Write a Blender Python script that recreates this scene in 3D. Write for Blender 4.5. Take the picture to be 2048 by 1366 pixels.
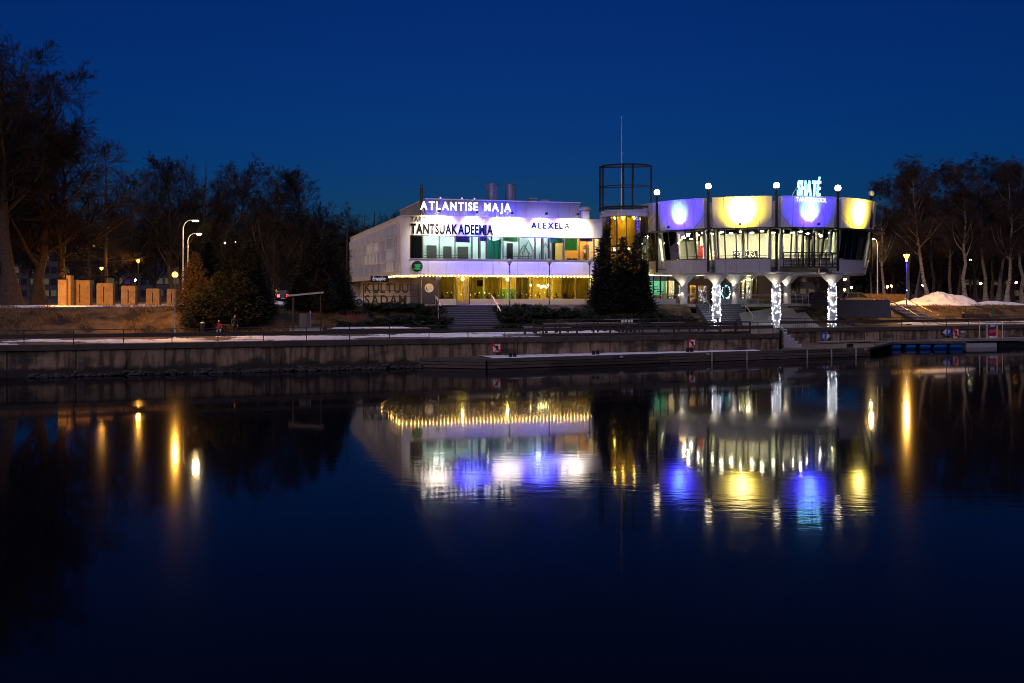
import bpy, math, random
import numpy as np
from mathutils import Vector, Matrix

# ------------------------------------------------------------------ camera, sky, light, exposure
sc = bpy.context.scene
for o in list(bpy.data.objects): bpy.data.objects.remove(o)
C = sc.collection
FOC, HOR, EYE = 2000.0, 587.0, 6.1          # focal length in photo pixels, horizon row, eye height above the river (m)
cam = bpy.data.cameras.new('camera'); cam.sensor_width = 36; cam.lens = 36 * FOC / 2048
cam.shift_y = (HOR - 683) / 2048; cam.clip_end = 6000; cam.clip_start = .5
co = bpy.data.objects.new('camera', cam); co.location = (0, 0, EYE); co.rotation_euler = (math.pi / 2, 0, 0)
C.objects.link(co); sc.camera = co

world = bpy.data.worlds.new('World'); sc.world = world; world.use_nodes = True
nt = world.node_tree; bg = nt.nodes['Background']
sky = nt.nodes.new('ShaderNodeTexSky'); sky.sky_type = 'NISHITA'; sky.sun_disc = False
sky.sun_elevation = math.radians(-1.0); sky.sun_rotation = math.radians(0)
sky.ozone_density = 6; sky.dust_density = .3; sky.air_density = 1
tint = nt.nodes.new('ShaderNodeMix'); tint.data_type = 'RGBA'; tint.blend_type = 'MULTIPLY'; tint.inputs['Factor'].default_value = 1
tint.inputs['B'].default_value = (.16, .79, 1.0, 1)      # the deep blue cast of the photograph's dusk
nt.links.new(sky.outputs[0], tint.inputs['A']); nt.links.new(tint.outputs['Result'], bg.inputs[0])
bg.inputs[1].default_value = .265

sun = bpy.data.lights.new('sun', 'SUN'); sun.energy = .98; sun.angle = math.radians(80); sun.color = (.93, .84, 1.14)
so = bpy.data.objects.new('sun', sun); so.rotation_euler = (math.radians(36), 0, math.radians(-12)); C.objects.link(so)  # last warm glow of town and dusk behind the viewer

sc.view_settings.view_transform = 'Standard'; sc.view_settings.look = 'None'; sc.view_settings.exposure = 0
sc.view_settings.gamma = 1; sc.view_settings.use_curve_mapping = False
sc.render.engine = 'CYCLES'
cy = sc.cycles
cy.use_denoising = True; cy.pixel_filter_type = 'BLACKMAN_HARRIS'; cy.filter_width = 1.0; cy.max_bounces = 8; cy.transparent_max_bounces = 24; cy.glossy_bounces = 4; cy.diffuse_bounces = 3
cy.sample_clamp_indirect = 40; cy.caustics_reflective = False; cy.caustics_refractive = False
try: cy.use_light_tree = True
except Exception: pass

# ------------------------------------------------------------------ helpers
rnd = random.Random(7); R = np.random.default_rng(11)
MW = {}
I4 = Matrix.Identity(4)
def T(x, y, z): return Matrix.Translation((x, y, z))
def RZ(a): return Matrix.Rotation(a, 4, 'Z')
def S(x, y, z): return Matrix.Diagonal((x, y, z, 1))
def rad(d): return math.radians(d)
def PX(x, Y): return (x - 1024) / FOC * Y                   # world X of a photo column at depth Y
def ZY(y, Y): return EYE + (HOR - y) / FOC * Y              # world Z of a photo row at depth Y

class Frame:
    def __init__(s, X, Y, ang): s.X, s.Y, s.a, s.c, s.s = X, Y, ang, math.cos(ang), math.sin(ang); s.m = T(X, Y, 0) @ RZ(ang)
    def u(s, x, v=0.0):
        k = (x - 1024) / FOC
        return (k * (s.Y + v * s.c) - s.X + v * s.s) / (s.c - k * s.s)
    def w(s, u, v): return (s.X + u * s.c - v * s.s, s.Y + u * s.s + v * s.c)
    def z(s, y, u, v=0.0): return ZY(y, s.w(u, v)[1])

def link(name, data, parent=None, m=I4):
    o = bpy.data.objects.new(name, data); C.objects.link(o); o.matrix_basis = m; MW[o] = m.copy()
    if parent is not None:
        o.parent = parent; o.matrix_parent_inverse = MW[parent].inverted()
    return o
def tag(o, label=None, cat=None, group=None, kind=None):
    if label: o['label'] = label
    if cat: o['category'] = cat
    if group: o['group'] = group
    if kind: o['kind'] = kind
    return o
def thing(name, label, cat, m=I4, group=None):
    return tag(link(name, None, None, m), label, cat, group)
def copy_tree(root, m):
    r = root.copy(); C.objects.link(r); r.matrix_basis = m; MW[r] = m.copy()
    def rec(a, b):
        for ch in list(kids.get(a, ())) or list(a.children):
            d = ch.copy(); C.objects.link(d); d.parent = b; d.matrix_parent_inverse = ch.matrix_parent_inverse.copy(); d.matrix_basis = ch.matrix_basis.copy()
            rec(ch, d)
    kids = {}
    rec(root, r)
    return r
def move(root, m): root.matrix_basis = m

def mesh_np(name, v, quads=None, tris=None, smooth=False):
    me = bpy.data.meshes.new(name)
    v = np.asarray(v, np.float32)
    fs = []
    nq = 0 if quads is None else len(quads); ntr = 0 if tris is None else len(tris)
    me.vertices.add(len(v)); me.vertices.foreach_set('co', v.ravel())
    idx = []
    if nq: idx.append(np.asarray(quads, np.int32).ravel())
    if ntr: idx.append(np.asarray(tris, np.int32).ravel())
    idx = np.concatenate(idx)
    me.loops.add(len(idx)); me.loops.foreach_set('vertex_index', idx)
    me.polygons.add(nq + ntr)
    st = np.concatenate([np.arange(nq) * 4, nq * 4 + np.arange(ntr) * 3]).astype(np.int32)
    me.polygons.foreach_set('loop_start', st)
    if smooth: me.polygons.foreach_set('use_smooth', np.ones(nq + ntr, bool))
    me.update(calc_edges=True); me.validate()
    return me

class MB:
    def __init__(s): s.v = []; s.f = []
    def add(s, vs, fs):
        n = len(s.v); s.v += [tuple(p) for p in vs]; s.f += [tuple(i + n for i in f) for f in fs]; return s
    def box(s, x0, x1, y0, y1, z0, z1):
        return s.add([(x0,y0,z0),(x1,y0,z0),(x1,y1,z0),(x0,y1,z0),(x0,y0,z1),(x1,y0,z1),(x1,y1,z1),(x0,y1,z1)],
                     [(0,3,2,1),(4,5,6,7),(0,1,5,4),(1,2,6,5),(2,3,7,6),(3,0,4,7)])
    def tube(s, pts, r, n=8, cap=True):
        pts = [Vector(p) for p in pts]; rr = r if isinstance(r, (list, tuple)) else [r] * len(pts)
        vs = []; fs = []; k = len(pts)
        up = None
        for i, p in enumerate(pts):
            t = (pts[min(i + 1, k - 1)] - pts[max(i - 1, 0)]).normalized()
            if up is None: up = Vector((0, 0, 1)) if abs(t.z) < .9 else Vector((1, 0, 0))
            a = t.cross(up).normalized(); b = a.cross(t).normalized(); up = b
            for j in range(n):
                q = 2 * math.pi * (j + .5) / n
                vs.append(p + (a * math.cos(q) + b * math.sin(q)) * rr[i])
        for i in range(k - 1):
            for j in range(n):
                j2 = (j + 1) % n; fs.append((i * n + j, i * n + j2, (i + 1) * n + j2, (i + 1) * n + j))
        if cap: fs.append(tuple(range(n))); fs.append(tuple(range((k - 1) * n, k * n))[::-1])
        return s.add(vs, fs)
    def lathe(s, prof, n=24, c=(0, 0), a0=0.0, a1=2 * math.pi):
        full = abs(a1 - a0) > 6.28; m = n if full else n + 1; vs = []; fs = []
        for r, z in prof:
            for j in range(m):
                q = a0 + (a1 - a0) * j / n; vs.append((c[0] + r * math.sin(q), c[1] - r * math.cos(q), z))
        for i in range(len(prof) - 1):
            for j in range(n):
                j2 = (j + 1) % m; fs.append((i * m + j, i * m + j2, (i + 1) * m + j2, (i + 1) * m + j))
        if full and prof[0][0] > 1e-6: fs.append(tuple(range(m))[::-1])
        if full and prof[-1][0] > 1e-6: fs.append(tuple(range((len(prof) - 1) * m, len(prof) * m)))
        return s.add(vs, fs)
    def ball(s, c, r, n=14, m=9, sz=1.0):
        return s.lathe([(max(r * math.sin(math.pi * i / m), 1e-4), c[2] - sz * r * math.cos(math.pi * i / m)) for i in range(m + 1)], n, c)
    def prism(s, poly, y0, y1):                       # poly in (x, z), extruded along y
        n = len(poly); vs = [(x, y0, z) for x, z in poly] + [(x, y1, z) for x, z in poly]
        return s.add(vs, [tuple(range(n)), tuple(range(n, 2 * n))[::-1]] + [(i, n + i, n + (i + 1) % n, (i + 1) % n) for i in range(n)])
    def slab(s, poly, z0, z1):                        # poly in (x, y), counter-clockwise
        n = len(poly); vs = [(x, y, z0) for x, y in poly] + [(x, y, z1) for x, y in poly]
        return s.add(vs, [tuple(range(n))[::-1], tuple(range(n, 2 * n))] + [(i, (i + 1) % n, n + (i + 1) % n, n + i) for i in range(n)])
    def sector(s, r00, r01, r10, r11, z0, z1, a0, a1, n=2):   # curved block: outer radius r01 at z0, r11 at z1, inner r00/r10
        vs = []; fs = []
        for i in range(n + 1):
            q = a0 + (a1 - a0) * i / n; sn, cs = math.sin(q), math.cos(q)
            for r, z in ((r00, z0), (r01, z0), (r11, z1), (r10, z1)): vs.append((r * sn, -r * cs, z))
        for i in range(n):
            b = i * 4
            for k in range(4): k2 = (k + 1) % 4; fs.append((b + k, b + 4 + k, b + 4 + k2, b + k2))
        fs.append((0, 1, 2, 3)); fs.append((n * 4 + 3, n * 4 + 2, n * 4 + 1, n * 4))
        return s.add(vs, fs)
    def mesh(s, name, smooth=False):
        me = bpy.data.meshes.new(name); me.from_pydata(s.v, [], s.f)
        if smooth: me.polygons.foreach_set('use_smooth', [True] * len(me.polygons))
        me.update(); return me
    def build(s, name, mat, parent=None, m=I4, smooth=False, **kw):
        me = s.mesh(name, smooth); me.materials.append(mat)
        return tag(link(name, me, parent, m), **kw)

_cubes = {}
def bx(name, mat, parent, fr, x0, x1, y0, y1, z0, z1, **kw):   # a box that shares one mesh per material
    if mat.name not in _cubes:
        me = MB().box(-.5, .5, -.5, .5, -.5, .5).mesh('box_' + mat.name); me.materials.append(mat); _cubes[mat.name] = me
    m = fr @ T((x0 + x1) / 2, (y0 + y1) / 2, (z0 + z1) / 2) @ S(abs(x1 - x0), abs(y1 - y0), abs(z1 - z0))
    return tag(link(name, _cubes[mat.name], parent, m), **kw)
_bars = {}
def bar(name, mat, parent, fr, p, q, r, n=8, **kw):             # a straight round bar, shared mesh
    key = (mat.name, n)
    if key not in _bars:
        me = MB().tube([(0, 0, 0), (0, 0, 1)], 1, n).mesh('bar_' + mat.name, True); me.materials.append(mat); _bars[key] = me
    p, q = Vector(p), Vector(q); d = q - p
    m = fr @ T(*p) @ d.to_track_quat('Z', 'Y').to_matrix().to_4x4() @ S(r, r, d.length)
    return tag(link(name, _bars[key], parent, m), **kw)

# ------------------------------------------------------------------ materials
def mat(name, col, rough=.6, metal=0.0, var=.12, vs=.6, bump=.0, bs=12.0, emit=None, es=0.0, streak=None, spec=.5):
    m = bpy.data.materials.new(name); m.use_nodes = True; t = m.node_tree; b = t.nodes['Principled BSDF']
    b.inputs['Base Color'].default_value = (*col, 1); b.inputs['Roughness'].default_value = rough; b.inputs['Metallic'].default_value = metal
    b.inputs['Specular IOR Level'].default_value = spec
    L = t.links.new
    if var or bump or streak:
        g = t.nodes.new('ShaderNodeNewGeometry')
    if var:
        n = t.nodes.new('ShaderNodeTexNoise'); n.inputs['Scale'].default_value = vs; n.inputs['Detail'].default_value = 6; n.inputs['Roughness'].default_value = .65
        src = g.outputs['Position']
        if streak:
            mp = t.nodes.new('ShaderNodeMapping'); mp.inputs['Scale'].default_value = streak; L(src, mp.inputs[0]); src = mp.outputs[0]
        L(src, n.inputs['Vector'])
        r = t.nodes.new('ShaderNodeValToRGB'); r.color_ramp.elements[0].position = .3; r.color_ramp.elements[1].position = .7
        r.color_ramp.elements[0].color = (*[max(c * (1 - var), 0) for c in col], 1); r.color_ramp.elements[1].color = (*[min(c * (1 + var), 1) for c in col], 1)
        L(n.outputs[0], r.inputs[0]); L(r.outputs[0], b.inputs['Base Color'])
    if bump:
        n2 = t.nodes.new('ShaderNodeTexNoise'); n2.inputs['Scale'].default_value = bs; n2.inputs['Detail'].default_value = 4; L(g.outputs['Position'], n2.inputs['Vector'])
        bp = t.nodes.new('ShaderNodeBump'); bp.inputs['Strength'].default_value = bump; bp.inputs['Distance'].default_value = .05
        L(n2.outputs[0], bp.inputs['Height']); L(bp.outputs[0], b.inputs['Normal'])
    if emit:
        b.inputs['Emission Color'].default_value = (*emit, 1); b.inputs['Emission Strength'].default_value = es
    return m
def two_tone(m, col2, scale, lo, hi, streak=None, detail=8):   # a second colour laid over the first in patches of its own shape
    t = m.node_tree; b = t.nodes['Principled BSDF']; L = t.links.new
    g = t.nodes.new('ShaderNodeNewGeometry'); n = t.nodes.new('ShaderNodeTexNoise'); n.inputs['Scale'].default_value = scale; n.inputs['Detail'].default_value = detail
    src = g.outputs['Position']
    if streak:
        mp = t.nodes.new('ShaderNodeMapping'); mp.inputs['Scale'].default_value = streak; L(src, mp.inputs[0]); src = mp.outputs[0]
    L(src, n.inputs['Vector'])
    r = t.nodes.new('ShaderNodeMapRange'); r.inputs['From Min'].default_value = lo; r.inputs['From Max'].default_value = hi; L(n.outputs[0], r.inputs[0])
    x = t.nodes.new('ShaderNodeMix'); x.data_type = 'RGBA'; x.inputs['B'].default_value = (*col2, 1)
    lk = b.inputs['Base Color'].links
    if lk: L(lk[0].from_socket, x.inputs['A'])
    else: x.inputs['A'].default_value = b.inputs['Base Color'].default_value
    L(r.outputs[0], x.inputs['Factor']); L(x.outputs['Result'], b.inputs['Base Color'])
    return m
def glass(name, col=(1, 1, 1), refl=.06):
    m = bpy.data.materials.new(name); m.use_nodes = True; t = m.node_tree; t.nodes.clear(); L = t.links.new
    o = t.nodes.new('ShaderNodeOutputMaterial'); tr = t.nodes.new('ShaderNodeBsdfTransparent'); gl = t.nodes.new('ShaderNodeBsdfGlossy')
    gl.inputs['Roughness'].default_value = .02; tr.inputs[0].default_value = (*col, 1)
    fr = t.nodes.new('ShaderNodeFresnel'); fr.inputs[0].default_value = 1.5; mx = t.nodes.new('ShaderNodeMixShader')
    ad = t.nodes.new('ShaderNodeMath'); ad.operation = 'ADD'; ad.inputs[1].default_value = refl; L(fr.outputs[0], ad.inputs[0])
    L(ad.outputs[0], mx.inputs[0]); L(tr.outputs[0], mx.inputs[1]); L(gl.outputs[0], mx.inputs[2]); L(mx.outputs[0], o.inputs[0])
    return m
def thin_glass(name, col=(1, 1, 1), k=.05):
    m = glass(name, col, 0); t = m.node_tree; mx = [n for n in t.nodes if n.type == 'MIX_SHADER'][0]
    for l in list(mx.inputs[0].links): t.links.remove(l)
    mx.inputs[0].default_value = k; return m
def lamp(name, col, es): return mat(name, (.8, .8, .8), .4, var=0, emit=col, es=es)

def opal(name, col, es):                                   # lit opal glass: glows and lets the lamp inside shine out
    m = bpy.data.materials.new(name); m.use_nodes = True; t = m.node_tree; t.nodes.clear(); L = t.links.new
    o = t.nodes.new('ShaderNodeOutputMaterial'); tr = t.nodes.new('ShaderNodeBsdfTransparent'); em = t.nodes.new('ShaderNodeEmission'); mx = t.nodes.new('ShaderNodeMixShader')
    em.inputs[0].default_value = (*col, 1); em.inputs[1].default_value = es; mx.inputs[0].default_value = .55; L(tr.outputs[0], mx.inputs[1]); L(em.outputs[0], mx.inputs[2]); L(mx.outputs[0], o.inputs[0]); return m
K = {}
K['white'] = mat('white_cladding', (.68, .66, .70), .42, var=.07, vs=.5, bump=.02, bs=2)
two_tone(K['white'], (.33, .31, .31), 1.0, .60, .85, (3.0, 3.0, .35))
K['white_clean'] = mat('white_paint', (.66, .65, .66), .5, var=.05)
K['render'] = mat('painted_brick', (.74, .68, .62), .7, var=.12, vs=2, bump=.4, bs=9)
K['grey_sheet'] = mat('grey_metal_sheet', (.30, .30, .33), .45, .2, var=.08, streak=(6, 6, .2))
K['steel'] = mat('stainless_steel', (.62, .62, .64), .28, .9, var=.06)
K['alu'] = mat('aluminium_frame', (.50, .47, .43), .4, .4, var=.06)
K['dark_frame'] = mat('dark_frame', (.035, .034, .036), .45, var=.1)
K['black_steel'] = mat('black_steel', (.012, .011, .013), .5, var=.1)
K['concrete'] = mat('old_concrete', (.30, .195, .115), .85, var=.40, vs=.8, bump=.5, bs=5, streak=(1.2, 1.2, .9))
two_tone(K['concrete'], (.09, .055, .032), 1.6, .44, .60, (1.6, 1.6, .22)); two_tone(K['concrete'], (.25, .21, .17), 2.2, .60, .78, (1, 1, .5)); two_tone(K['concrete'], (.035, .026, .02), .7, .50, .68, (.6, .6, 1.2))
def waterline(m, z, wob, col):                             # algae and wet stain left by the river, ragged upper edge
    t = m.node_tree; b = t.nodes['Principled BSDF']; L = t.links.new; g = t.nodes.new('ShaderNodeNewGeometry'); s = t.nodes.new('ShaderNodeSeparateXYZ'); L(g.outputs['Position'], s.inputs[0])
    n = t.nodes.new('ShaderNodeTexNoise'); n.inputs['Scale'].default_value = .9; n.inputs['Detail'].default_value = 7; L(g.outputs['Position'], n.inputs['Vector'])
    a = t.nodes.new('ShaderNodeMath'); a.operation = 'MULTIPLY_ADD'; a.inputs[1].default_value = -wob; L(n.outputs[0], a.inputs[0]); L(s.outputs['Z'], a.inputs[2])
    r = t.nodes.new('ShaderNodeMapRange'); r.inputs['From Min'].default_value = z - wob / 2 + .18; r.inputs['From Max'].default_value = z - wob / 2 - .12; L(a.outputs[0], r.inputs[0])
    x = t.nodes.new('ShaderNodeMix'); x.data_type = 'RGBA'; x.inputs['B'].default_value = (*col, 1); L(b.inputs['Base Color'].links[0].from_socket, x.inputs['A']); L(r.outputs[0], x.inputs['Factor']); L(x.outputs['Result'], b.inputs['Base Color'])
waterline(K['concrete'], .62, 1.1, (.028, .020, .014))
K['coping'] = mat('coping_concrete', (.070, .050, .038), .85, var=.35, vs=1.4, bump=.5, bs=7)
K['dark_concrete'] = mat('dark_wall_concrete', (.105, .092, .105), .8, var=.15, vs=1.5, bump=.2, bs=8)
K['pale_concrete'] = mat('pale_concrete', (.36, .33, .34), .8, var=.15, vs=1.5, bump=.2, bs=8)
K['riser'] = mat('shaded_granite_riser', (.10, .095, .11), .8, var=.2, vs=3)  # step granite darkened: the shade on the risers is put into the colour
K['step'] = mat('granite_step', (.22, .21, .24), .75, var=.2, vs=3, bump=.2, bs=10)
K['paving'] = mat('asphalt_path', (.10, .082, .075), .85, var=.25, vs=1.2, bump=.35, bs=9)
K['apron'] = mat('paving_stone', (.20, .185, .18), .8, var=.18, vs=2.5, bump=.3, bs=7)
K['earth'] = mat('withered_grass', (.115, .072, .034), .95, var=.45, vs=1.2, bump=.9, bs=4)
two_tone(K['earth'], (.018, .012, .008), .45, .44, .60)
K['turf'] = mat('winter_turf', (.075, .052, .026), .95, var=.4, vs=.9, bump=.7, bs=5)
K['snow'] = mat('old_snow', (.88, .88, .92), .7, var=.10, vs=3.2, bump=1.0, bs=3.5)
two_tone(K['snow'], (.40, .35, .30), .9, .55, .78)
K['wet_wood'] = mat('dark_timber', (.055, .038, .030), .7, var=.35, vs=2, bump=.3, bs=8, streak=(1, 1, 5))
K['grey_wood'] = mat('weathered_timber', (.10, .072, .06), .8, var=.35, vs=1.5, bump=.4, bs=7, streak=(.7, .7, 6))
K['plank'] = mat('pale_plank', (.26, .215, .185), .7, var=.2, vs=2, streak=(1, 1, 5))
K['bark'] = mat('tree_bark', (.075, .050, .036), .95, var=.4, vs=4, bump=.8, bs=9)
K['twig'] = mat('twig_bark', (.022, .014, .013), .95, var=.25, vs=.4)
K['birch'] = mat('birch_bark', (.24, .22, .20), .85, var=.15, vs=3, bump=.3, bs=8)
two_tone(K['birch'], (.035, .03, .028), 2.2, .55, .62, (1, 1, 3.2))
K['birch_twig'] = mat('birch_twig', (.026, .017, .018), .95, var=.25, vs=.4)
K['needle'] = mat('conifer_needles', (.009, .012, .0065), .8, var=.55, vs=1.1)
K['juniper'] = mat('juniper_foliage', (.026, .036, .016), .8, var=.6, vs=1.0)
K['lamplit_leaf'] = mat('lamplit_leaves', (.040, .021, .008), .85, var=.5, vs=1.5)  # evergreen leaves tinted rust: the lamp's orange light put into the colour
K['glass'] = glass('window_glass'); K['glass_tint'] = glass('tinted_glass', (.72, .80, .72), .10); K['glass_dim_room'] = glass('dim_room_glass', (.50, .53, .40), .08); K['glass_side'] = thin_glass('side_glass', (.92, .96, .92))
K['signwhite'] = mat('sign_white', (.75, .75, .76), .5, var=.03); K['signred'] = mat('sign_red', (.62, .02, .02), .5, var=.03)
K['signblue'] = mat('sign_blue', (.02, .10, .50), .5, var=.03); K['signblack'] = mat('sign_black', (.008, .008, .009), .6, var=.02)
K['orange_lamp'] = opal('sodium_light', (1, .42, .06), 8); K['globe_lit'] = lamp('lit_opal_globe', (1, .80, .50), 18)
K['warm_street'] = lamp('warm_street_light', (1, .70, .30), 900); K['far_orange'] = lamp('far_sodium_light', (1, .42, .08), 120)
K['worn_white'] = mat('worn_white_paint', (.34, .33, .33), .6, var=.2, vs=4)
K['opal'] = mat('opal_globe', (.72, .72, .70), .35, var=.02)

# ------------------------------------------------------------------ ground, water, quay
TOE = np.array([(-140,48),(-60,77),(-40,84),(-20,93),(-4,101),(10,106),(22,109.3),(30,110.8),(36,112.5),(44,122),(52,131),(65,136),(90,145),(170,176)], float)
CRE = np.array([(-140,58),(-60,86),(-40,92.5),(-20,100.5),(-4,107),(10,111),(22,115),(30,117.2),(36,119.5),(44,129),(52,139.5),(65,145),(90,154),(170,186)], float)
ZCR = np.array([(-140,4.8),(-40,4.8),(-4,4.85),(34,4.85),(46,4.5),(65,4.35),(170,4.3)], float)
QUA = np.array([(-140,36),(25,93.75),(28.3,105.9),(60,117.6),(170,158)], float)
def ip(t, x): return np.interp(x, t[:, 0], t[:, 1])
ZP = 2.32
def gz(X, Y):
    a, b = ip(TOE, X), ip(CRE, X); t = np.clip((Y - a) / (b - a), 0, 1); t = t * t * (3 - 2 * t)
    return ZP + (ip(ZCR, X) - ZP) * t
def fbm(x, y, seed=0, oct=4):                            # cheap smooth noise for terrain
    rs = np.random.default_rng(seed); o = np.zeros_like(np.asarray(x, float) + np.asarray(y, float)); amp = 1.0; fq = 1.0
    for k in range(oct):
        for j in range(3):
            a = rs.uniform(0, 6.28); p = rs.uniform(0, 6.28); f = fq * rs.uniform(.7, 1.4)
            o = o + amp / 3 * np.sin((np.cos(a) * x + np.sin(a) * y) * f + p)
        amp *= .55; fq *= 2.1
    return o
def grid_mesh(name, X, Yr, Zr, material, **kw):           # X (n,), Yr (m,n), Zr (m,n)
    m, n = Yr.shape; v = np.stack([np.broadcast_to(X, (m, n)), Yr, Zr], -1).reshape(-1, 3)
    i = np.arange(m * n).reshape(m, n); q = np.stack([i[:-1, :-1], i[:-1, 1:], i[1:, 1:], i[1:, :-1]], -1).reshape(-1, 4)
    me = mesh_np(name, v, q, smooth=True); me.materials.append(material); return tag(link(name, me), **kw)

xs = np.concatenate([np.arange(-140, -60, 2.0), np.arange(-60, 24.9, .5), [25.0, 25.8, 26.6, 27.4, 28.3], np.arange(28.8, 80, .5), np.arange(80, 171, 3.0)])
tt = np.linspace(0, 1, 9)[:, None]
Y0, Y1, Y2 = ip(QUA, xs) + .35, ip(TOE, xs), ip(CRE, xs)
grid_mesh('promenade', xs, Y0 + (Y1 - Y0) * tt, np.full((9, len(xs)), ZP) + .015 * fbm(xs[None] * .6, (Y0 + (Y1 - Y0) * tt) * .6, 3), K['paving'], kind='structure')
tt = np.linspace(0, 1, 17)[:, None]; yy = Y1 + (Y2 - Y1) * tt
zz = gz(xs[None] + 0 * yy, yy) + .26 * np.sin(np.pi * tt) * fbm(xs[None] * 1.0, yy * 1.0, 5)
def inside(fr, u0, u1, v0, v1, X, Y):
    dx, dy = X - fr.X, Y - fr.Y; u = dx * fr.c + dy * fr.s; v = -dx * fr.s + dy * fr.c; return (u > u0) & (u < u1) & (v > v0) & (v < v1)
XX = xs[None] + 0 * yy
_sb = Frame(PX(895, 101.2), 101.2, math.atan(.29)); _s3 = Frame(PX(1838, 131.5), 131.5, .33); _ga = Frame(PX(1390, 109.2), 109.2, math.atan(.218))
for fr_, u0_, u1_, v0_, v1_ in ((_sb, -.1, _sb.u(1010) + .1, -.4, 7.5), (_s3, -.1, _s3.u(1876) + .1, -.4, 7.2), (_ga, .9, 13.6, -.5, 8)):   # the bank is cut away under the stairs and the apron
    zz = np.where(inside(fr_, u0_, u1_, v0_, v1_, XX, yy), np.maximum(zz - 1.0, ZP - .3), zz)
grid_mesh('grass_bank', xs, yy, zz, K['earth'], kind='structure')
tt = np.array([0, .01, .03, .06, .1, .2, .4, 1])[:, None]; yy = Y2 + (3000 - Y2) * tt
grid_mesh('upper_ground', xs, yy, ip(ZCR, xs)[None] + 0 * yy, K['turf'], kind='structure')
MB().add([(-3000, 320, 4.7), (3000, 320, 4.7), (3000, 4000, 4.7), (-3000, 4000, 4.7)], [(0, 1, 2, 3)]).build('far_ground', K['turf'], kind='structure')

# river
wm = bpy.data.materials.new('river_water'); wm.use_nodes = True; t = wm.node_tree; L = t.links.new
b = t.nodes['Principled BSDF']; b.inputs['Base Color'].default_value = (.002, .003, .006, 1); b.inputs['IOR'].default_value = 1.115; b.inputs['Roughness'].default_value = .042
g = t.nodes.new('ShaderNodeNewGeometry')
def wnoise(scale, sxyz, detail=2):
    mp = t.nodes.new('ShaderNodeMapping'); mp.inputs['Scale'].default_value = sxyz; L(g.outputs['Position'], mp.inputs[0])
    n = t.nodes.new('ShaderNodeTexNoise'); n.inputs['Scale'].default_value = scale; n.inputs['Detail'].default_value = detail; L(mp.outputs[0], n.inputs['Vector']); return n
def wmath(op, a, c):
    q = t.nodes.new('ShaderNodeMath'); q.operation = op
    for i, x in enumerate((a, c)):
        if isinstance(x, (int, float)): q.inputs[i].default_value = x
        else: L(x, q.inputs[i])
    return q.outputs[0]
patch = t.nodes.new('ShaderNodeMapRange'); patch.inputs['From Min'].default_value = .50; patch.inputs['From Max'].default_value = .70
patch.inputs['To Min'].default_value = .012; patch.inputs['To Max'].default_value = 1
L(wnoise(.05, (.35, 1, 1), 3).outputs[0], patch.inputs[0])
n1 = wnoise(1.0, (.9, 2.2, 1), 3); n2 = wnoise(4.5, (.55, 1.6, 1), 2)
hgt = wmath('ADD', wmath('MULTIPLY', n1.outputs[0], .55), wmath('MULTIPLY', n2.outputs[0], .16))
hgt = wmath('MULTIPLY', hgt, patch.outputs[0])
bp = t.nodes.new('ShaderNodeBump'); bp.inputs['Strength'].default_value = .28; bp.inputs['Distance'].default_value = .05; L(hgt, bp.inputs['Height']); L(bp.outputs[0], b.inputs['Normal'])
b2 = t.nodes.new('ShaderNodeBsdfPrincipled'); b2.inputs['Base Color'].default_value = (.002, .003, .006, 1); b2.inputs['IOR'].default_value = 1.115; b2.inputs['Roughness'].default_value = .105; L(bp.outputs[0], b2.inputs['Normal'])
wx = t.nodes.new('ShaderNodeMixShader'); wx.inputs[0].default_value = .22; L(b.outputs[0], wx.inputs[1]); L(b2.outputs[0], wx.inputs[2]); L(wx.outputs[0], t.nodes['Material Output'].inputs[0])   # calm water plus the fine chop between the calm patches
MB().add([(-700, -40, 0), (700, -40, 0), (700, 400, 0), (-700, 400, 0)], [(0, 1, 2, 3)]).build('river_water', wm, kind='structure')

Q = Frame(0, 85, math.atan(.35)); RW = Frame(28.3, 105.7, math.atan(.37))
def quay(fr, u0, u1, step, z1, label, zs=0.0, joints=None):
    th = thing('quay_wall', label, 'quay wall', fr.m @ T(u0, 0, 0))
    us = joints or list(np.arange(u0, u1, step)) + [u1]
    for a, c in zip(us[:-1], us[1:]):
        d = rnd.uniform(0, .05)
        bx('wall_panel', K['concrete'], th, fr.m, a + .045, c - .045, d, .8, -1.5, z1 - .42)
        bx('coping_stone', K['coping'], th, fr.m, a + .012, c - .012, -.10 + rnd.uniform(-.01, .01), 1.0, z1 - .415, z1 + rnd.uniform(0, .015))
    bx('wall_core', K['coping'], th, fr.m, u0, u1, .12, .7, -1.5, z1 - .44)
    return th
ZT = ZP + .03
quay(Q, Q.u(-500), Q.u(1558), 0, ZT, 'long stained concrete quay wall along the water in front of the stairs', joints=[Q.u(x) for x in (-500, -300, -140, 14, 152, 330, 540, 737, 900, 1035, 1220, 1398, 1558)])
quay(RW, .3, 60, 7.5, 2.42, 'set-back concrete quay wall with the parking signs below the round pavilion')
# stub wall that closes the end of the front quay
endf = Frame(25.0, 93.75, math.atan2(12, 3.3))
th = thing('end_wall', 'short side wall closing the end of the front quay by the landing steps', 'wall', endf.m)
bx('wall_panel', K['concrete'], th, endf.m, .4, 12.4, .05, .5, -1, ZT - .42); bx('coping_stone', K['coping'], th, endf.m, 1.0, 12.3, 0, .6, ZT - .40, ZT - .01)
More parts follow.
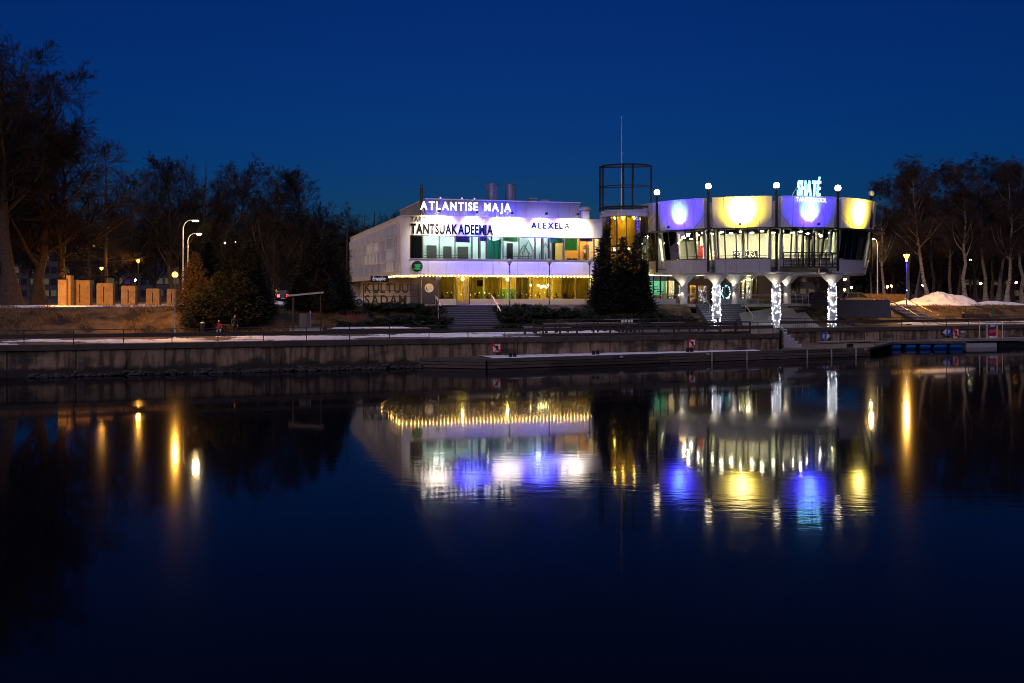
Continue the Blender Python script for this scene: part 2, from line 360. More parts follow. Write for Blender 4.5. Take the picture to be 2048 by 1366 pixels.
# rubble along the foot of the left wall
m = MB()
for i in range(420):
    u = rnd.uniform(Q.u(60), Q.u(840)); s = rnd.uniform(.08, .30); v = rnd.uniform(-.75, -.05); z = .02 + .32 * (v + .75) / .7 * rnd.random()
    k = MB().ball((0, 0, 0), s, 6, 4, .6)
    m.add([(p[0] * rnd.uniform(.7, 1.4) + u, p[1] * rnd.uniform(.7, 1.3) + v, p[2] * rnd.uniform(.8, 1.2) + z) for p in k.v], k.f)
m.build('shore_rubble', mat('wet_stone', (.030, .023, .018), .7, var=.4, vs=3), m=Q.m, kind='stuff', label='broken stones along the foot of the quay wall')
# dead weeds growing out of the wall
for x, n in ((250, 9), (560, 6), (735, 6)):
    m = MB(); u = Q.u(x)
    for i in range(n):
        a = rnd.uniform(-.6, .6); h = rnd.uniform(.5, 1.35); m.tube([(u + a * .1, -.06, .5), (u + a * .5, -.10, .5 + h * .6), (u + a * .8, -.14, .5 + h)], [.012, .009, .004], 3)
    m.build('dry_weed', K['twig'], m=Q.m, label={250: 'spindly dry weed on the quay wall left of the globe lamp', 560: 'small dry weed on the quay wall below the shelter', 735: 'small dry weed by the wall joint below the letter sign'}[x], cat='weed')

# snow lying on the promenade and the upper grass: real thickness with ragged outlines
def snow(name, x0, x1, dx, y_of0, y_of1, ny, thr, seed, fx, fy, zf, label, keep=None, thick=.07):
    X = np.arange(x0, x1, dx); tt = np.linspace(0, 1, ny)[:, None]; Yr = y_of0(X) + (y_of1(X) - y_of0(X)) * tt; Xr = X[None] + 0 * Yr
    n = fbm(Xr * fx, Yr * fy, seed) + .35 * fbm(Xr * fx * 5, Yr * fy * 5, seed + 1, 3) - thr
    edge = np.minimum(np.minimum(tt, 1 - tt) * 6, 1) - .35; n = np.minimum(n, edge * 1.2)
    if keep is not None: n = np.minimum(n, keep(Xr, Yr))
    h = np.clip(n * .5, -.12, thick) + .03 * fbm(Xr * 4, Yr * 4, seed + 4, 3) * (n > 0)
    Z = zf(Xr, Yr) + h
    m_, n_ = Yr.shape; i = np.arange(m_ * n_).reshape(m_, n_); q = np.stack([i[:-1, :-1], i[:-1, 1:], i[1:, 1:], i[1:, :-1]], -1).reshape(-1, 4)
    q = q[(n.ravel()[q] > -.10).any(1)]
    me = mesh_np(name, np.stack([Xr, Yr, Z], -1).reshape(-1, 3), q, smooth=True); me.materials.append(K['snow'])
    return tag(link(name, me), label, 'snow', kind='stuff')
qy = lambda X: ip(QUA, X)
flat = lambda X, Y: ZP + .02 + 0 * X
snow('snow_cover', -46, 10.5, .22, lambda X: qy(X) + 1.0, lambda X: ip(TOE, X) - 3.5, 46, .22, 21, .22, .75, flat, 'trodden snow lying along the promenade behind the quay rail')
snow('snow_cover', 48, 80, .3, lambda X: qy(X) + 5.5, lambda X: ip(TOE, X) - .5, 34, .28, 23, .12, .5, flat, 'thin strips of snow beside the path at the right end')
snow('snow_cover', -62, -34, .25, lambda X: ip(CRE, X) + .5, lambda X: ip(CRE, X) + 22, 60, -.25, 27, .12, .16, lambda X, Y: gz(X, Y) + .01, 'snow spread on the grass round the row of stone slabs', keep=lambda X, Y: (X + 52 + (Y - 96) * -.12) * .25)
snow('snow_cover', 44, 90, .35, lambda X: ip(CRE, X) + .6, lambda X: ip(CRE, X) + 16, 50, -.35, 31, .10, .2, lambda X, Y: gz(X, Y) + .01, 'wide sheet of snow before the birch wood')

# timber landing stage in front of the wall
DF = Frame(-2.0, 80.8, math.atan2(97.6 - 80.8, 34.8 + 2.0)); DL = math.hypot(36.8, 16.8)
th = thing('landing_stage', 'long low timber landing stage with white mooring posts at the quay foot', 'landing stage', DF.m)
inv = DF.m.inverted()
pl = [inv @ Vector((x, y, 0)) for x, y in ((-7.6, 82.36), (-2, 80.8), (34.8, 97.6), (42.6, 110.6), (29, 105.6), (25.3, 93.9))]
MB().slab([(p.x, p.y) for p in pl], .62, .84).build('deck', K['grey_wood'], th, DF.m)
for r, (z0, z1) in enumerate(((.04, .26), (.30, .52), (.56, .80))):
    u = 0.0
    while u < DL - .1:
        l = min(rnd.uniform(4.5, 7), DL - u); o = rnd.uniform(0, .05)
        bx('fender_beam', rnd.choice([K['grey_wood'], K['wet_wood'], K['grey_wood']]), th, DF.m, u + .015, u + l - .015, -.16 - o, .02, z0, z1); u += l
    d = pl[0] - pl[1]; a = math.atan2(d.y, d.x)
    MB().box(.1, d.length, -.02, .16, z0, z1).build('fender_beam', K['grey_wood'], th, DF.m @ RZ(a))
for z in (.28, .54): bx('gap_shade_strip', K['black_steel'], th, DF.m, 0, DL, -.06, .03, z - .04, z + .04)  # black strips stand in for the shade between the beams
for x in (1021, 1029.5, 1187, 1195.5, 1375.5, 1383.5, 1697, 1703.5): bar('mooring_bollard', K['black_steel'], th, DF.m, (DF.u(x, .5), .5, .8), (DF.u(x, .5), .5, 1.22), .15, 10)
for x in (1424, 1494, 1614.5, 1663, 1712): bar('mooring_post', K['worn_white'], th, DF.m, (DF.u(x, -.3), -.3, -1.0), (DF.u(x, -.3), -.3, .84), .075, 10)
for x in (1240, 1413, 1728): bx('number_plate', K['worn_white'], th, DF.m, DF.u(x) - .18, DF.u(x) + .18, -.24, -.215, .58, .76)
m = MB()                                                     # snow along the stage
me = []
N = 120; us = np.linspace(.5, DL - 13, N)
for i, u in enumerate(us):
    wv = 3.1 * (1 - u / (DL + 1)) + .1; a = .14 + .12 * math.sin(u * 1.7) * math.sin(u * .63 + 1); z = .875 + .012 * math.sin(u * 3.1)
    me += [(u, a, .84), (u, a + .06, z), (u, max(wv, a + .2), z + .02), (u, max(wv, a + .2) + .03, .84)]
m.add(me, [(4 * i + k, 4 * i + 4 + k, 4 * i + 5 + k, 4 * i + 1 + k) for i in range(N - 1) for k in range(3)])
m.build('stage_snow', K['snow'], m=DF.m, smooth=True, label='strip of snow lying on the timber landing stage', kind='stuff')

# rails along the quays
def railing(fr, v, us, z0, ht, label, post=K['dark_frame'], board=True, z_end=None):
    th = thing('quay_railing', label, 'railing', fr.m @ T(us[0], v, z0))
    for u in us: bar('post', post, th, fr.m, (u, v, z0 - .25), (u, v, z0 + ht), .032, 8)
    for a, c in zip(us[:-1], us[1:]):
        bar('top_rail', post, th, fr.m, (a, v, z0 + ht), (c, v, z0 + ht), .03, 8)
        if board: bx('board', K['wet_wood'], th, fr.m, a + .01, c - .01, v - .09, v - .045, z0 + .46, z0 + .76)
    return th
us = [Q.u(x, .45) for x in (-120, -38, 48, 147, 247, 344, 436, 527, 613, 699, 779, 858, 936, 1010, 1080)]
railing(Q, .45, us, ZT, 1.06, 'quay railing with one dark board along the snowy promenade')
us = [Q.u(x, .45) for x in (1410, 1462, 1516, 1546)]
railing(Q, .45, us, ZT, 1.06, 'short quay railing between the dark footbridge and the landing steps')
us = [RW.u(x, .4) for x in (1561, 1610, 1660, 1708, 1756, 1803, 1848, 1893, 1937, 1980, 2020, 2060, 2100)]
railing(RW, .4, us, 2.42, 1.02, 'quay railing on the set-back wall under the round pavilion')

# landing steps at the end of the front quay, with bright steel handrail
sf = Frame(26.1, 96.4, math.atan2(12, 3.3))
th = thing('landing_steps', 'short concrete steps from the promenade down to the landing stage', 'steps', sf.m)
for i in range(5): bx('step', K['pale_concrete'], th, sf.m, .3, 2.6, -.10 - .33 * (5 - i), -.10 - .33 * (4 - i) + .02, .4, .84 + .29 * (i + 1) - .02)
th = thing('handrail', 'bright curved steel handrail beside the landing steps', 'handrail', sf.m)
for dv in (.0, .14):
    p = [PXp for PXp in ()]
A = [(PX(1541, 97.5), 97.5, ZY(632, 97.5)), (PX(1569, 97.2), 97.2, ZY(660, 97.2))]
for d in (0, .22):
    MB().tube([(A[0][0] - .2, A[0][1], A[0][2] - .12 - d), (A[0][0], A[0][1], A[0][2] - d), (A[1][0], A[1][1], A[1][2] - d), (A[1][0] + .13, A[1][1], A[1][2] - d + .05)], .035, 8).build('rail', K['steel'], th, smooth=True)
MB().tube([(A[1][0] + .13 + .11 * math.sin(q), A[1][1], A[1][2] - .06 + .11 * math.cos(q)) for q in np.linspace(0, math.pi, 8)], .035, 8).build('rail_end', K['steel'], th, smooth=True)
for f in (.1, .85): x = A[0][0] + (A[1][0] - A[0][0]) * f; z = A[0][2] + (A[1][2] - A[0][2]) * f; bar('post', K['steel'], th, I4, (x, 97.3, z - 1.05), (x, 97.3, z - .2), .03)

# ------------------------------------------------------------------ main building
B = Frame(-11.07, 108.5, math.atan(.29)); BM = B.m; U1 = B.u(1205)
GB = 4.9                                                   # terrace level
Z_PAN, Z_SILL, Z_HEAD, Z_PAR = 8.2, 9.85, 12.45, 14.6
bld = thing('culture_house', 'white two-storey culture house with lit sign band and glazed upper floor', 'building', BM @ T(0, 0, GB))
_let = {}
def glyph(ch, bold, depth):
    if (ch, bold, depth) not in _let:
        c = bpy.data.curves.new('glyph', 'FONT'); c.body = ch; c.size = 1 / .686; c.extrude = depth; c.offset = bold; c.resolution_u = 4
        o = bpy.data.objects.new('glyph', c); me = bpy.data.meshes.new_from_object(o); bpy.data.objects.remove(o)
        xs_ = [v.co.x for v in me.vertices]; _let[(ch, bold, depth)] = (me, min(xs_), max(xs_))
    return _let[(ch, bold, depth)]
def lettering(txt, x0, x1, h, v, z, fr, material, parent, bold=.02, depth=.04, gap=.16, space=.45, shear=0.0, name='letter', slant=0.0):
    ws = []; tot = 0
    for ch in txt:
        if ch == ' ': ws.append(space); tot += space; continue
        me, a, c = glyph(ch, bold, depth); ws.append(c - a); tot += c - a + gap
    tot -= gap; k = (x1 - x0) / tot; u = x0; last = None
    for ch, w in zip(txt, ws):
        if ch == ' ': u += w * k; continue
        me, a, c = glyph(ch, bold, depth)
        me2 = _let.setdefault((ch, bold, depth, material.name), None)
        if me2 is None:
            me2 = me.copy(); me2.materials.clear(); me2.materials.append(material); _let[(ch, bold, depth, material.name)] = me2
        sh = Matrix.Identity(4); sh[0][1] = shear
        mm = fr @ T(u, v, z + slant * (u - x0)) @ Matrix.Rotation(math.pi / 2, 4, 'X') @ S(k, h, 1) @ sh @ T(-a, 0, 0)
        last = link(name, me2, parent, mm); u += (w + gap) * k
    return last
Bu = lambda x, v=0: B.u(x, v)
# floors, roof, rear body
bx('floor_slab', K['pale_concrete'], bld, BM, -.75, U1, .3, 45, Z_PAN + .02, 9.0)
bx('roof_slab', K['grey_sheet'], bld, BM, -.75, U1, .35, 45, 14.0, 14.35)
bx('rear_wall', K['white'], bld, BM, -.95, U1, 45, 45.3, GB, 14.5)
bx('party_wall', K['render'], bld, BM, U1 - .05, U1 + .2, 1.2, 45, GB, 14.4)
# fascia band with joints and the sill band below the windows
n = 11; w = U1 / n
for i in range(n):
    bx('fascia_panel', K['white'], bld, BM, i * w + .008, (i + 1) * w - .008, rnd.uniform(0, .006), .28, Z_HEAD, Z_PAR - .08)
    bx('sill_panel', K['white'], bld, BM, i * w + .012, (i + 1) * w - .012, rnd.uniform(0, .006), .28, Z_PAN, Z_SILL)
bx('parapet_cap', K['white_clean'], bld, BM, -.98, U1, -.05, .40, Z_PAR - .078, Z_PAR)
bx('soffit', K['white_clean'], bld, BM, -.7, U1, .28, 1.9, Z_PAN - .10, Z_PAN + .015)
bx('soffit_edge', K['alu'], bld, BM, -.1, U1, -.03, .27, Z_PAN - .09, Z_PAN - .003)
# bevelled corner and the long side face with its rows of upright fins
bx('corner_panel', K['white'], bld, BM, -.95, -.012, .02, .55, Z_PAN - .15, Z_PAR - .08)
SD = -.95
bx('side_frame', K['white'], bld, BM, SD, SD + .3, .56, 45, 13.95, Z_PAR - .08); bx('side_frame', K['white'], bld, BM, SD, SD + .3, .56, 45, Z_PAN - .35, 8.55)
bx('side_frame', K['white'], bld, BM, SD, SD + .3, .56, 1.5, 8.55, 13.95); bx('side_frame', K['white'], bld, BM, SD, SD + .3, 44.2, 45, 8.55, 13.95)
bx('parapet_cap', K['white_clean'], bld, BM, SD - .04, SD + .36, .42, 45.1, Z_PAR - .078, Z_PAR - .002)
dim = mat('pale_blind', (.15, .155, .17), .6, var=.1, vs=2); litb = mat('lit_blind', (.55, .55, .4), .6, var=.1, emit=(.95, .88, .50), es=.34)
litb2 = mat('faint_lit_blind', (.5, .5, .42), .6, var=.1, emit=(.85, .80, .55), es=.10)
NC = 33; cw = (44.2 - 1.5) / NC; rows = [(8.55 + 1.35 * r, 8.55 + 1.35 * (r + 1)) for r in range(4)]
fin = MB()
for r, (a, c) in enumerate(rows):
    for i in range(NC + 1):
        v = 1.5 + i * cw; o = .24 if (r % 2) else .17
        fin.box(SD - o, SD + .22, v - .13, v + .13, a + .02, c - .12)
    fin.box(SD - .08, SD + .22, 1.5, 44.2, c - .14, c - .003)
    for i in range(NC):
        v = 1.5 + i * cw
        lit = litb if ((r in (1, 2) and 11 <= i <= 19 and (i * 7 + r) % 5) or (r in (0, 1) and 2 <= i <= 5)) else (litb2 if (i * 5 + r * 3) % 4 == 0 else dim)
        bx('blind_pane', lit, bld, BM, SD + .18, SD + .22, v + .14, v + cw - .14, a + .03, c - .15)
fin.build('fin_lattice', K['white'], bld, BM, kind='stuff')
bx('side_lining', K['white_clean'], bld, BM, SD + .3, SD + .4, .6, 45, Z_PAN, 14.3)
bx('side_soffit', K['white_clean'], bld, BM, SD + .02, .9, .6, 45, Z_PAN - .36, Z_PAN - .10)
# ground-floor side wall of white brick, awning sign and wall boxes
bx('brick_wall', K['render'], bld, BM, .55, .85, 3.2, 45, GB - .5, Z_PAN - .3)
bx('service_door', K['grey_sheet'], bld, BM, .50, .56, 30, 31.2, GB, 7.1)
for v, z0, z1, l in ((17.5, 6.6, 7.5, .9), (27, 5.9, 6.7, .5)): bx('wall_box', K['white_clean'], bld, BM, .2, .56, v, v + l, z0, z1)
sgn = thing('cafe_signboard', 'black signboard with white script lettering under the side overhang', 'sign', BM @ T(-.55, 5, 7))
Sg = Frame(*B.w(-.35, 8.2), B.a - math.atan2(1, 2.4) )
SGF = Frame(PX(740, 113.3), 113.3, B.a - .45)
u_a, u_b = SGF.u(741), SGF.u(777)
bx('board', K['signblack'], sgn, SGF.m, u_a, u_b, 0, .06, ZY(564, 113), ZY(551.5, 113))
sgm = mat('script_white', (.7, .7, .75), .5, var=0, emit=(.8, .8, 1), es=.35)
lettering('Emajõe', u_a + .25, u_b - .35, .42, -.02, ZY(560.3, 113), SGF.m, sgm, sgn, bold=.012, depth=.012, gap=.04, shear=.28)
bx('bracket', K['dark_frame'], sgn, SGF.m, u_a + .2, u_a + .28, .06, 1.4, ZY(552.5, 113), ZY(551.8, 113)); bx('bracket', K['dark_frame'], sgn, SGF.m, u_b - .3, u_b - .22, .06, 1.4, ZY(552.5, 113), ZY(551.8, 113))

# upper window band
mx = [820, 845.5, 878.5, 910, 943, 959, 974, 1006, 1038, 1069.5, 1085, 1098.5, 1128.5, 1158.5, 1188, 1205]
mu = [Bu(x, .1) for x in mx]; mu[0] = 0.03; mu[-1] = U1 - .02
brown = mat('bronze_mullion', (.13, .095, .06), .45, .3, var=.1)
for u in mu: bx('mullion', brown, bld, BM, u - .055, u + .055, .02, .22, Z_SILL + .07, Z_HEAD - .09)
bx('window_sill', K['alu'], bld, BM, 0, U1, -.06, .27, Z_SILL + .002, Z_SILL + .068); bx('window_head', brown, bld, BM, 0, U1, .03, .26, Z_HEAD - .088, Z_HEAD - .002)
for i, (a, c) in enumerate(zip(mu[:-1], mu[1:])):
    bx('window_pane', K['glass'], bld, BM, a + .056, c - .056, .11, .125, Z_SILL + .07, Z_HEAD - .09)
    if i in (0, 4, 5, 9, 10):
        for d in (a + .1, c - .1): bx('casement_stile', K['dark_frame'], bld, BM, d - .045, d + .045, .13, .2, Z_SILL + .1, Z_HEAD - .12)
# rooms behind it
wallg = mat('pale_green_wall', (.42, .58, .53), .7, var=.05); wallb = mat('pale_blue_wall', (.40, .54, .60), .7, var=.05); wallo = mat('orange_wall', (.66, .36, .07), .7, var=.08)
ceil = mat('room_ceiling', (.62, .66, .62), .7, var=.03); flo = mat('room_floor', (.16, .12, .08), .5, var=.2)
tube_l = lamp('office_tube_light', (.88, 1, .88), 58); tube_w = lamp('office_warm_light', (1, .78, .36), 40)
bx('room_floor', flo, bld, BM, .05, U1 - .06, .32, 7.5, 9.002, 9.04); bx('room_ceiling', ceil, bld, BM, .05, U1 - .06, .30, 7.5, 13.0, 13.1)
rooms = [(0.05, Bu(1007), wallg, tube_l, 5.2), (Bu(1007), Bu(1128.5), wallb, tube_l, 4.6), (Bu(1128.5), U1 - .06, wallo, tube_w, 4.8)]
for a, c, wl, lt, d in rooms:
    bx('room_wall', wl, bld, BM, a + .06, c - .06, d, d + .1, 9.04, 13.0); bx('room_partition', wl, bld, BM, a - .05, a + .05, .35, d, 9.04, 13.0)
    k = max(2, int((c - a) / 2.4))
    for j in range(k):
        u = a + (j + .5) * (c - a) / k; bx('ceiling_light', lt, bld, BM, u - .6, u + .6, 1.9, 2.15, 12.9, 12.98); bx('ceiling_light', lt, bld, BM, u - .6, u + .6, 3.7, 3.95, 12.9, 12.98)
for x0, x1, z1, d, mt in ((853, 872, 11.6, 5.1, 'dark_frame'), (886, 902, 11.5, 5.1, 'dark_frame'), (915, 935, 11.5, 5.1, 'dark_frame'), (1013, 1024, 11.9, 3.6, 'black_steel'), (1103, 1121, 12.1, 3.4, 'black_steel'), (1172, 1182, 11.7, 4.6, 'plank')):
    o = bx('room_cabinet', K[mt], bld, BM, Bu(x0, d), Bu(x1, d), d - .35, d - .02, 9.04, z1)
bx('room_curtain', K['black_steel'], bld, BM, .1, Bu(843, 1), .9, 1.0, 9.04, 12.9)
for a, c in ((Bu(850), Bu(940)), (Bu(1010), Bu(1066))):
    for z in (10.25, 10.05): bx('ballet_bar', K['dark_frame'], bld, BM, a, c, .7, .76, z, z + .05)
# wall drawing of pointed arches in the middle room
for x, hgt_ in ((1048, 1.9), (1057, 2.4), (1091, 2.1)):
    u = Bu(x, 4.5)
    for k in (0, .18): 
        MB().tube([(u - .75 + k, 4.5, 9.5), (u - .75 + k, 4.5, 9.9 + hgt_ * .4), (u - .35 + k * .5, 4.5, 9.9 + hgt_ * .75), (u, 4.5, 9.95 + hgt_ - k), (u + .35 - k * .5, 4.5, 9.9 + hgt_ * .75), (u + .75 - k, 4.5, 9.9 + hgt_ * .4), (u + .75 - k, 4.5, 9.5)], .03, 4).build('wall_drawing', K['signblack'], bld, BM)
    for k in range(3): bx('wall_drawing', K['signblack'], bld, BM, u - .4 + .4 * k - .02, u - .4 + .4 * k + .02, 4.48, 4.52, 9.5, 10.6 + .3 * (k == 1))
def cloth(name, u0, u1, v, z0, z1, material, parent, fr, folds=6, amp=.06, sag=0.0, nx=48, nz=10, rnds=0):
    r = np.random.default_rng(rnds); X = np.linspace(0, 1, nx); Z = np.linspace(0, 1, nz)[:, None]
    ph = r.uniform(0, 6); y = v + amp * (np.sin(X * folds * 6.28 + ph) * (.6 + .4 * Z) + .4 * np.sin(X * folds * 2.3 * 6.28 + 2 * ph)) + 0 * Z
    x = u0 + (u1 - u0) * X + 0 * Z; z = z0 + (z1 - z0) * Z - sag * np.sin(np.pi * X) * (.3 + .7 * Z)
    V = np.concatenate([np.stack([x, y, z], -1).reshape(-1, 3), np.stack([x, y + .02, z], -1).reshape(-1, 3)])
    i = np.arange(nx * nz).reshape(nz, nx); q = np.stack([i[:-1, :-1], i[:-1, 1:], i[1:, 1:], i[1:, :-1]], -1).reshape(-1, 4)
    q = np.concatenate([q, q[:, ::-1] + nx * nz]); me = mesh_np(name, V, q, smooth=True); me.materials.append(material); return link(name, me, parent, fr)
clothm = lambda n_, c_: (lambda m_: (setattr(m_.node_tree.nodes['Principled BSDF'].inputs['Transmission Weight'], 'default_value', 0.0), m_)[1])(mat(n_, c_, .9, var=.15, vs=3))
greenc = clothm('green_cloth', (.16, .50, .26)); bluec = clothm('violet_blind', (.16, .12, .55)); tealc = clothm('teal_cloth', (.10, .34, .34))
def glow_through(m_, col, s):                              # cloth that lets the lit room shine through
    t = m_.node_tree; o = t.nodes['Material Output']; p = t.nodes['Principled BSDF']; tl = t.nodes.new('ShaderNodeBsdfTranslucent'); tl.inputs[0].default_value = (*col, 1)
    mx_ = t.nodes.new('ShaderNodeMixShader'); mx_.inputs[0].default_value = s; t.links.new(p.outputs[0], mx_.inputs[1]); t.links.new(tl.outputs[0], mx_.inputs[2]); t.links.new(mx_.outputs[0], o.inputs[0]); return m_
glow_through(greenc, (.25, .7, .35), .5); glow_through(bluec, (.25, .2, .7), .4); glow_through(tealc, (.2, .55, .5), .5)
cloth('window_curtain', Bu(976), Bu(1004), .34, 9.95, 12.25, tealc, bld, BM, 2, .07, .25)
cloth('window_curtain', Bu(1130), Bu(1157), .34, 11.0, 12.4, greenc, bld, BM, 4, .02)
cloth('window_curtain', Bu(1008), Bu(1036), .34, 11.9, 12.4, greenc, bld, BM, 3, .02); cloth('window_curtain', Bu(912), Bu(941), .34, 11.75, 12.4, bluec, bld, BM, 3, .02)
cloth('window_curtain', Bu(961), Bu(973), .34, 11.9, 12.4, bluec, bld, BM, 2, .02); cloth('window_curtain', Bu(1100), Bu(1127), .34, 11.85, 12.4, tealc, bld, BM, 3, .02); cloth('window_curtain', Bu(1160), Bu(1187), .34, 12.05, 12.4, bluec, bld, BM, 3, .02)
# office shelf with boxes and a desk in the warm room
for k in range(4):
    bx('office_shelf', K['plank'], bld, BM, Bu(1167, 4.6), Bu(1186, 4.6), 4.3, 4.75, 9.6 + .65 * k, 9.64 + .65 * k)
    for j in range(5): bx('office_box', rnd.choice([K['signred'], K['plank'], K['signwhite'], K['earth'], K['signblue']]), bld, BM, Bu(1168, 4.6) + j * .24, Bu(1168, 4.6) + j * .24 + rnd.uniform(.1, .2), 4.35, 4.7, 9.64 + .65 * k, 9.64 + .65 * k + rnd.uniform(.2, .45))
bx('office_desk', K['plank'], bld, BM, Bu(1131, 1.2), Bu(1160, 1.2), 1.0, 1.7, 9.7, 9.76); 
for x in (1139, 1150): bx('office_screen', K['signblack'], bld, BM, Bu(x, 1.2) - .28, Bu(x, 1.2) + .28, 1.3, 1.36, 9.8, 10.15)
# snowflake and garland ornaments on two panes
ice = mat('blue_ornament', (.6, .75, .9), .4, var=0, emit=(.35, .65, 1), es=1.6)
u = Bu(884); m = MB()
for k in range(26): a = rnd.uniform(0, 6.28); r = rnd.uniform(.1, .36); m.box(u + r * math.cos(a) - .05, u + r * math.cos(a) + .05, .16, .19, 11.95 + r * math.sin(a) - .04, 11.95 + r * math.sin(a) + .04)
m.build('snowflake_ornament', ice, bld, BM, kind='stuff')

# ground floor: dark lining with the round disc sign, doors, glazing, curtains
dl = mat('dark_blue_panel', (.06, .06, .085), .5, var=.12)
V0 = 1.6; gx = [878, 912, 939, 972, 1003, 1033, 1064, 1095, 1124, 1153, 1183, 1208]
bx('dark_panel', dl, bld, BM, Bu(821, V0), Bu(843, V0), V0, V0 + .15, GB, Z_PAN - .1); bx('dark_panel', dl, bld, BM, Bu(844, V0), Bu(877, V0), V0, V0 + .15, GB, Z_PAN - .1)
bx('plinth', K['white_clean'], bld, BM, Bu(878, V0), Bu(912, V0), V0 - .08, V0 + .25, GB - .3, 5.48); bx('plinth', K['white_clean'], bld, BM, Bu(940.5, V0), U1, V0 - .08, V0 + .25, GB - .3, 5.48)
for x in gx: bx('mullion', brown, bld, BM, Bu(x, V0) - .05, Bu(x, V0) + .05, V0 - .02, V0 + .14, 5.5 if x not in (912, 939) else GB, Z_PAN - .1)
for i, (a, c) in enumerate(zip(gx[:-1], gx[1:])):
    z0 = 5.5
    if a == 912: continue
    bx('window_pane', K['glass_tint'], bld, BM, Bu(a, V0) + .06, min(Bu(c, V0), U1) - .06, V0 + .05, V0 + .065, z0, Z_PAN - .1)
da, dc = Bu(912, V0) + .06, Bu(939, V0) - .06; md = da + (dc - da) * .66
for a, c in ((da, md - .02), (md + .02, dc)):
    for s0, s1 in ((a, a + .10), (c - .10, c)): bx('door_frame', K['alu'], bld, BM, s0, s1, V0, V0 + .1, GB + .02, 7.95)
    bx('door_frame', K['alu'], bld, BM, a + .1, c - .1, V0, V0 + .1, 7.84, 7.95); bx('door_frame', K['alu'], bld, BM, a + .1, c - .1, V0, V0 + .1, GB + .02, GB + .3)
    bx('door_pane', K['glass_tint'], bld, BM, a + .1, c - .1, V0 + .04, V0 + .055, GB + .3, 7.84)
bar('door_handle', K['steel'], bld, BM, (md - .2, V0 - .08, 5.7), (md - .2, V0 - .08, 6.5), .03)
bx('restaurant_floor', flo, bld, BM, .6, U1 - .06, V0 + .2, 11, GB + .01, GB + .06)
warmw = mat('mustard_wall', (.50, .34, .07), .8, var=.1); greenw = mat('green_wall', (.10, .20, .05), .8, var=.15)
bx('restaurant_wall', warmw, bld, BM, .9, U1 - .06, 9, 9.2, GB, 8.1); bx('restaurant_wall', greenw, bld, BM, Bu(960, 6), Bu(1030, 6), 6.0, 6.15, GB, 6.6)
bx('restaurant_wall', mat('yellow_lit_wall', (.75, .50, .06), .8, var=.08), bld, BM, Bu(1106, 3.4), Bu(1124, 3.4), 3.4, 3.6, GB, 7.9)
curt = glow_through(mat('olive_curtain', (.46, .38, .14), .9, var=.2, vs=2), (.5, .40, .12), .5)
for k, (a, c) in enumerate(((880, 911), (941, 968), (974, 1002), (1034, 1060), (1126, 1152), (1154, 1182))): cloth('restaurant_curtain', Bu(a, V0), Bu(c, V0), V0 + .45, 5.1, 8.0, curt, bld, BM, 7, .05, rnds=k)
rl = lamp('restaurant_light', (1, .66, .16), 600)
for x, v in ((900, 4), (925, 4.5), (955, 5), (985, 4), (1015, 5), (1050, 5.5), (1110, 5.2), (1140, 4.2), (1170, 4.4)): MB().ball((Bu(x, v), v, 7.75), .13, 8, 6).build('ceiling_spot', rl, bld, BM)
pend = lamp('pendant_light', (1, .75, .30), 60)
for x, z in ((1062, 7.05), (1077, 7.05), (1083, 6.9), (1087, 6.95), (1092, 6.85), (1096, 7.05), (1094, 6.75), (1082, 6.75)): MB().ball((Bu(x, 2.6), 2.6, z), .11, 8, 6).build('pendant_bulb', pend, bld, BM)
# thin garland of tiny lights inside the restaurant
for i in range(24):
    x = 885 + i * 9.3; MB().ball((Bu(x, V0 + .3), V0 + .3, 6.05 + .16 * math.sin(i * .9)), .018, 5, 4).build('garland_bulb', pend, bld, BM)
bx('wall_screen', K['signblack'], bld, BM, Bu(954, 2.0), Bu(966, 2.0), 1.98, 2.03, 6.9, 7.6)
for i in range(16):                                         # potted fir twigs along the window foot
    x = 884 + i * 17.5
    if 908 < x < 944: continue
    m = MB(); u = Bu(x, V0 + .25)
    for k in range(40): a = rnd.uniform(0, 6.28); h = rnd.uniform(.1, .75); q = (1 - h / .8) * .32; m.add([(u, V0 + .22, 5.5 + h), (u + q * math.cos(a), V0 + .22 + q * .3 * math.sin(a), 5.5 + h - .02), (u + q * math.cos(a + .35), V0 + .22 + q * .3 * math.sin(a + .3), 5.5 + h + .09)], [(0, 1, 2)])
    m.build('fir_twigs', K['needle'], bld, BM, kind='stuff')

# disc signs
ds = thing('disc_sign', 'round white disc with a black G-shaped face on the dark wall panel', 'sign', BM @ T(Bu(858), V0, 6.7))
u, z = Bu(858, V0), B.z(576, Bu(858, V0), V0)
rot = BM @ T(u, V0 - .05, z) @ Matrix.Rotation(math.pi / 2, 4, 'X')
MB().lathe([(1e-4, -.03), (.50, -.03), (.50, .03), (1e-4, .03)], 28).build('disc', K['signwhite'], ds, rot)
MB().tube([(.30 * math.cos(q), .30 * math.sin(q), .035) for q in np.linspace(2.7, 4.5, 8)], [.015, .035, .05, .055, .05, .04, .03, .01], 6).build('mark', K['signblack'], ds, rot)
MB().box(.05, .24, -.02, .03, .03, .045).box(.2, .24, -.14, -.02, .03, .045).build('mark', K['signblack'], ds, rot); MB().ball((.14, .2, .03), .035, 8, 5).build('mark', K['signblack'], ds, rot)
cs = thing('cup_sign', 'round black disc with a green coffee cup on the white sill band', 'sign', BM @ T(Bu(834), 0, 9))
u, z = Bu(834), B.z(532.5, Bu(834)); rot = BM @ T(u, -.06, z) @ Matrix.Rotation(math.pi / 2, 4, 'X')
gr = mat('cup_green', (.02, .36, .07), .5, var=.05, emit=(.03, .8, .15), es=.10)
MB().lathe([(1e-4, -.05), (.61, -.05), (.61, .05), (1e-4, .05)], 32).build('disc', K['signblack'], cs, rot)
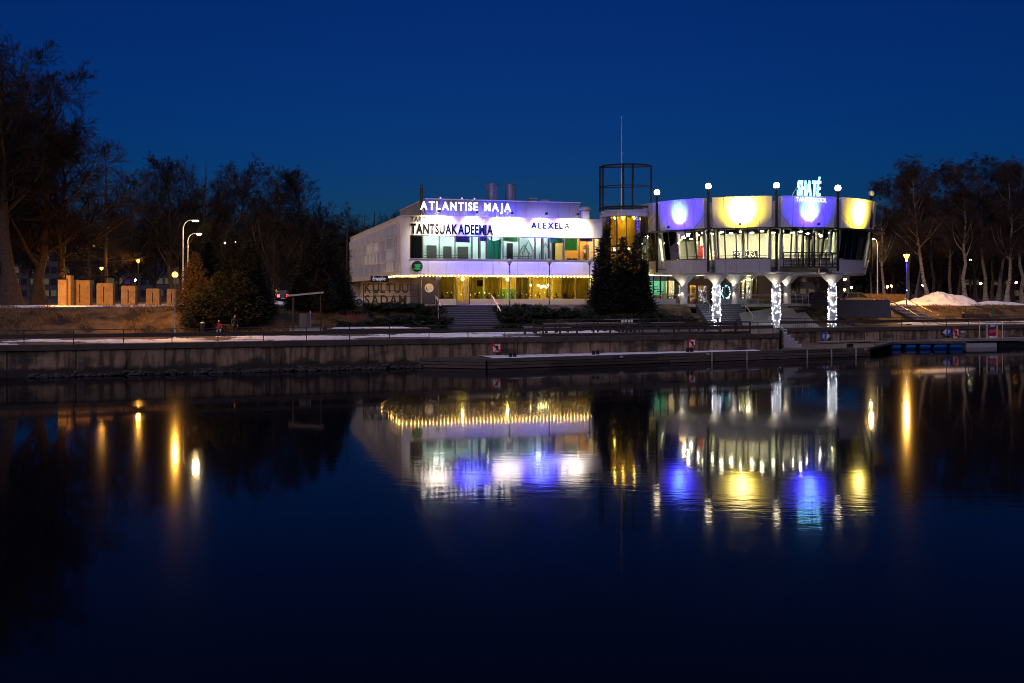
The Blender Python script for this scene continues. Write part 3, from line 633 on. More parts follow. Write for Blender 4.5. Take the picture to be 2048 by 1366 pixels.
MB().slab([(-.30, .22), (-.25, -.10), (-.12, -.2), (.16, -.2), (.26, -.1), (.30, .22)][::1], .05, .07).build('cup', gr, cs, rot)
MB().lathe([(1e-4, .05), (.44, .05), (.44, .07), (1e-4, .07)], 24).build('saucer', gr, cs, rot @ T(0, -.29, 0) @ S(1, .2, 1)); MB().tube([(.29 + .15 * math.sin(q), .07 + .12 * math.cos(q), .06) for q in np.linspace(0, math.pi, 9)], .03, 6).build('handle', gr, cs, rot)

# rooftop house, chimneys, vents
VP = 6.0; ua, ub = Bu(851, VP), Bu(1160, VP)
pent = thing('rooftop_plant_room', 'grey metal-clad plant room on the flat roof behind the sign letters', 'roof house', BM @ T(ua, VP, 14.35))
ztop = B.z(396.5, ua, VP); k = 14
for i in range(k): bx('cladding_sheet', K['grey_sheet'], pent, BM, ua + (ub - ua) * i / k + .01, ua + (ub - ua) * (i + 1) / k - .01, VP + rnd.uniform(0, .01), VP + .2, 14.36, ztop - .12)
bx('side_wall', K['grey_sheet'], pent, BM, ua, ua + .2, VP + .21, VP + 17, 14.36, ztop - .12); bx('far_wall', K['grey_sheet'], pent, BM, ub - .2, ub, VP + .21, VP + 17, 14.36, ztop - .12)
bx('roof_cap', K['white_clean'], pent, BM, ua - .08, ub + .08, VP - .08, VP + 17, ztop - .12, ztop)
for x in (881, 924, 949): MB().ball((Bu(x, VP), VP, ztop + .1), .09, 8, 6).build('marker_lamp', lamp('pink_marker', (1, .12, .35), 3.5) if 'pm' not in K else K['pm'], pent, BM); K['pm'] = bpy.data.materials['pink_marker']
def chimney(x, y0, y1, wpx, v, label, capped=False, n=20):
    u = Bu(x, v); Yw = B.w(u, v)[1]; r = wpx / 2 * Yw / FOC; z0, z1 = 14.3, ZY(y0, Yw)
    th = thing('roof_chimney', label, 'chimney', BM @ T(u, v, z0))
    MB().lathe([(r, z0), (r, z1), (r * .82, z1), (r * .82, z1 - .5)], n, (u, v)).build('flue', K['steel'] if wpx > 10 else K['dark_frame'], th, BM, smooth=False)
    MB().lathe([(r * 1.04, z1 - .28), (r * 1.04, z1 - .2)], n, (u, v)).build('band', K['grey_sheet'], th, BM)
chimney(843, 370, 400, 6.5, 5.6, 'thin dark chimney pipe at the left end of the plant room'); chimney(984.3, 367.5, 397, 22, 9, 'left of the two fat steel chimneys on the roof'); chimney(1021, 369, 398, 22, 9, 'right of the two fat steel chimneys on the roof')
for x, l in ((1065, 'larger square vent box on the plant room roof'), (1089, 'smaller square vent box on the plant room roof')):
    th = thing('roof_vent', l, 'vent', BM @ T(Bu(x, 10), 10, ztop)); h = .62 if x < 1080 else .45
    bx('vent_body', K['grey_sheet'], th, BM, Bu(x, 10) - .42, Bu(x, 10) + .42, 9.7, 10.5, ztop, ztop + h); bx('vent_cap', K['alu'], th, BM, Bu(x, 10) - .52, Bu(x, 10) + .52, 9.6, 10.6, ztop + h, ztop + h + .12)
th = thing('roof_vent', 'mushroom-capped vent beside the glass tower', 'vent', BM @ T(Bu(1170, 4), 4, 14.35)); u = Bu(1170, 4); zt = B.z(414, u, 4)
bx('vent_body', K['white_clean'], th, BM, u - .4, u + .4, 3.6, 4.4, 14.35, zt - .5); MB().lathe([(.45, zt - .5), (.75, zt - .42), (.75, zt - .2), (.5, zt)], 12, (u, 4)).build('vent_cap', K['alu'], th, BM)

# illuminated letters on the roof edge and lettering on the fascia
neon = lamp('neon_white', (1, .96, .88), 3.4)
th = thing('rooftop_sign', 'glowing white capital letters on thin supports along the roof edge', 'sign', BM @ T(Bu(840), .25, Z_PAR))
zl = B.z(418.5, Bu(840), .25)
lettering('ATLANTISE MAJA', Bu(841, .25), Bu(1021.5, .25), .86, .25, zl, BM, neon, th, bold=.022, depth=.06, gap=.26, space=.8)
for x in (846, 873, 907, 931, 952, 970, 995, 1016):
    for d in (-.18, .18): bar('support', K['alu'], th, BM, (Bu(x, .25) + d, .3, Z_PAR - .02), (Bu(x, .25), .3, zl + .02), .02, 6)
ink = mat('dark_letter', (.008, .007, .007), .95, var=.05, spec=.03); grey_ink = mat('grey_letter', (.05, .047, .047), .95, var=.05, spec=.03)
th = thing('wall_lettering', 'large dark capital lettering on the lit fascia', 'lettering', BM @ T(.2, 0, 13)); z = B.z(467, .2)
lettering('TANTSUAKADEEMIA', Bu(821), Bu(986), 1.02, -.05, B.z(466.5, .1), BM, ink, th, bold=.05, depth=.03, gap=.08)
th = thing('wall_lettering', 'thin grey four-letter lettering at the upper left of the fascia', 'lettering', BM @ T(.2, 0, 14)); lettering('TARTU', Bu(821), Bu(859), .54, -.04, B.z(443.2, .1), BM, grey_ink, th, bold=.02, depth=.02, gap=.16)
th = thing('wall_lettering', 'thin dark capital lettering on the white-lit part of the fascia', 'lettering', BM @ T(Bu(1062), 0, 13.5)); lettering('ALEXELA', Bu(1062), Bu(1139.5), .66, -.05, B.z(456.5, Bu(1062)), BM, ink, th, bold=.035, depth=.025, gap=.22)

# floodlights on short arms along the roof edge
def spot(parent, fr, p, aim, col, W, size, blend, r=.05):
    L_ = bpy.data.lights.new('flood_beam', 'SPOT'); L_.color = col; L_.energy = W; L_.spot_size = rad(size); L_.spot_blend = blend; L_.shadow_soft_size = r
    d = Vector(aim) - Vector(p); return link('flood_beam', L_, parent, fr @ T(*p) @ d.to_track_quat('-Z', 'Y').to_matrix().to_4x4())
YEL, WARM, BLU, CYA = (1, .70, .02), (1, .90, .60), (.02, .006, 1), (.08, .56, 1)
def floodlight(fr, p, aim, kind, label, W, group, size=105, arm=None):
    th = thing('floodlight', label, 'floodlight', fr @ T(*p), group)
    d = (Vector(aim) - Vector(p)).normalized(); q = Vector(p) - d * .12
    MB().box(-.14, .14, -.10, .10, -.16, .02).build('housing', K['dark_frame'], th, fr @ T(*p) @ d.to_track_quat('Z', 'Y').to_matrix().to_4x4() @ T(0, 0, -.03))
    if arm: bar('arm', K['dark_frame'], th, fr, arm, tuple(q), .025, 6)
    pp = tuple(Vector(p) + d * .03)
    if kind == 'w': spot(th, fr, pp, aim, YEL, W * 1.0, 140, 1); spot(th, fr, pp, aim, (1, .95, .86), W * 3.3, size * 1.1, 1)
    elif kind == 'y': spot(th, fr, pp, aim, YEL, W * 5.6, 118, 1); spot(th, fr, pp, aim, WARM, W * 3.4, size * .70, 1)
    elif kind == 'v': spot(th, fr, pp, aim, BLU, W * 11, 155, 1); spot(th, fr, pp, aim, (.55, .78, 1), W * 2.2, size * .85, 1)
    else: spot(th, fr, pp, aim, BLU, W * 12, 120, 1); spot(th, fr, pp, aim, (.26, .68, 1), W * 4.2, size * .56, 1)
for x, kd, W, wd in ((872, 'w', 1000, 'leftmost yellow'), (946, 'v', 620, 'left blue'), (1015, 'w', 900, 'middle yellow'), (1083, 'v', 760, 'right blue'), (1145, 'w', 900, 'rightmost yellow')):
    u = Bu(x); floodlight(BM, (u, -1.75, Z_PAR + .30), (u, .0, 13.45), kd, wd + ' floodlight on an arm over the roof edge', W, 'floodlights along the roof edge', 104, (u, .05, Z_PAR))

# string of warm bulbs under the overhang
bulb = lamp('warm_bulb', (1, .56, .12), 120)
th = thing('bulb_string', 'string of warm yellow bulbs under the white overhang', 'string lights', BM @ T(0, -.1, Z_PAN - .25))
bmesh_ = MB().ball((0, 0, 0), .052, 8, 6).mesh('bulb', True); bmesh_.materials.append(bulb)
zb = Z_PAN - .17; ul = [(i * .408 + .12, -.08) for i in range(54)] + [(-.35, .15), (-.75, .35)] + [(SD - .05, 1.2 + 1.75 * i) for i in range(8)]
for u, v in ul:
    if u < U1 - .5: link('bulb', bmesh_, th, BM @ T(u, v, zb + rnd.uniform(-.012, .012)))
MB().tube([(U1 - .6, -.08, zb + .07), (.05, -.08, zb + .07), (SD - .05, .6, zb + .07), (SD - .05, 13.5, zb + .07)], .012, 5).build('cable', K['black_steel'], th, BM)

# ------------------------------------------------------------------ glazed stair tower with the open steel crown
TX, TY = PX(1251, 117.4), 117.4; TA = -math.atan2(TX, TY); TM = T(TX, TY, 0) @ RZ(TA); TR = 2.72
tw = thing('glass_tower', 'round glazed stair tower glowing yellow between the two buildings', 'tower', TM @ T(0, 0, GB))
tint_y = glass('amber_glass', (.85, .80, .60), .06)
A = [rad(a) for a in (-100, -72, -46, -22, 2, 26, 40, 66, 92)]
ZB0, ZB1 = 15.05, 15.7
for a, c in zip(A[:-1], A[1:]):
    MB().sector(TR - .12, TR + .05, TR - .12, TR + .05, ZB0, ZB1 - .1, a + .006, c - .006, 4).build('band_panel', K['white'], tw, TM)
    for z0, z1 in ((5.4, 8.2), (8.4, 11.4), (11.6, ZB0 - .05)): MB().sector(TR - .03, TR - .015, TR - .03, TR - .015, z0, z1, a + .03, c - .03, 4).build('glass_pane', tint_y, tw, TM)
for a in A: bx('mullion', K['dark_frame'], tw, TM @ RZ(a), -.06, .06, -TR - .01, -TR + .16, GB, ZB0)
for z in (5.25, 8.22, 11.42): MB().sector(TR - .12, TR, TR - .12, TR, z, z + .16, A[0], A[-1], 24).build('transom', K['dark_frame'], tw, TM)
MB().lathe([(TR + .16, ZB1 - .1), (TR + .16, ZB1), (.01, ZB1 + .02)], 40).build('roof_disc', K['white_clean'], tw, TM)
ycore = mat('tower_core_wall', (.62, .45, .08), .8, var=.05)
MB().lathe([(1.25, GB), (1.25, ZB0)], 24, (0, .8)).build('stair_core', ycore, tw, TM); MB().lathe([(TR - .15, 14.95), (.01, 14.96)], 32).build('tower_ceiling', ycore, tw, TM)
MB().sector(TR - .3, TR - .1, TR - .3, TR - .1, GB, ZB0, rad(98), rad(262), 16).build('rear_wall', ycore, tw, TM)
for k in range(26): MB().sector(1.2, TR - .25, 1.2, TR - .25, GB + .36 * k, GB + .36 * k + .2, rad(-80 + 22 * (k % 14)), rad(-58 + 22 * (k % 14)), 2).build('stair_tread', K['pale_concrete'], tw, TM)
tl = lamp('tower_light', (1, .72, .18), 130)
for a, z in ((-70, 14.75), (-38, 14.85), (-8, 14.75), (30, 14.8), (-40, 11.2), (10, 11.2), (-30, 8.0), (40, 8.0)): MB().ball((2.0 * math.sin(rad(a)), -2.0 * math.cos(rad(a)), z), .12, 10, 6).build('ceiling_lamp', tl, tw, TM)
bx('side_panel', K['grey_sheet'], tw, TM, -TR - .3, -TR + .2, .2, 2.2, 14.6, ZB1 - .06)
# crown: bowed front ring and straight rear chord on three levels, carried by posts
cr = thing('steel_crown', 'open black steel frame standing on the glass tower roof', 'steel frame', TM @ T(0, 0, ZB1))
CR_ = 3.0
for z, r in ((16.15, .10), (18.6, .055), (21.0, .10)):
    arc = [(CR_ * math.sin(rad(a)), -CR_ * math.cos(rad(a)) * .85 + .3, z) for a in np.linspace(-88, 88, 19)]
    MB().tube(arc, r, 6).build('ring_bar', K['black_steel'], cr, TM); bar('chord_bar', K['black_steel'], cr, TM, arc[0], arc[-1], r, 6)
    if r > .06:
        for i in range(2, 17, 3): bar('radial_bar', K['black_steel'], cr, TM, arc[i], (arc[i][0], .3, z), .04, 6)
for a in (-88, -62, -5, 16, 88): x, y = CR_ * math.sin(rad(a)), -CR_ * math.cos(rad(a)) * .85 + .3; bar('post', K['black_steel'], cr, TM, (x, y, ZB1), (x, y, 21.02), .13 if abs(a) < 80 else .11, 8)
fp = thing('flagpole', 'tall white flagpole rising behind the black rooftop frame', 'flagpole', TM @ T(-.45, .9, ZB1))
MB().tube([(-.47, .9, ZB1), (-.47, .9, 21), (-.47, .9, ZY(233, 118))], [.09, .075, .04], 10).build('pole', K['white_clean'], fp, TM, smooth=True); MB().ball((-.47, .9, ZY(233, 118)), .09, 10, 6).build('finial', K['alu'], fp, TM)

# ------------------------------------------------------------------ round pavilion
VX, VY = 29.05, 121.0; VM = T(VX, VY, 0) @ RZ(-math.atan2(VX, VY))
pav = thing('round_pavilion', 'round white pavilion on columns with scalloped window bays lit blue and yellow', 'building', VM @ T(0, 0, GB))
DT = 30.0; BAYS = [(-64.5, 0), (-34.5, 0), (-4.5, 0), (25.5, 0), (55.5, 0), (85.5, 0), (-94.5, 0), (115.5, 0)]
HW = 13.0; NP = 5
def rr(z): return np.interp(z, [8.35, 9.85, 13.1, 16.6], [12.95, 13.3, 13.8, 14.2])
Z0, Z1, Z2, Z3 = 8.4, 9.85, 13.1, 16.55
pw = rad(2 * HW / NP)
def sec_mesh(name, m_, z0, z1, th_, a0, a1, n=2, inset=0.0):
    me = MB().sector(rr(z0) - th_, rr(z0) - inset, rr(z1) - th_, rr(z1) - inset, z0, z1, a0, a1, n).mesh(name); me.materials.append(m_); return me
g_ = rad(.09)
m_drum = sec_mesh('drum_panel', K['white'], Z2, Z3 - .1, .25, -pw / 2 + g_, pw / 2 - g_); m_sill = sec_mesh('sill_panel', K['white'], Z0, Z1, .25, -pw / 2 + g_, pw / 2 - g_)
m_pane = sec_mesh('window_pane', K['glass'], Z1 + .08, Z2 - .06, .03, -pw / 2 + .004, pw / 2 - .004, 1, .018); m_pane_d = sec_mesh('window_pane', K['glass_dim_room'], Z1 + .08, Z2 - .06, .03, -pw / 2 + .004, pw / 2 - .004, 1, .018)  # right-hand bays: the dim olive room light is put into the pane tint
m_mull = sec_mesh('mullion', K['dark_frame'], Z1, Z2, .16, -.0042, .0042, 1, -.01); m_cap = MB().sector(rr(Z3) - 1.3, rr(Z3) + .04, rr(Z3) - 1.3, rr(Z3) + .04, Z3 - .098, Z3, rad(-HW), rad(HW), 10).mesh('bay_cap'); m_cap.materials.append(K['white_clean'])
m_stile = sec_mesh('bay_post', K['white_clean'], Z1, Z2, .35, -.010, .010, 1, -.015)
side_me = {}
for s in (-1, 1):
    for nm, z0, z1 in (('lo', Z0, Z1), ('hi', Z2, Z3 - .1)): side_me[(s, nm)] = MB().sector(rr(z0) - 1.5, rr(z0) - .26, rr(z1) - 1.5, rr(z1) - .26, z0, z1, s * rad(HW) - .006, s * rad(HW) + .006, 1).mesh('bay_side'); side_me[(s, nm)].materials.append(K['white'])
    side_me[(s, 'gl')] = MB().sector(rr(Z1) - 1.4, rr(Z1) - .37, rr(Z2) - 1.4, rr(Z2) - .37, Z1 + .05, Z2 - .05, s * rad(HW) - .001, s * rad(HW) + .001, 1).mesh('bay_side_glass'); side_me[(s, 'gl')].materials.append(K['glass_side'])
for bi, (bc, _) in enumerate(BAYS):
    for i in range(NP):
        mm = VM @ RZ(rad(bc + (i - 2) * 2 * HW / NP))
        link('drum_panel', m_drum, pav, mm)
        if not (abs(bc - 25.5) < 1 and i in (1, 2, 3)): link('sill_panel', m_sill, pav, mm)
        link('window_pane', m_pane_d if (abs(bc - 55.5) < 1 or abs(bc - 85.5) < 1) else m_pane, pav, mm)
    for i in range(1, NP): link('mullion', m_mull, pav, VM @ RZ(rad(bc + (i - 2.5) * 2 * HW / NP)))
    for s in (-1, 1): link('bay_post', m_stile, pav, VM @ RZ(rad(bc + s * (HW - .55)))); [link('bay_side', side_me[(s, k)], pav, VM @ RZ(rad(bc))) for k in ('lo', 'hi')]; link('bay_side_glass', side_me[(s, 'gl')], pav, VM @ RZ(rad(bc)))
    link('bay_cap', m_cap, pav, VM @ RZ(rad(bc)))
    for z in (Z1 + .0, Z2 - .07): MB().sector(rr(z) - .14, rr(z) + .03, rr(z) - .14, rr(z) + .03, z + .001, z + .075, rad(-HW), rad(HW), 10).build('window_rail', K['dark_frame'], pav, VM @ RZ(rad(bc)))
# inner drum seen in the gaps, slabs, soffit, canopy ring
MB().lathe([(rr(Z2) - 1.45, Z2), (rr(Z3) - 1.45, Z3 - .45)], 88).build('inner_drum', K['white'], pav, VM); MB().lathe([(rr(Z0) - 1.45, Z0), (rr(Z1) - 1.4, Z1)], 88).build('inner_drum', K['white'], pav, VM)
MB().lathe([(.01, Z3 - .6), (rr(Z3) - 1.4, Z3 - .6)], 88).build('roof_sheet', K['grey_sheet'], pav, VM)
for k in range(12):
    a = rad(-19.5 + DT * k); MB().sector(rr(Z1) - 1.42, rr(Z1) - 1.38, rr(Z2) - 1.42, rr(Z2) - 1.38, Z1, Z2, a - rad(2.2), a + rad(2.2), 1).build('gap_pane', K['glass_side'], pav, VM)
    for s in (-1, 1): MB().sector(rr(Z1) - 1.48, rr(Z1) - 1.3, rr(Z2) - 1.48, rr(Z2) - 1.3, Z1, Z2, a + s * rad(2.0) - .006, a + s * rad(2.0) + .006, 1).build('gap_frame', K['dark_frame'], pav, VM)
MB().lathe([(.01, 8.24), (12.8, 8.24), (13.05, 8.395), (.01, 8.395)], 88).build('soffit_slab', K['white_clean'], pav, VM)
fw = mat('pavilion_floor', (.30, .26, .20), .4, var=.1); cw_ = mat('pavilion_ceiling', (.70, .70, .60), .7, var=.03); wi = mat('pavilion_wall', (.66, .66, .55), .7, var=.04)
MB().lathe([(.01, 8.98), (12.3, 8.98)], 64).build('floor_deck', fw, pav, VM); MB().lathe([(.01, 13.0), (12.6, 13.0)], 64).build('ceiling_sheet', cw_, pav, VM)
MB().sector(13.0, 15.0, 13.0, 15.0, 13.06, 13.10, rad(-116), rad(140), 80).build('canopy_sheet', K['grey_sheet'], pav, VM)
MB().sector(14.98, 15.07, 14.98, 15.07, 13.02, 13.16, rad(-116), rad(140), 80).build('canopy_edge', K['dark_frame'], pav, VM)
GAPS = [-49.5, -19.5, 10.5, 40.5, 70.5]
for k, a in enumerate(range(-110, 138, 8)): bar('canopy_rib', K['dark_frame'], pav, VM @ RZ(rad(a)), (0, -13.2, 13.02), (0, -14.98, 13.05), .03, 6)
for a in GAPS:
    for d in (-5.2, 5.2): q = rad(a + d); bar('tie_cable', K['black_steel'], pav, VM, (14.0 * math.sin(rad(a)), -14.0 * math.cos(rad(a)), 15.2), (14.9 * math.sin(q), -14.9 * math.cos(q), 13.12), .018, 5)
# interior: core wall, columns, ceiling lights, bar, mirrors
MB().lathe([(6.2, 9), (6.2, 13)], 40).build('core_wall', wi, pav, VM)
MB().sector(11.6, 11.75, 11.6, 11.75, 9, 13, rad(96), rad(264), 40).build('rear_inner_wall', wi, pav, VM)
dl_ = lamp('pavilion_downlight', (1, .93, .60), 170)
for r_, n_, o_ in ((8.2, 22, 0), (10.6, 30, .1)):
    for i in range(n_):
        a = 2 * math.pi * i / n_ + o_
        if math.cos(a) < -.45: continue
        MB().lathe([(1e-3, 12.93), (.19, 12.93), (.19, 12.99), (1e-3, 12.99)], 10, (r_ * math.sin(a), -r_ * math.cos(a))).build('downlight', dl_, pav, VM)
for a in (-50, -35, -20, -5, 10, 25.5, 40, 56, 71): bar('inner_column', wi, pav, VM, (10.9 * math.sin(rad(a)), -10.9 * math.cos(rad(a)), 9), (10.9 * math.sin(rad(a)), -10.9 * math.cos(rad(a)), 13), .22, 14)
redm = mat('red_panel', (.55, .03, .02), .6, var=.05); orm = mat('orange_panel', (.65, .22, .03), .6, var=.1)
for a0, a1, z1, m_, r0 in ((-41, -37, 11.6, redm, 9.2), (-31.5, -26, 12.1, orm, 8.3), (-46, -43, 11.2, K['dark_frame'], 9), (-14, -8.5, 10.9, K['dark_frame'], 8.6), (-7, -2, 10.9, K['dark_frame'], 8.6), (-1, 4, 10.9, K['dark_frame'], 8.6), (20, 23, 11.4, K['black_steel'], 8.8), (52, 56, 12.2, orm, 8.5)):
    MB().sector(r0 - .1, r0, r0 - .1, r0, 9, z1, rad(a0), rad(a1), 4).build('inner_screen', m_, pav, VM)
for bc in (-34.5, -4.5):
    for z in (10.25, 10.02): MB().tube([(12.2 * math.sin(rad(bc + a)), -12.2 * math.cos(rad(bc + a)), z) for a in np.linspace(-12, 12, 9)], .03, 5).build('ballet_bar', K['dark_frame'], pav, VM)
spk = lamp('sparkle_light', (1, .85, .45), 14)
for i in range(60):
    a = rad(rnd.choice([rnd.uniform(-31, -26), rnd.uniform(-14, 6), rnd.uniform(-13, 5)])); z = rnd.uniform(10.2, 11.0); MB().ball((8.7 * math.sin(a), -8.7 * math.cos(a), z), .035, 5, 4).build('sparkle_bulb', spk, pav, VM)
# balcony and its glazed door in the bay under the neon sign
m = [VM @ RZ(rad(25.5))][0]
MB().sector(12.8, 14.65, 12.8, 14.65, 8.86, 9.0, rad(-12.6), rad(13.2), 12).build('balcony_floor', K['wet_wood'], pav, m)
for k in range(9):
    z = 9.18 + k * .135
    MB().sector(14.55, 14.59, 14.55, 14.59, z, z + .06, rad(-12.6), rad(13.2), 14).build('balcony_slat', K['black_steel'], pav, m)
MB().sector(14.49, 14.63, 14.49, 14.63, 10.42, 10.52, rad(-12.7), rad(13.3), 14).build('balcony_rail', K['black_steel'], pav, m)
for a in np.linspace(-12.5, 13.1, 9): bx('balcony_post', K['black_steel'], pav, m @ RZ(rad(a)), -.04, .04, -14.54, -14.44, 8.9, 10.45)
for s in (-12.5, 13.1): bx('balcony_rail', K['black_steel'], pav, m @ RZ(rad(s)), -.03, .03, -14.5, -13.3, 10.38, 10.46)
for a in (-2.7, 0, 2.7): bx('door_stile', K['black_steel'], pav, m @ RZ(rad(a)), -.09, .09, -13.85, -13.65, 9.0, 12.35)
MB().sector(13.63, 13.87, 13.63, 13.87, 12.3, 12.5, rad(-3.1), rad(3.1), 3).build('door_head', K['black_steel'], pav, m)
# globe lamps on dark masts in the gaps between the bays
for a, y, lit, nm in zip(GAPS, (385, 372.5, 371, 376, 387), (1, 1, 1, 1, 0), ('at the pavilion corner beside the glass tower', 'between the left blue bay and the front yellow bay', 'between the front yellow bay and the neon sign', 'right of the neon sign', 'unlit, behind the rightmost yellow bay')):
    q = rad(a); x, yv = 13.95 * math.sin(q), -13.95 * math.cos(q); Yw = (VM @ Vector((x, yv, 0))).y; zt = ZY(y, Yw)
    th = thing('mast_lamp', 'globe lamp on a dark mast ' + nm, 'lamp', VM @ T(x, yv, 8.6), 'globe lamps around the pavilion')
    bar('mast', K['black_steel'], th, VM, (x, yv, 8.5), (x, yv, zt - .3), .14, 10); bar('collar', K['black_steel'], th, VM, (x, yv, zt - .42), (x, yv, zt - .26), .2, 10); bar('bracket', K['black_steel'], th, VM, (x, yv, 13.3), (x * .93, yv * .93, 13.3), .06, 6); bar('bracket', K['black_steel'], th, VM, (x, yv, 8.9), (x * .9, yv * .9, 8.9), .06, 6)
    MB().ball((x, yv, zt), .33, 18, 12).build('globe', K['globe_lit'] if lit else K['opal'], th, VM, smooth=True)
# floodlights on the canopy edge aimed at the bays
for bc, kd, W, wd in ((-34.5, 'b', 420, 'blue floodlight on the canopy before the leftmost bay'), (-4.5, 'y', 700, 'yellow floodlight on the canopy before the front bay'), (25.5, 'b', 430, 'blue floodlight on the canopy below the neon sign'), (55.5, 'y', 560, 'yellow floodlight on the canopy before the rightmost bay')):
    q = VM @ RZ(rad(bc)); floodlight(q, (0, -15.8, 13.5), (0, -14.0, 14.85), kd, wd, W, 'floodlights on the pavilion canopy', 112, (0, -15.0, 13.1))
# neon dance-school sign standing on the drum
cy_halo = lamp('cyan_glow_halo', (.005, .50, .72), .75); cy_w = lamp('cyan_white_neon', (.22, .85, 1), 3.4)
NF = Frame(*(VM @ Vector((14.2 * math.sin(rad(25.5)), -14.2 * math.cos(rad(25.5)), 0))).xy, math.radians(25.5) - math.atan2(VX, VY))
th = thing('neon_sign', 'cyan glowing slanted dance-school letters on top of the blue bay', 'sign', NF.m @ T(0, 0, Z3))
yw = NF.Y
lettering('SHATÉ', NF.u(1594.5), NF.u(1640), ZY(362, yw) - ZY(390.5, yw), -.05, ZY(390.5, yw), NF.m, cy_w, th, bold=.022, depth=.08, gap=.20, shear=.32)
lettering('TANTSUKOOL', NF.u(1590), NF.u(1651), ZY(394, yw) - ZY(402.5, yw), -.22, ZY(403.5, yw), NF.m, lamp('soft_white_neon', (.85, 1, 1), 1.5), th, bold=.0, depth=.04, gap=.16, shear=.12, slant=-.016)
lettering('SHATÉ', NF.u(1594.5), NF.u(1640), ZY(362, yw) - ZY(390.5, yw), .12, ZY(390.5, yw), NF.m, cy_halo, th, bold=.06, depth=.03, gap=.12, shear=.32, name='letter_halo')  # bolder cyan letters behind, added as the glow around the neon
for x in (1588, 1612, 1632): bar('support', K['steel'], th, NF.m, (NF.u(x), .5, Z3 - .05), (NF.u(x + 8), .16, ZY(372, yw)), .03, 6)

# columns with flared heads; the three front ones carry wound fairy lights
led = lamp('fairy_led', (.80, .85, 1), 30)
def column(x, Y, base, label, lights, seed):
    X = PX(x, Y); th = thing('flared_column', label, 'column', T(X, Y, base), 'flared columns under the pavilion')
    r = .42; MB().lathe([(r, base), (r, 7.15), (r + .06, 7.3), (1.35, 8.18), (1.38, 8.235)], 28, (X, Y)).build('shaft', K['white_clean'], th, smooth=False)
    q = Vector((X, Y)).normalized(); fx, fy = X - q.x * (r + .10) - .28, Y - q.y * (r + .05)
    bx('lamp_box', K['white_clean'], th, I4, fx - .10, fx + .10, fy - .10, fy + .10, 6.45, 6.75)
    up = bpy.data.lights.new('wall_lamp_beam', 'SPOT'); up.energy = 60; up.color = (1, .84, .58); up.spot_size = rad(95); up.spot_blend = .6; up.shadow_soft_size = .06
    for s in (1, -1): link('wall_lamp_beam', up, th, T(fx, fy, 6.6 + s * .18) @ Matrix.Rotation(math.pi if s > 0 else 0, 4, 'X'))
    if lights:
        f = thing('fairy_lights', 'white fairy lights wound round ' + lights, 'fairy lights', T(X, Y, base)); rs = random.Random(seed); m = MB(); w_ = MB()
        pts = []
        for k in range(430):
            t_ = k / 430; z = base + .15 + t_ * (7.0 - base - .15); a = t_ * 2 * math.pi * 6.5 + .7 * math.sin(t_ * 40) ; pts.append((X + (r + .03) * math.sin(a), Y - (r + .03) * math.cos(a), z + .25 * math.sin(a * 1.7)))
            c = pts[-1]; c = c if k % 2 else (2 * X - c[0], c[1], c[2])
            if (k // 2) % 5 < 3: m.ball((c[0] + rs.gauss(0, .03), c[1] + rs.gauss(0, .03), c[2] + rs.gauss(0, .10)), .024, 4, 3)
        w_.tube(pts, .008, 3).build('wire', K['opal'], f); m.build('led_bulbs', led, f, kind='stuff')
column(1433, 110.9, 2.35, 'front column left of the others, wound with fairy lights', 'the left front column', 1); column(1552.5, 109.5, 2.35, 'middle front column before the brick wall, wound with fairy lights', 'the middle front column', 2); column(1664.5, 110.1, 2.40, 'right front column standing by the quay, wound with fairy lights', 'the right front column', 3)
column(1367.5, 114.6, GB, 'plain rear column by the glazed stair', None, 4); column(1470.5, 115.4, GB, 'plain rear column between the shop windows', None, 5); column(1574.5, 117.6, GB, 'plain rear column right of the brick wall', None, 6)
for x, Y in ((1394, 112.5), (1411, 113), (1508, 112), (1585, 114)):
    th = thing('ceiling_projector', {1394: 'small white ceiling lamp left of the front columns', 1411: 'small white ceiling lamp before the wooden entrance', 1508: 'twin projector hung under the soffit before the brick wall', 1585: 'small white lamp under the soffit by the right rear column'}[x], 'lamp', T(PX(x, Y), Y, 8.24))
    bx('body', K['white_clean'], th, I4, PX(x, Y) - .16, PX(x, Y) + .16, Y - .16, Y + .16, 7.75, 8.05); bar('stem', K['alu'], th, I4, (PX(x, Y), Y, 8.0), (PX(x, Y), Y, 8.25), .03, 6)

# ground floor under the pavilion
G = Frame(PX(1297, 116.8), 116.8, math.atan(.218)); GM = G.m
Gu = lambda x, v=0: G.u(x, v)
gf = thing('shop_row', 'ground floor under the pavilion with glazing, wooden entrance and brick wall', 'shop front', GM @ T(0, 0, GB))
ztop_ = 8.2; woodm = mat('entrance_wood', (.30, .16, .07), .6, var=.2, vs=2, streak=(1, 1, .3)); bricks = mat('pinkish_brick', (.42, .27, .19), .8, var=.12, vs=3, bump=.3, bs=7)
a, c = Gu(1297), Gu(1351)
bx('plinth', K['white_clean'], gf, GM, a, c, -.1, .2, GB, 5.5)
for x in (1298, 1307, 1321, 1336, 1350): bx('mullion', K['dark_frame'], gf, GM, Gu(x) - .06, Gu(x) + .06, -.05, .15, 5.5, ztop_)
for x0, x1 in ((1298, 1307), (1307, 1321), (1321, 1336), (1336, 1350)):
    bx('window_pane', K['glass'], gf, GM, Gu(x0) + .07, Gu(x1) - .07, .04, .06, 5.52, 7.6); bx('top_panel', K['white_clean'], gf, GM, Gu(x0) + .07, Gu(x1) - .07, 0, .1, 7.68, ztop_ - .02)
bx('transom', K['dark_frame'], gf, GM, a, c, -.04, .14, 7.6, 7.68)
tealw = mat('teal_brick_wall', (.10, .42, .36), .7, var=.12, vs=4, bump=.4, bs=6)
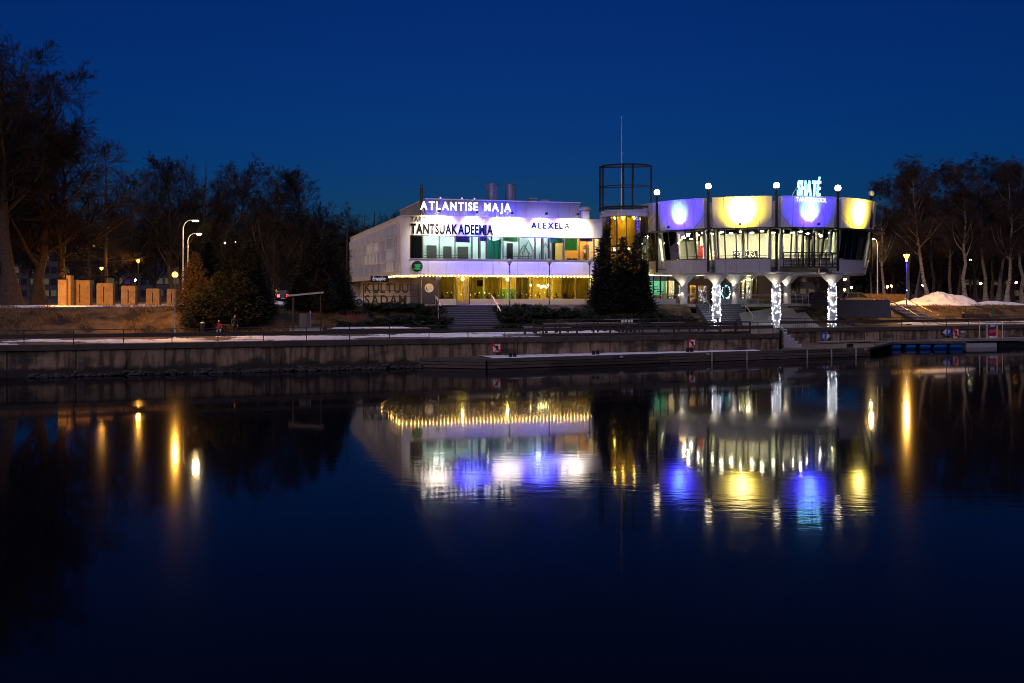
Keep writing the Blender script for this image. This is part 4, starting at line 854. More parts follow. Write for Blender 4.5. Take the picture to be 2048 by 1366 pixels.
bx('lobby_wall', tealw, gf, GM, a + .3, c + 1, 4.0, 4.2, GB, 8.2); bx('lobby_side', K['white_clean'], gf, GM, c + .9, c + 1.0, .3, 4, GB, 8.2)
bx('lobby_floor', fw, gf, GM, a, Gu(1571), .2, 6, GB, GB + .04)
ll = lamp('lobby_light', (.95, 1, .62), 45)
for u in (1.0, 2.2, 3.4): bx('lobby_light', ll, gf, GM, u - .5, u + .5, 1.8, 2.0, 8.05, 8.15)
for i in range(9): bx('lobby_stair', K['dark_frame'], gf, GM, .1 + i * .42, .6 + i * .42, 1.0, 2.0, 7.4 - i * .28, 7.5 - i * .28)
yl = mat('yellow_seat', (.75, .55, .03), .6, var=.05)
for u in (1.5, 2.5, 3.6): bx('lobby_seat', yl, gf, GM, u - .35, u + .35, .9, 1.3, 5.4, 5.95); bx('lobby_seat', K['signwhite'], gf, GM, u - .5, u + .5, .8, 1.4, 4.95, 5.4)
# wooden entrance
a, c = Gu(1352), Gu(1438)
bx('entrance_fascia', woodm, gf, GM, a, c, .0, .25, 7.05, ztop_); 
for x0, x1 in ((1352, 1358), (1376, 1380), (1392, 1396.5), (1414.5, 1420)): bx('entrance_post', woodm, gf, GM, Gu(x0), Gu(x1), 0, .22, GB + .05, 7.04)
bx('entrance_threshold', woodm, gf, GM, a, Gu(1420), -.12, .3, GB, GB + .16)
for x0, x1 in ((1358, 1376), (1380, 1392), (1396.5, 1405.5), (1405.5, 1414.5)):
    bx('door_pane', K['glass'], gf, GM, Gu(x0) + .06, Gu(x1) - .06, .1, .12, GB + .18, 7.0)
    if x0 > 1390:
        for s in (Gu(x0) + .03, Gu(x1) - .03): bx('door_frame', K['signwhite'], gf, GM, s - .03, s + .03, .04, .12, GB + .18, 7.0)
bx('dark_panel', dl, gf, GM, Gu(1420), Gu(1438), .0, .2, GB, 7.04)
bx('lobby_wall', mat('shop_back_wall', (.62, .42, .22), .8, var=.1), gf, GM, Gu(1353), Gu(1420), 3.2, 3.4, GB, 8.2)
sl = lamp('shop_light', (1, .82, .50), 70)
for x in (1362, 1372, 1385, 1400, 1410): MB().ball((Gu(x, 1.6), 1.6, 7.9), .14, 8, 6).build('shop_lamp', sl, gf, GM)
cols = [mat('goods_' + n_, c_, .6, var=.1) for n_, c_ in (('green', (.10, .45, .12)), ('yellow', (.75, .55, .05)), ('red', (.6, .05, .04)), ('white', (.75, .72, .66)), ('pink', (.7, .35, .32)), ('blue', (.08, .2, .5)))]
for i in range(46):
    x = rnd.choice([rnd.uniform(1359, 1375), rnd.uniform(1381, 1391), rnd.uniform(1397, 1413)]); h = rnd.uniform(.12, .5); z = rnd.choice([5.05, 5.6, 6.1, 6.5]); u = Gu(x, .9)
    bx('shop_goods', rnd.choice(cols), gf, GM, u - rnd.uniform(.06, .2), u + rnd.uniform(.06, .2), rnd.uniform(.5, .9), rnd.uniform(1.0, 1.5), z, z + h)
# window with a blue ring of lights
for x in (1438.5, 1449.5, 1478): bx('mullion', K['dark_frame'], gf, GM, Gu(x) - .06, Gu(x) + .06, -.03, .15, 5.5, ztop_)
bx('plinth', K['white_clean'], gf, GM, Gu(1438), Gu(1516), -.1, .2, GB, 5.5)
for x0, x1 in ((1438.5, 1449.5), (1449.5, 1478)): bx('window_pane', K['glass_tint'], gf, GM, Gu(x0) + .07, Gu(x1) - .07, .04, .06, 5.52, ztop_)
bx('lobby_wall', K['dark_frame'], gf, GM, Gu(1438), Gu(1479), 1.6, 1.8, GB, 8.2)
bl = lamp('blue_fairy_led', (.35, .60, 1), 22); m = MB(); u0 = Gu(1452, .4)
for i in range(110): a = rnd.uniform(0, 6.28); q = rnd.uniform(.75, 1.0); m.ball((u0 + .62 * q * math.cos(a), .4, 6.25 + .85 * q * math.sin(a)), .022, 4, 3)
m.build('light_ring', bl, gf, GM, kind='stuff')
# shop window with a dressed torso
for x in (1482, 1490.5, 1507, 1515): bx('mullion', woodm if x < 1500 else K['dark_frame'], gf, GM, Gu(x) - .08, Gu(x) + .08, -.03, .15, 5.2, ztop_)
bx('transom', K['dark_frame'], gf, GM, Gu(1490.5), Gu(1515), -.02, .14, 7.85, 7.95)
for x0, x1 in ((1482, 1490.5), (1490.5, 1507), (1507, 1515)): bx('window_pane', K['glass'], gf, GM, Gu(x0) + .09, Gu(x1) - .09, .04, .06, 5.3, 7.85)
bx('lobby_wall', mat('green_shop_wall', (.34, .40, .22), .8, var=.1), gf, GM, Gu(1480), Gu(1516), 1.7, 1.85, GB, 8.2); bx('shop_lamp', sl, gf, GM, Gu(1484), Gu(1488), .6, .8, 7.5, 7.7); bx('shop_lamp', sl, gf, GM, Gu(1496), Gu(1506), .7, .85, 7.75, 7.83)
MB().lathe([(.05, 5.35), (.24, 5.36), (.22, 5.9), (.15, 6.35), (.2, 6.55), (.26, 6.85), (.24, 7.0), (.08, 7.06), (.07, 7.18), (.1, 7.28), (.01, 7.4)], 14, (Gu(1496.5, .7), .7)).build('dress_form', cols[3], gf, GM, smooth=True)
bx('brick_wall', bricks, gf, GM, Gu(1516), Gu(1571), .0, .3, GB, ztop_); bx('brick_return', bricks, gf, GM, Gu(1571) - .3, Gu(1571), .31, 8, GB, ztop_)
bx('rear_wall', bricks, gf, GM, -.5, Gu(1571) - .31, 6, 6.2, GB, ztop_)
# terrace slab in front, railing, yellow bench, planter tub
th = thing('terrace', 'paved terrace under the pavilion with a pale slab edge', 'terrace', GM @ T(0, 0, GB - .3)); th['kind'] = 'structure'
tf = Frame(*G.w(0, -3.3), G.a)
ux0, ux1 = tf.u(1290), tf.u(1621)
MB().slab([tuple((p)) for p in ((ux0 - 3, 0), (ux1, 0), (ux1 + .4, 4.0), (ux0 - 3, 9))], GB - .34, GB + .0).build('slab', K['pale_concrete'], th, tf.m)
def fence(fr, v, us, z0, ht, label, rails=(1.0, .55), r=.028, m_=K['steel'], cat='railing', name='terrace_railing', grp=None):
    th = thing(name, label, cat, fr @ T(us[0], v, z0), grp)
    for u in us: bar('post', m_, th, fr, (u, v, z0), (u, v, z0 + ht), r, 8)
    for a, c in zip(us[:-1], us[1:]):
        for f in rails: bar('rail', m_, th, fr, (a, v, z0 + ht * f), (c, v, z0 + ht * f), r * .85, 8)
    return th
fence(tf.m, .1, [tf.u(x) for x in (1479, 1492, 1517, 1543, 1568, 1593, 1606, 1618)], GB - .12, 1.22, 'steel railing along the terrace edge before the brick wall', (1.0, .86))
fence(tf.m, .1, [tf.u(x) for x in (1298, 1327, 1356, 1386)], GB, 1.05, 'steel railing on the terrace before the glazed stair', (1.0, .9))
th = thing('long_bench', 'long low bench with yellow seat against the brick wall', 'bench', GM @ T(Gu(1518), -.6, GB)); bx('seat', yl, th, GM, Gu(1513), Gu(1578), -.75, -.35, 5.3, 5.42)
for x in (1520, 1545, 1572): bx('leg', K['pale_concrete'], th, GM, Gu(x) - .15, Gu(x) + .15, -.7, -.4, GB, 5.3)
th = thing('planter_tub', 'oval grey planter tub beside the yellow bench', 'planter', GM @ T(Gu(1508), -1, GB)); MB().lathe([(.42, GB), (.55, 5.3), (.5, 5.3), (.45, 5.2)], 18, (Gu(1508, -1), -1)).build('tub', K['pale_concrete'], th, GM)
MB().lathe([(.47, 5.2), (.3, 5.28), (.01, 5.3)], 12, (Gu(1508, -1), -1)).build('soil', K['earth'], th, GM)

# stairs
def stairs(fr, u0, u1, v0, n, run, z0, z1, label, name='stairs', m_=K['step']):
    th = thing(name, label, 'stairs', fr @ T(u0, v0, z0)); h = (z1 - z0) / n
    for i in range(n):
        bx('riser', K['riser'], th, fr, u0 + .01, u1 - .01, v0 + run * i, v0 + run * (i + 1), z0 - .1, z0 + h * (i + 1) - .055); bx('step', m_, th, fr, u0, u1, v0 + run * i - .05, v0 + run * (i + 1) - .003, z0 + h * (i + 1) - .053, z0 + h * (i + 1))
    return th
def hand(fr, u, v0, v1, z0, z1, label, n=3, dbl=.10, m_=K['steel'], ht=.95):
    th = thing('handrail', label, 'handrail', fr @ T(u, v0, z0))
    for d in (0, .26):
        MB().tube([(u + d * .6, v0 - .25, z0 + ht - d * .5 - .05), (u + d * .6, v0, z0 + ht - d * .5), (u + d * .6, v1, z1 + ht - d * .5), (u + d * .6, v1 + .3, z1 + ht - d * .5)], .04, 8).build('rail', m_, th, fr, smooth=True)
    for k in range(n): f = k / (n - 1); v = v0 + (v1 - v0) * f; z = z0 + (z1 - z0) * f; bar('post', m_, th, fr, (u, v, z), (u, v, z + ht), .035, 8)
    return th
SB = Frame(PX(895, 101.2), 101.2, B.a)
SU = SB.u(1010)
stairs(SB.m, 0, SU, 0, 14, .37, ZP, 4.85, 'wide granite stairs up to the glazed restaurant doors')
MB().slab([(-.4, 5.18), (SU + .4, 5.18), (SU + 2.0, 8.4), (-1.6, 8.4)], 4.5, 4.87).build('stair_landing', K['pale_concrete'], m=SB.m, kind='structure')
hand(SB.m, -.10, 1.5, 5.4, ZP + .85, 4.9, 'steel handrail on the left of the wide granite stairs'); hand(SB.m, SU + .05, .9, 5.4, ZP + .5, 4.9, 'steel handrail on the right of the wide granite stairs')
S2 = Frame(*tf.w(tf.u(1392), -.0), G.a); su = S2.u(1480)
stairs(S2.m @ T(0, -4.2, 0), 0, su, 0, 13, .325, ZP, GB - .02, 'granite steps up to the terrace under the pavilion')
hand(S2.m @ T(0, -4.2, 0), .9, .6, 4.2, ZP + .4, GB, 'steel handrail left on the pavilion steps'); hand(S2.m @ T(0, -4.2, 0), su - .2, .6, 4.2, ZP + .4, GB, 'steel handrail right on the pavilion steps')
# paved apron below the terrace
ap = [(PX(1478, 113.0), 113.0), (PX(1487, 109.6), 109.6), (PX(1640, 110.8), 110.8), (PX(1600, 117.2), 117.2), (PX(1560, 117.0), 117.0)]
MB().add([(x, y, z) for (x, y), z in zip(ap, (3.9, ZP + .03, ZP + .03, 4.55, 4.55))], [(0, 1, 2, 3, 4)]).build('paved_apron', K['apron'], kind='structure')
# retaining wall to the right and the stairs past it
rf = Frame(PX(1606, 119.5), 119.5, .20)
th = thing('retaining_wall', 'low dark concrete retaining wall right of the pavilion', 'wall', rf.m @ T(0, 0, 4)); l = rf.u(1780); 
for i in range(4): bx('wall_block', K['dark_concrete'], th, rf.m, l * i / 4 + .01, l * (i + 1) / 4 - .01, 0, .35, 3.2, 5.32); 
bx('wall_base', K['dark_concrete'], th, rf.m, -.1, l, -.25, .0, 3.2, 4.45)
S3 = Frame(PX(1838, 131.5), 131.5, .33); s3 = S3.u(1876)
stairs(S3.m, 0, s3, 0, 12, .52, ZP, 4.45, 'concrete stairs up the grass bank beside the snow heap', m_=K['pale_concrete'])
hand(S3.m, -.1, .2, 6.2, ZP, 4.45, 'steel handrail left of the bank stairs', 4); hand(S3.m, s3 + .1, .2, 6.2, ZP, 4.45, 'steel handrail right of the bank stairs', 4)

# ------------------------------------------------------------------ lamps
def glow(parent, p, W, r, col=(1, .42, .05)):            # the lamp's own light
    L_ = bpy.data.lights.new('lamp_light', 'POINT'); L_.energy = W; L_.color = col; L_.shadow_soft_size = r; link('lamp_light', L_, parent, T(*p))
def globe_lamp(x, Y, ytop, label, lit, pole=K['alu'], zb=None, wrap=False, r=.26):
    X = PX(x, Y); zb = float(gz(X, Y)) if zb is None else zb; zt = ZY(ytop, Y)
    th = thing('globe_lamp', label, 'street lamp', T(X, Y, zb), 'globe lamps along the promenade and terrace')
    MB().tube([(X, Y, zb - .1), (X, Y, zb + 1.1), (X, Y, zb + 1.15), (X, Y, zt - r)], [.075, .07, .05, .045], 10).build('pole', pole, th, smooth=True)
    MB().lathe([(.06, zt - r - .12), (.14, zt - r - .02), (.15, zt - r + .05)], 14, (X, Y)).build('collar', pole, th)
    MB().ball((X, Y, zt), r, 20, 12).build('globe', K['orange_lamp'] if lit else K['opal'], th, smooth=True)
    if lit: glow(th, (X, Y, zt), 7000, .15)
    if wrap:
        m = MB(); rs = random.Random(x)
        for k in range(260): a = k * .62; z = zb + .5 + k / 260 * (zt - zb - 1.0); m.ball((X + .085 * math.sin(a), Y - .085 * math.cos(a), z), .03, 4, 3)
        m.build('unlit_bulb_wrap', K['opal'], th, kind='stuff')
    return th
globe_lamp(350, 87, 549.5, 'lit orange globe lamp on the promenade by the bushy evergreen', True)
globe_lamp(876.5, 101.3, 556, 'unlit globe lamp standing left of the wide stairs', False, zb=ZP)
for x, w_ in ((1019, 'nearest the right stair handrail'), (1099, 'in the middle of the terrace'), (1179, 'beside the pointed evergreens')): globe_lamp(x, 107.6 + (x - 1019) * .02, 522.5, 'unlit white globe lamp with wrapped dark pole ' + w_, False, K['wet_wood'], zb=4.8, wrap=True, r=.29)

def arm_lamp(xp, xh, yh, Y, label, side=1, es='warm_street', hz=.0, zb=None):
    X, Xh, z = PX(xp, Y), PX(xh, Y), ZY(yh, Y); zb = float(gz(X, Y)) if zb is None else zb
    th = thing('street_lamp', label, 'street lamp', T(X, Y, zb), 'tall street lamps with curved arms'); d = Xh - X
    pts = [(X, Y, zb), (X, Y, z - 1.2)] + [(X + d * .6 * (1 - math.cos(q)), Y, z - 1.2 + 1.25 * math.sin(q)) for q in np.linspace(.25, math.pi / 2, 6)] + [(Xh, Y, z + .05)]
    MB().tube(pts, [.11, .08] + [.06] * 7, 8).build('pole', K['alu'], th, smooth=True)
    MB().lathe([(.02, .14), (.2, .10), (.28, 0), (.26, -.02)], 14).build('lamp_head', K['alu'], th, T(Xh, Y, z) @ S(1.7, 1, 1)); MB().ball((0, 0, 0), .20, 14, 8, .5).build('lamp_glass', K[es], th, T(Xh, Y, z - .06) @ S(1.7, 1, 1), smooth=True)
arm_lamp(366, 391, 441, 121, 'taller of the two curved street lamps behind the bushy evergreen'); arm_lamp(375.5, 398, 467.5, 142, 'shorter of the two curved street lamps behind the bushy evergreen')
arm_lamp(1755, 1742.5, 477.5, 168, 'curved street lamp just right of the pavilion')
def post_lamp(x, Y, y, label, es='far_orange', r=.17, ht=None, grp='small park lamps in the distance', pole=None, z_b=None):
    X, z = PX(x, Y), ZY(y, Y); zb = float(gz(X, Y)) if z_b is None else z_b
    th = thing('park_lamp', label, 'park lamp', T(X, Y, zb), grp)
    bar('pole', pole or K['dark_frame'], th, I4, (X, Y, zb), (X, Y, z - r), .05, 8); MB().lathe([(r * 1.5, z + r * .7), (r * .8, z + r * 1.3), (.01, z + r * 1.5)], 10, (X, Y)).build('lamp_cap', K['dark_frame'], th); MB().ball((X, Y, z), r, 12, 8).build('lamp_glass', K[es], th, smooth=True)
    if es == 'mid_orange': glow(th, (X, Y, z), 3400, .16)
K['mid_orange'] = opal('park_sodium_light', (1, .38, .04), 10); K['pale_far'] = lamp('pale_far_light', (1, .8, .45), 160); K['green_sig'] = lamp('green_signal', (.1, 1, .2), 8); K['white_far'] = lamp('white_far_light', (1, .95, .8), 160)
post_lamp(203, 122, 537, 'orange park lamp behind the statue pillar', 'mid_orange', .2); post_lamp(276.5, 134, 522, 'orange park lamp behind the middle stone slab', 'mid_orange', .21)
post_lamp(270.5, 150, 560, 'small white lamp low between the slabs', 'white_far', .14)
for x, y, l in ((450, 485.5, 'left'), (471.5, 485.5, 'right')): post_lamp(x, 150, y, l + ' of two pale lamps shining over the bushy evergreen', 'warm_street', .16)
post_lamp(670, 170, 493.5, 'pale street lamp between the conical evergreens and the building', 'pale_far', .26); post_lamp(501, 160, 534, 'small orange lamp seen through the evergreens', 'far_orange', .2)
for x, y, l, e_ in ((1690, 559, 'pale lamp seen under the pavilion', 'pale_far'), (1689, 579.5, 'low orange lamp over the parked cars', 'far_orange'), (1783.5, 572, 'orange lamp glowing behind the dry hedge', 'far_orange'), (1775, 573.5, 'small orange lamp beside the brighter one behind the hedge', 'far_orange'), (1846.5, 570, 'orange lamp left of the second birch', 'far_orange'), (1940, 519.5, 'pale lamp high among the birches', 'pale_far'), (1961.5, 567, 'orange lamp deep in the birch wood', 'far_orange'), (2031.5, 564.5, 'orange lamp at the right end of the birch wood', 'far_orange'), (1703, 575, 'orange lamp right of the third front column', 'far_orange')): post_lamp(x, 215, y, l, e_, .26)
# conical park lamp with blue-lit pole
X, Y = PX(1813, 141), 141.0; zb = 4.42; z = ZY(513, Y)
th = thing('cone_lamp', 'park lamp with a glowing cone head on a blue-lit pole', 'street lamp', T(X, Y, zb))
bluep = mat('blue_painted_pole', (.10, .12, .45), .4, var=.05); bar('pole', bluep, th, I4, (X, Y, zb), (X, Y, z - .7), .09, 10)
MB().lathe([(.12, z - .42), (.44, z + .22), (.40, z + .30), (.01, z + .36)], 20, (X, Y)).build('lamp_cone', K['orange_lamp'], th, smooth=False); glow(th, (X, Y, z + .02), 15000, .20, (1, .46, .08)); MB().lathe([(.10, z - .72), (.13, z - .6), (.13, z - .43)], 14, (X, Y)).build('blue_ring', lamp('blue_ring_light', (.08, .18, 1), 24), th)
bl2 = bpy.data.lights.new('blue_ring_beam', 'SPOT'); bl2.energy = 900; bl2.color = (.12, .12, 1); bl2.spot_size = rad(50); bl2.spot_blend = .8; bl2.shadow_soft_size = .1
link('blue_ring_beam', bl2, th, T(X, Y - .2, z - .75)); MB().ball((X, Y - .1, ZY(580.5, Y)), .06, 8, 5).build('marker_light', lamp('blue_marker', (.5, .65, 1), 12), th)

# ------------------------------------------------------------------ monument on the left
MF = Frame(PX(128, 103), 103, .02)
th = thing('statue_pillar', 'tall pale stone pillar at the left end of the slab row', 'pillar', MF.m @ T(0, 0, 4.8))
stone = mat('cut_stone', (.30, .21, .11), .85, var=.25, vs=3, bump=.5, bs=6)
w0, w1 = MF.u(117.5), MF.u(134.5); zt = ZY(559.5, 103)
MB().box(w0, w1, -.2, .9, 4.5, zt).build('block', stone, th, MF.m); MB().box(w1 - .18, w1 + .25, .2, 1.0, 4.5, zt + .45).build('block', stone, th, MF.m)
# half-length bronze figure leaning on the pillar, arm raised to the chin (skin modifier, one body)
def figure(name, label, cat, joints, bones, mats, m, cloth_of=None, sub=2):
    me = bpy.data.meshes.new('body'); me.from_pydata([j[0] for j in joints], bones, []); o = link(name, me, None, m); tag(o, label, cat)
    md = o.modifiers.new('skin', 'SKIN'); md.use_smooth_shade = True; md.branch_smoothing = .4
    sk_ = me.skin_vertices[0].data if me.skin_vertices else None
    if sk_ is None:
        lay = me.attributes.get('skin'); 
    for i, j in enumerate(joints):
        sv = me.skin_vertices[0].data[i]; sv.radius = (j[1], j[1] if len(j) < 3 else j[2]); sv.use_root = (i == 0)
    s_ = o.modifiers.new('subdivision', 'SUBSURF'); s_.levels = sub; s_.render_levels = sub
    me.materials.append(mats); return o
bronze = mat('dark_bronze', (.05, .035, .022), .5, .6, var=.2, vs=6)
def add_skin(me):
    if not me.skin_vertices:
        import bmesh as _b
        bm = _b.new(); bm.from_mesh(me); bm.verts.layers.skin.verify(); bm.to_mesh(me); bm.free()
def make_figure(name, label, cat, joints, bones, material, m, parts=()):
    me = bpy.data.meshes.new('body'); me.from_pydata([j[0] for j in joints], bones, []); add_skin(me)
    o = link(name, me, None, m); tag(o, label, cat)
    for i, j in enumerate(joints):
        sv = me.skin_vertices[0].data[i]; sv.radius = (j[1], j[1] if len(j) < 3 else j[2]); sv.use_root = (i == 0)
    md = o.modifiers.new('skin', 'SKIN'); md.use_smooth_shade = True
    s_ = o.modifiers.new('subdivision', 'SUBSURF'); s_.levels = 2; s_.render_levels = 2
    me.materials.append(material)
    for nm, mb, mt in parts: mb.build(nm, mt, o, m, smooth=True)
    return o
J = [((0,0,0),.26,.20),((0,0,.28),.25,.19),((0,0,.55),.27,.18),((0,0,.72),.12),((0,-.02,.84),.10),((-.25,0,.66),.11),((-.42,-.05,.40),.09),((-.30,-.22,.22),.075),((-.14,-.30,.30),.06),((.25,0,.66),.11),((.44,-.06,.42),.09),((.34,-.24,.62),.07),((.12,-.22,.80),.06)]
Bn = [(0,1),(1,2),(2,3),(3,4),(2,5),(5,6),(6,7),(7,8),(2,9),(9,10),(10,11),(11,12)]
hd = MB().ball((0, -.03, 1.02), .15, 14, 10, 1.25); hair = MB().ball((0, .03, 1.08), .155, 12, 8, 1.0); nose = MB().box(-.02, .02, -.20, -.15, .98, 1.05)
fg = make_figure('bronze_statue', 'dark bronze half figure with raised arm on the stone pillar', 'statue', J, Bn, bronze, MF.m @ T((w0 + w1) / 2 - .05, .3, zt + .1) @ S(.95, .95, .95), (('head', hd, bronze), ('hair', hair, bronze), ('nose', nose, bronze)))
# small ground floodlight that lights the monument
X, Y = PX(95, 94.8), 94.8; zg = float(gz(X, Y)); th = thing('ground_floodlight', 'small orange ground floodlight on the grass below the statue pillar', 'floodlight', T(X, Y, zg)); bar('stake', K['dark_frame'], th, I4, (X, Y, zg - .1), (X, Y, zg + .5), .03, 6)
d = Vector((PX(215, 106) - X, 106 - Y, .9)); MB().box(-.2, .2, -.14, .14, -.2, .02).build('housing', K['dark_frame'], th, T(X, Y, zg + .6) @ d.to_track_quat('Z', 'Y').to_matrix().to_4x4()); spot(th, I4, tuple(Vector((X, Y, zg + .6)) + d.normalized() * .05), tuple(Vector((X, Y, zg + .6)) + d), (1, .38, .03), 5600, 100, .7, .08)
# slabs in two halves with a slit
slabm = mat('weathered_slab', (.24, .16, .075), .9, var=.28, vs=2.5, bump=.7, bs=5)
for x0, x1, yt, yb, Y, sl_, nm in ((145.5, 180, 560.5, 606.5, 105, .4, 'largest, nearest the statue pillar'), (193, 225.5, 566, 606.5, 105.3, .44, 'second from the statue pillar'), (242, 270.5, 571.5, 606, 105.8, .5, 'middle one of the five'), (292, 318.5, 577, 605.5, 106.3, .5, 'fourth from the statue pillar'), (333.5, 352, 577.5, 605.5, 107, .5, 'last one, half behind the globe lamp')):
    f = Frame(PX(x0, Y), Y, .06); wd = f.u(x1); zb = float(gz(f.X, Y)) - .15; zt_ = ZY(yt, Y); th = thing('stone_slab', 'upright slit stone slab, ' + nm, 'stone slab', f.m @ T(0, 0, zb), 'row of slit stone slabs'); s = wd * sl_; g2 = .10
    def half(a, c, left):
        r = .12; z1 = zt_; p = [(a, zb), (c, zb), (c, z1 - (0 if left else r)), (c - (0 if left else r), z1), (a + (r if left else 0), z1), (a, z1 - (r if left else 0))]
        MB().prism(p, 0, .75).build('half', slabm, th, f.m)
    half(0, s - g2 / 2, True); half(s + g2 / 2, wd, False)
    bx('bridge_block', slabm, th, f.m, s - g2 / 2, s + g2 / 2, .03, .7, zt_ - .45, zt_ - .02); bx('bridge_block', slabm, th, f.m, s - g2 / 2, s + g2 / 2, .03, .7, zb, zb + .5)

# ------------------------------------------------------------------ letter sign above the junipers
LF = Frame(PX(727, 104.0), 104.0, .13)
th = thing('letter_sign', 'two-line wooden letter sign on a thin dark frame above the junipers', 'sign', LF.m @ T(0, 0, 4.6)); wl = mat('varnished_plywood', (.12, .065, .025), .6, var=.15, vs=2)
lettering('KULTUURI', LF.u(729), LF.u(837), .98, 0, ZY(585.5, 104.5), LF.m, wl, th, bold=.03, depth=.05, gap=.17)
lettering('SADAM', LF.u(729.5), LF.u(813), .98, 0, ZY(609.5, 104.5), LF.m, wl, th, bold=.03, depth=.05, gap=.17)
for x in (727, 837.5): bar('post', K['black_steel'], th, LF.m, (LF.u(x), .12, 3.6), (LF.u(x), .12, ZY(568, 104)), .045, 8); bar('stay', K['black_steel'], th, LF.m, (LF.u(x), .12, ZY(590, 104)), (LF.u(x), 1.4, 4.3), .03, 6)
for y in (569.5, 581, 593): bar('cross_bar', K['black_steel'], th, LF.m, (LF.u(727), .12, ZY(y, 104.3)), (LF.u(837.5), .12, ZY(y, 104.3)), .025, 6)

# ------------------------------------------------------------------ promenade furniture
green = mat('green_paint', (.02, .17, .05), .5, var=.1)
def litter_bin(x, Y, label):
    X = PX(x, Y); zb = float(gz(X, Y)); th = thing('litter_bin', label, 'litter bin', T(X, Y, zb)); bar('post', green, th, I4, (X, Y, zb), (X, Y, zb + 1.15), .04, 8)
    MB().lathe([(.17, zb + .5), (.21, zb + 1.05), (.23, zb + 1.08), (.19, zb + 1.1)], 14, (X, Y - .2)).build('basket', K['dark_frame'], th); MB().lathe([(.24, zb + 1.16), (.12, zb + 1.26), (.01, zb + 1.28)], 14, (X, Y - .2)).build('lid', K['alu'], th)
litter_bin(406.5, 88.5, 'dark litter bin on the promenade right of the lit globe lamp'); litter_bin(1925.5, 132.5, 'dark litter bin by the green posts at the right end')
def post_bench(x0, x1, Y, label, ang=.3):
    f = Frame(PX(x0, Y), Y, ang); l = f.u(x1); zb = ZP; th = thing('canopy_bench', label, 'bench', f.m @ T(0, 0, zb))
    for u, s in ((0, 1), (l, -1)):
        bar('post', green, th, f.m, (u, 0, zb), (u, 0, zb + 2.1), .06, 8); bx('arm', green, th, f.m, min(u, u + s * .55 * -1), max(u, u + s * -.55), -.05, .05, zb + 2.05, zb + 2.13)
    for k in range(4): bx('seat_slat', K['wet_wood'], th, f.m, .25, l - .25, -.3 + .13 * k, -.19 + .13 * k, zb + .45, zb + .49)
    for k in range(4): bx('back_slat', K['wet_wood'], th, f.m, .25, l - .25, .26 + .02 * k, .29 + .02 * k, zb + .58 + .14 * k, zb + .69 + .14 * k)
    for u in (.3, l - .3): bx('leg', K['black_steel'], th, f.m, u - .03, u + .03, -.28, .3, zb, zb + .45)
post_bench(511, 541, 95.2, 'bench between green posts left of the small shelter'); post_bench(1931, 1985, 131.0, 'bench between green posts below the grass bank at the right end')
f = Frame(PX(424, 90.5), 90.5, .34); th = thing('park_bench', 'dark park bench with the seated person', 'bench', f.m @ T(0, 0, ZP)); l = f.u(476)
for k in range(4): bx('seat_slat', K['wet_wood'], th, f.m, 0, l, -.12 + .13 * k, -.01 + .13 * k, ZP + .42, ZP + .46); bx('back_slat', K['wet_wood'], th, f.m, 0, l, .46, .49, ZP + .54 + .12 * k, ZP + .64 + .12 * k)
for u in (.25, l - .25): bx('leg', K['black_steel'], th, f.m, u - .03, u + .03, -.1, .45, ZP, ZP + .42)
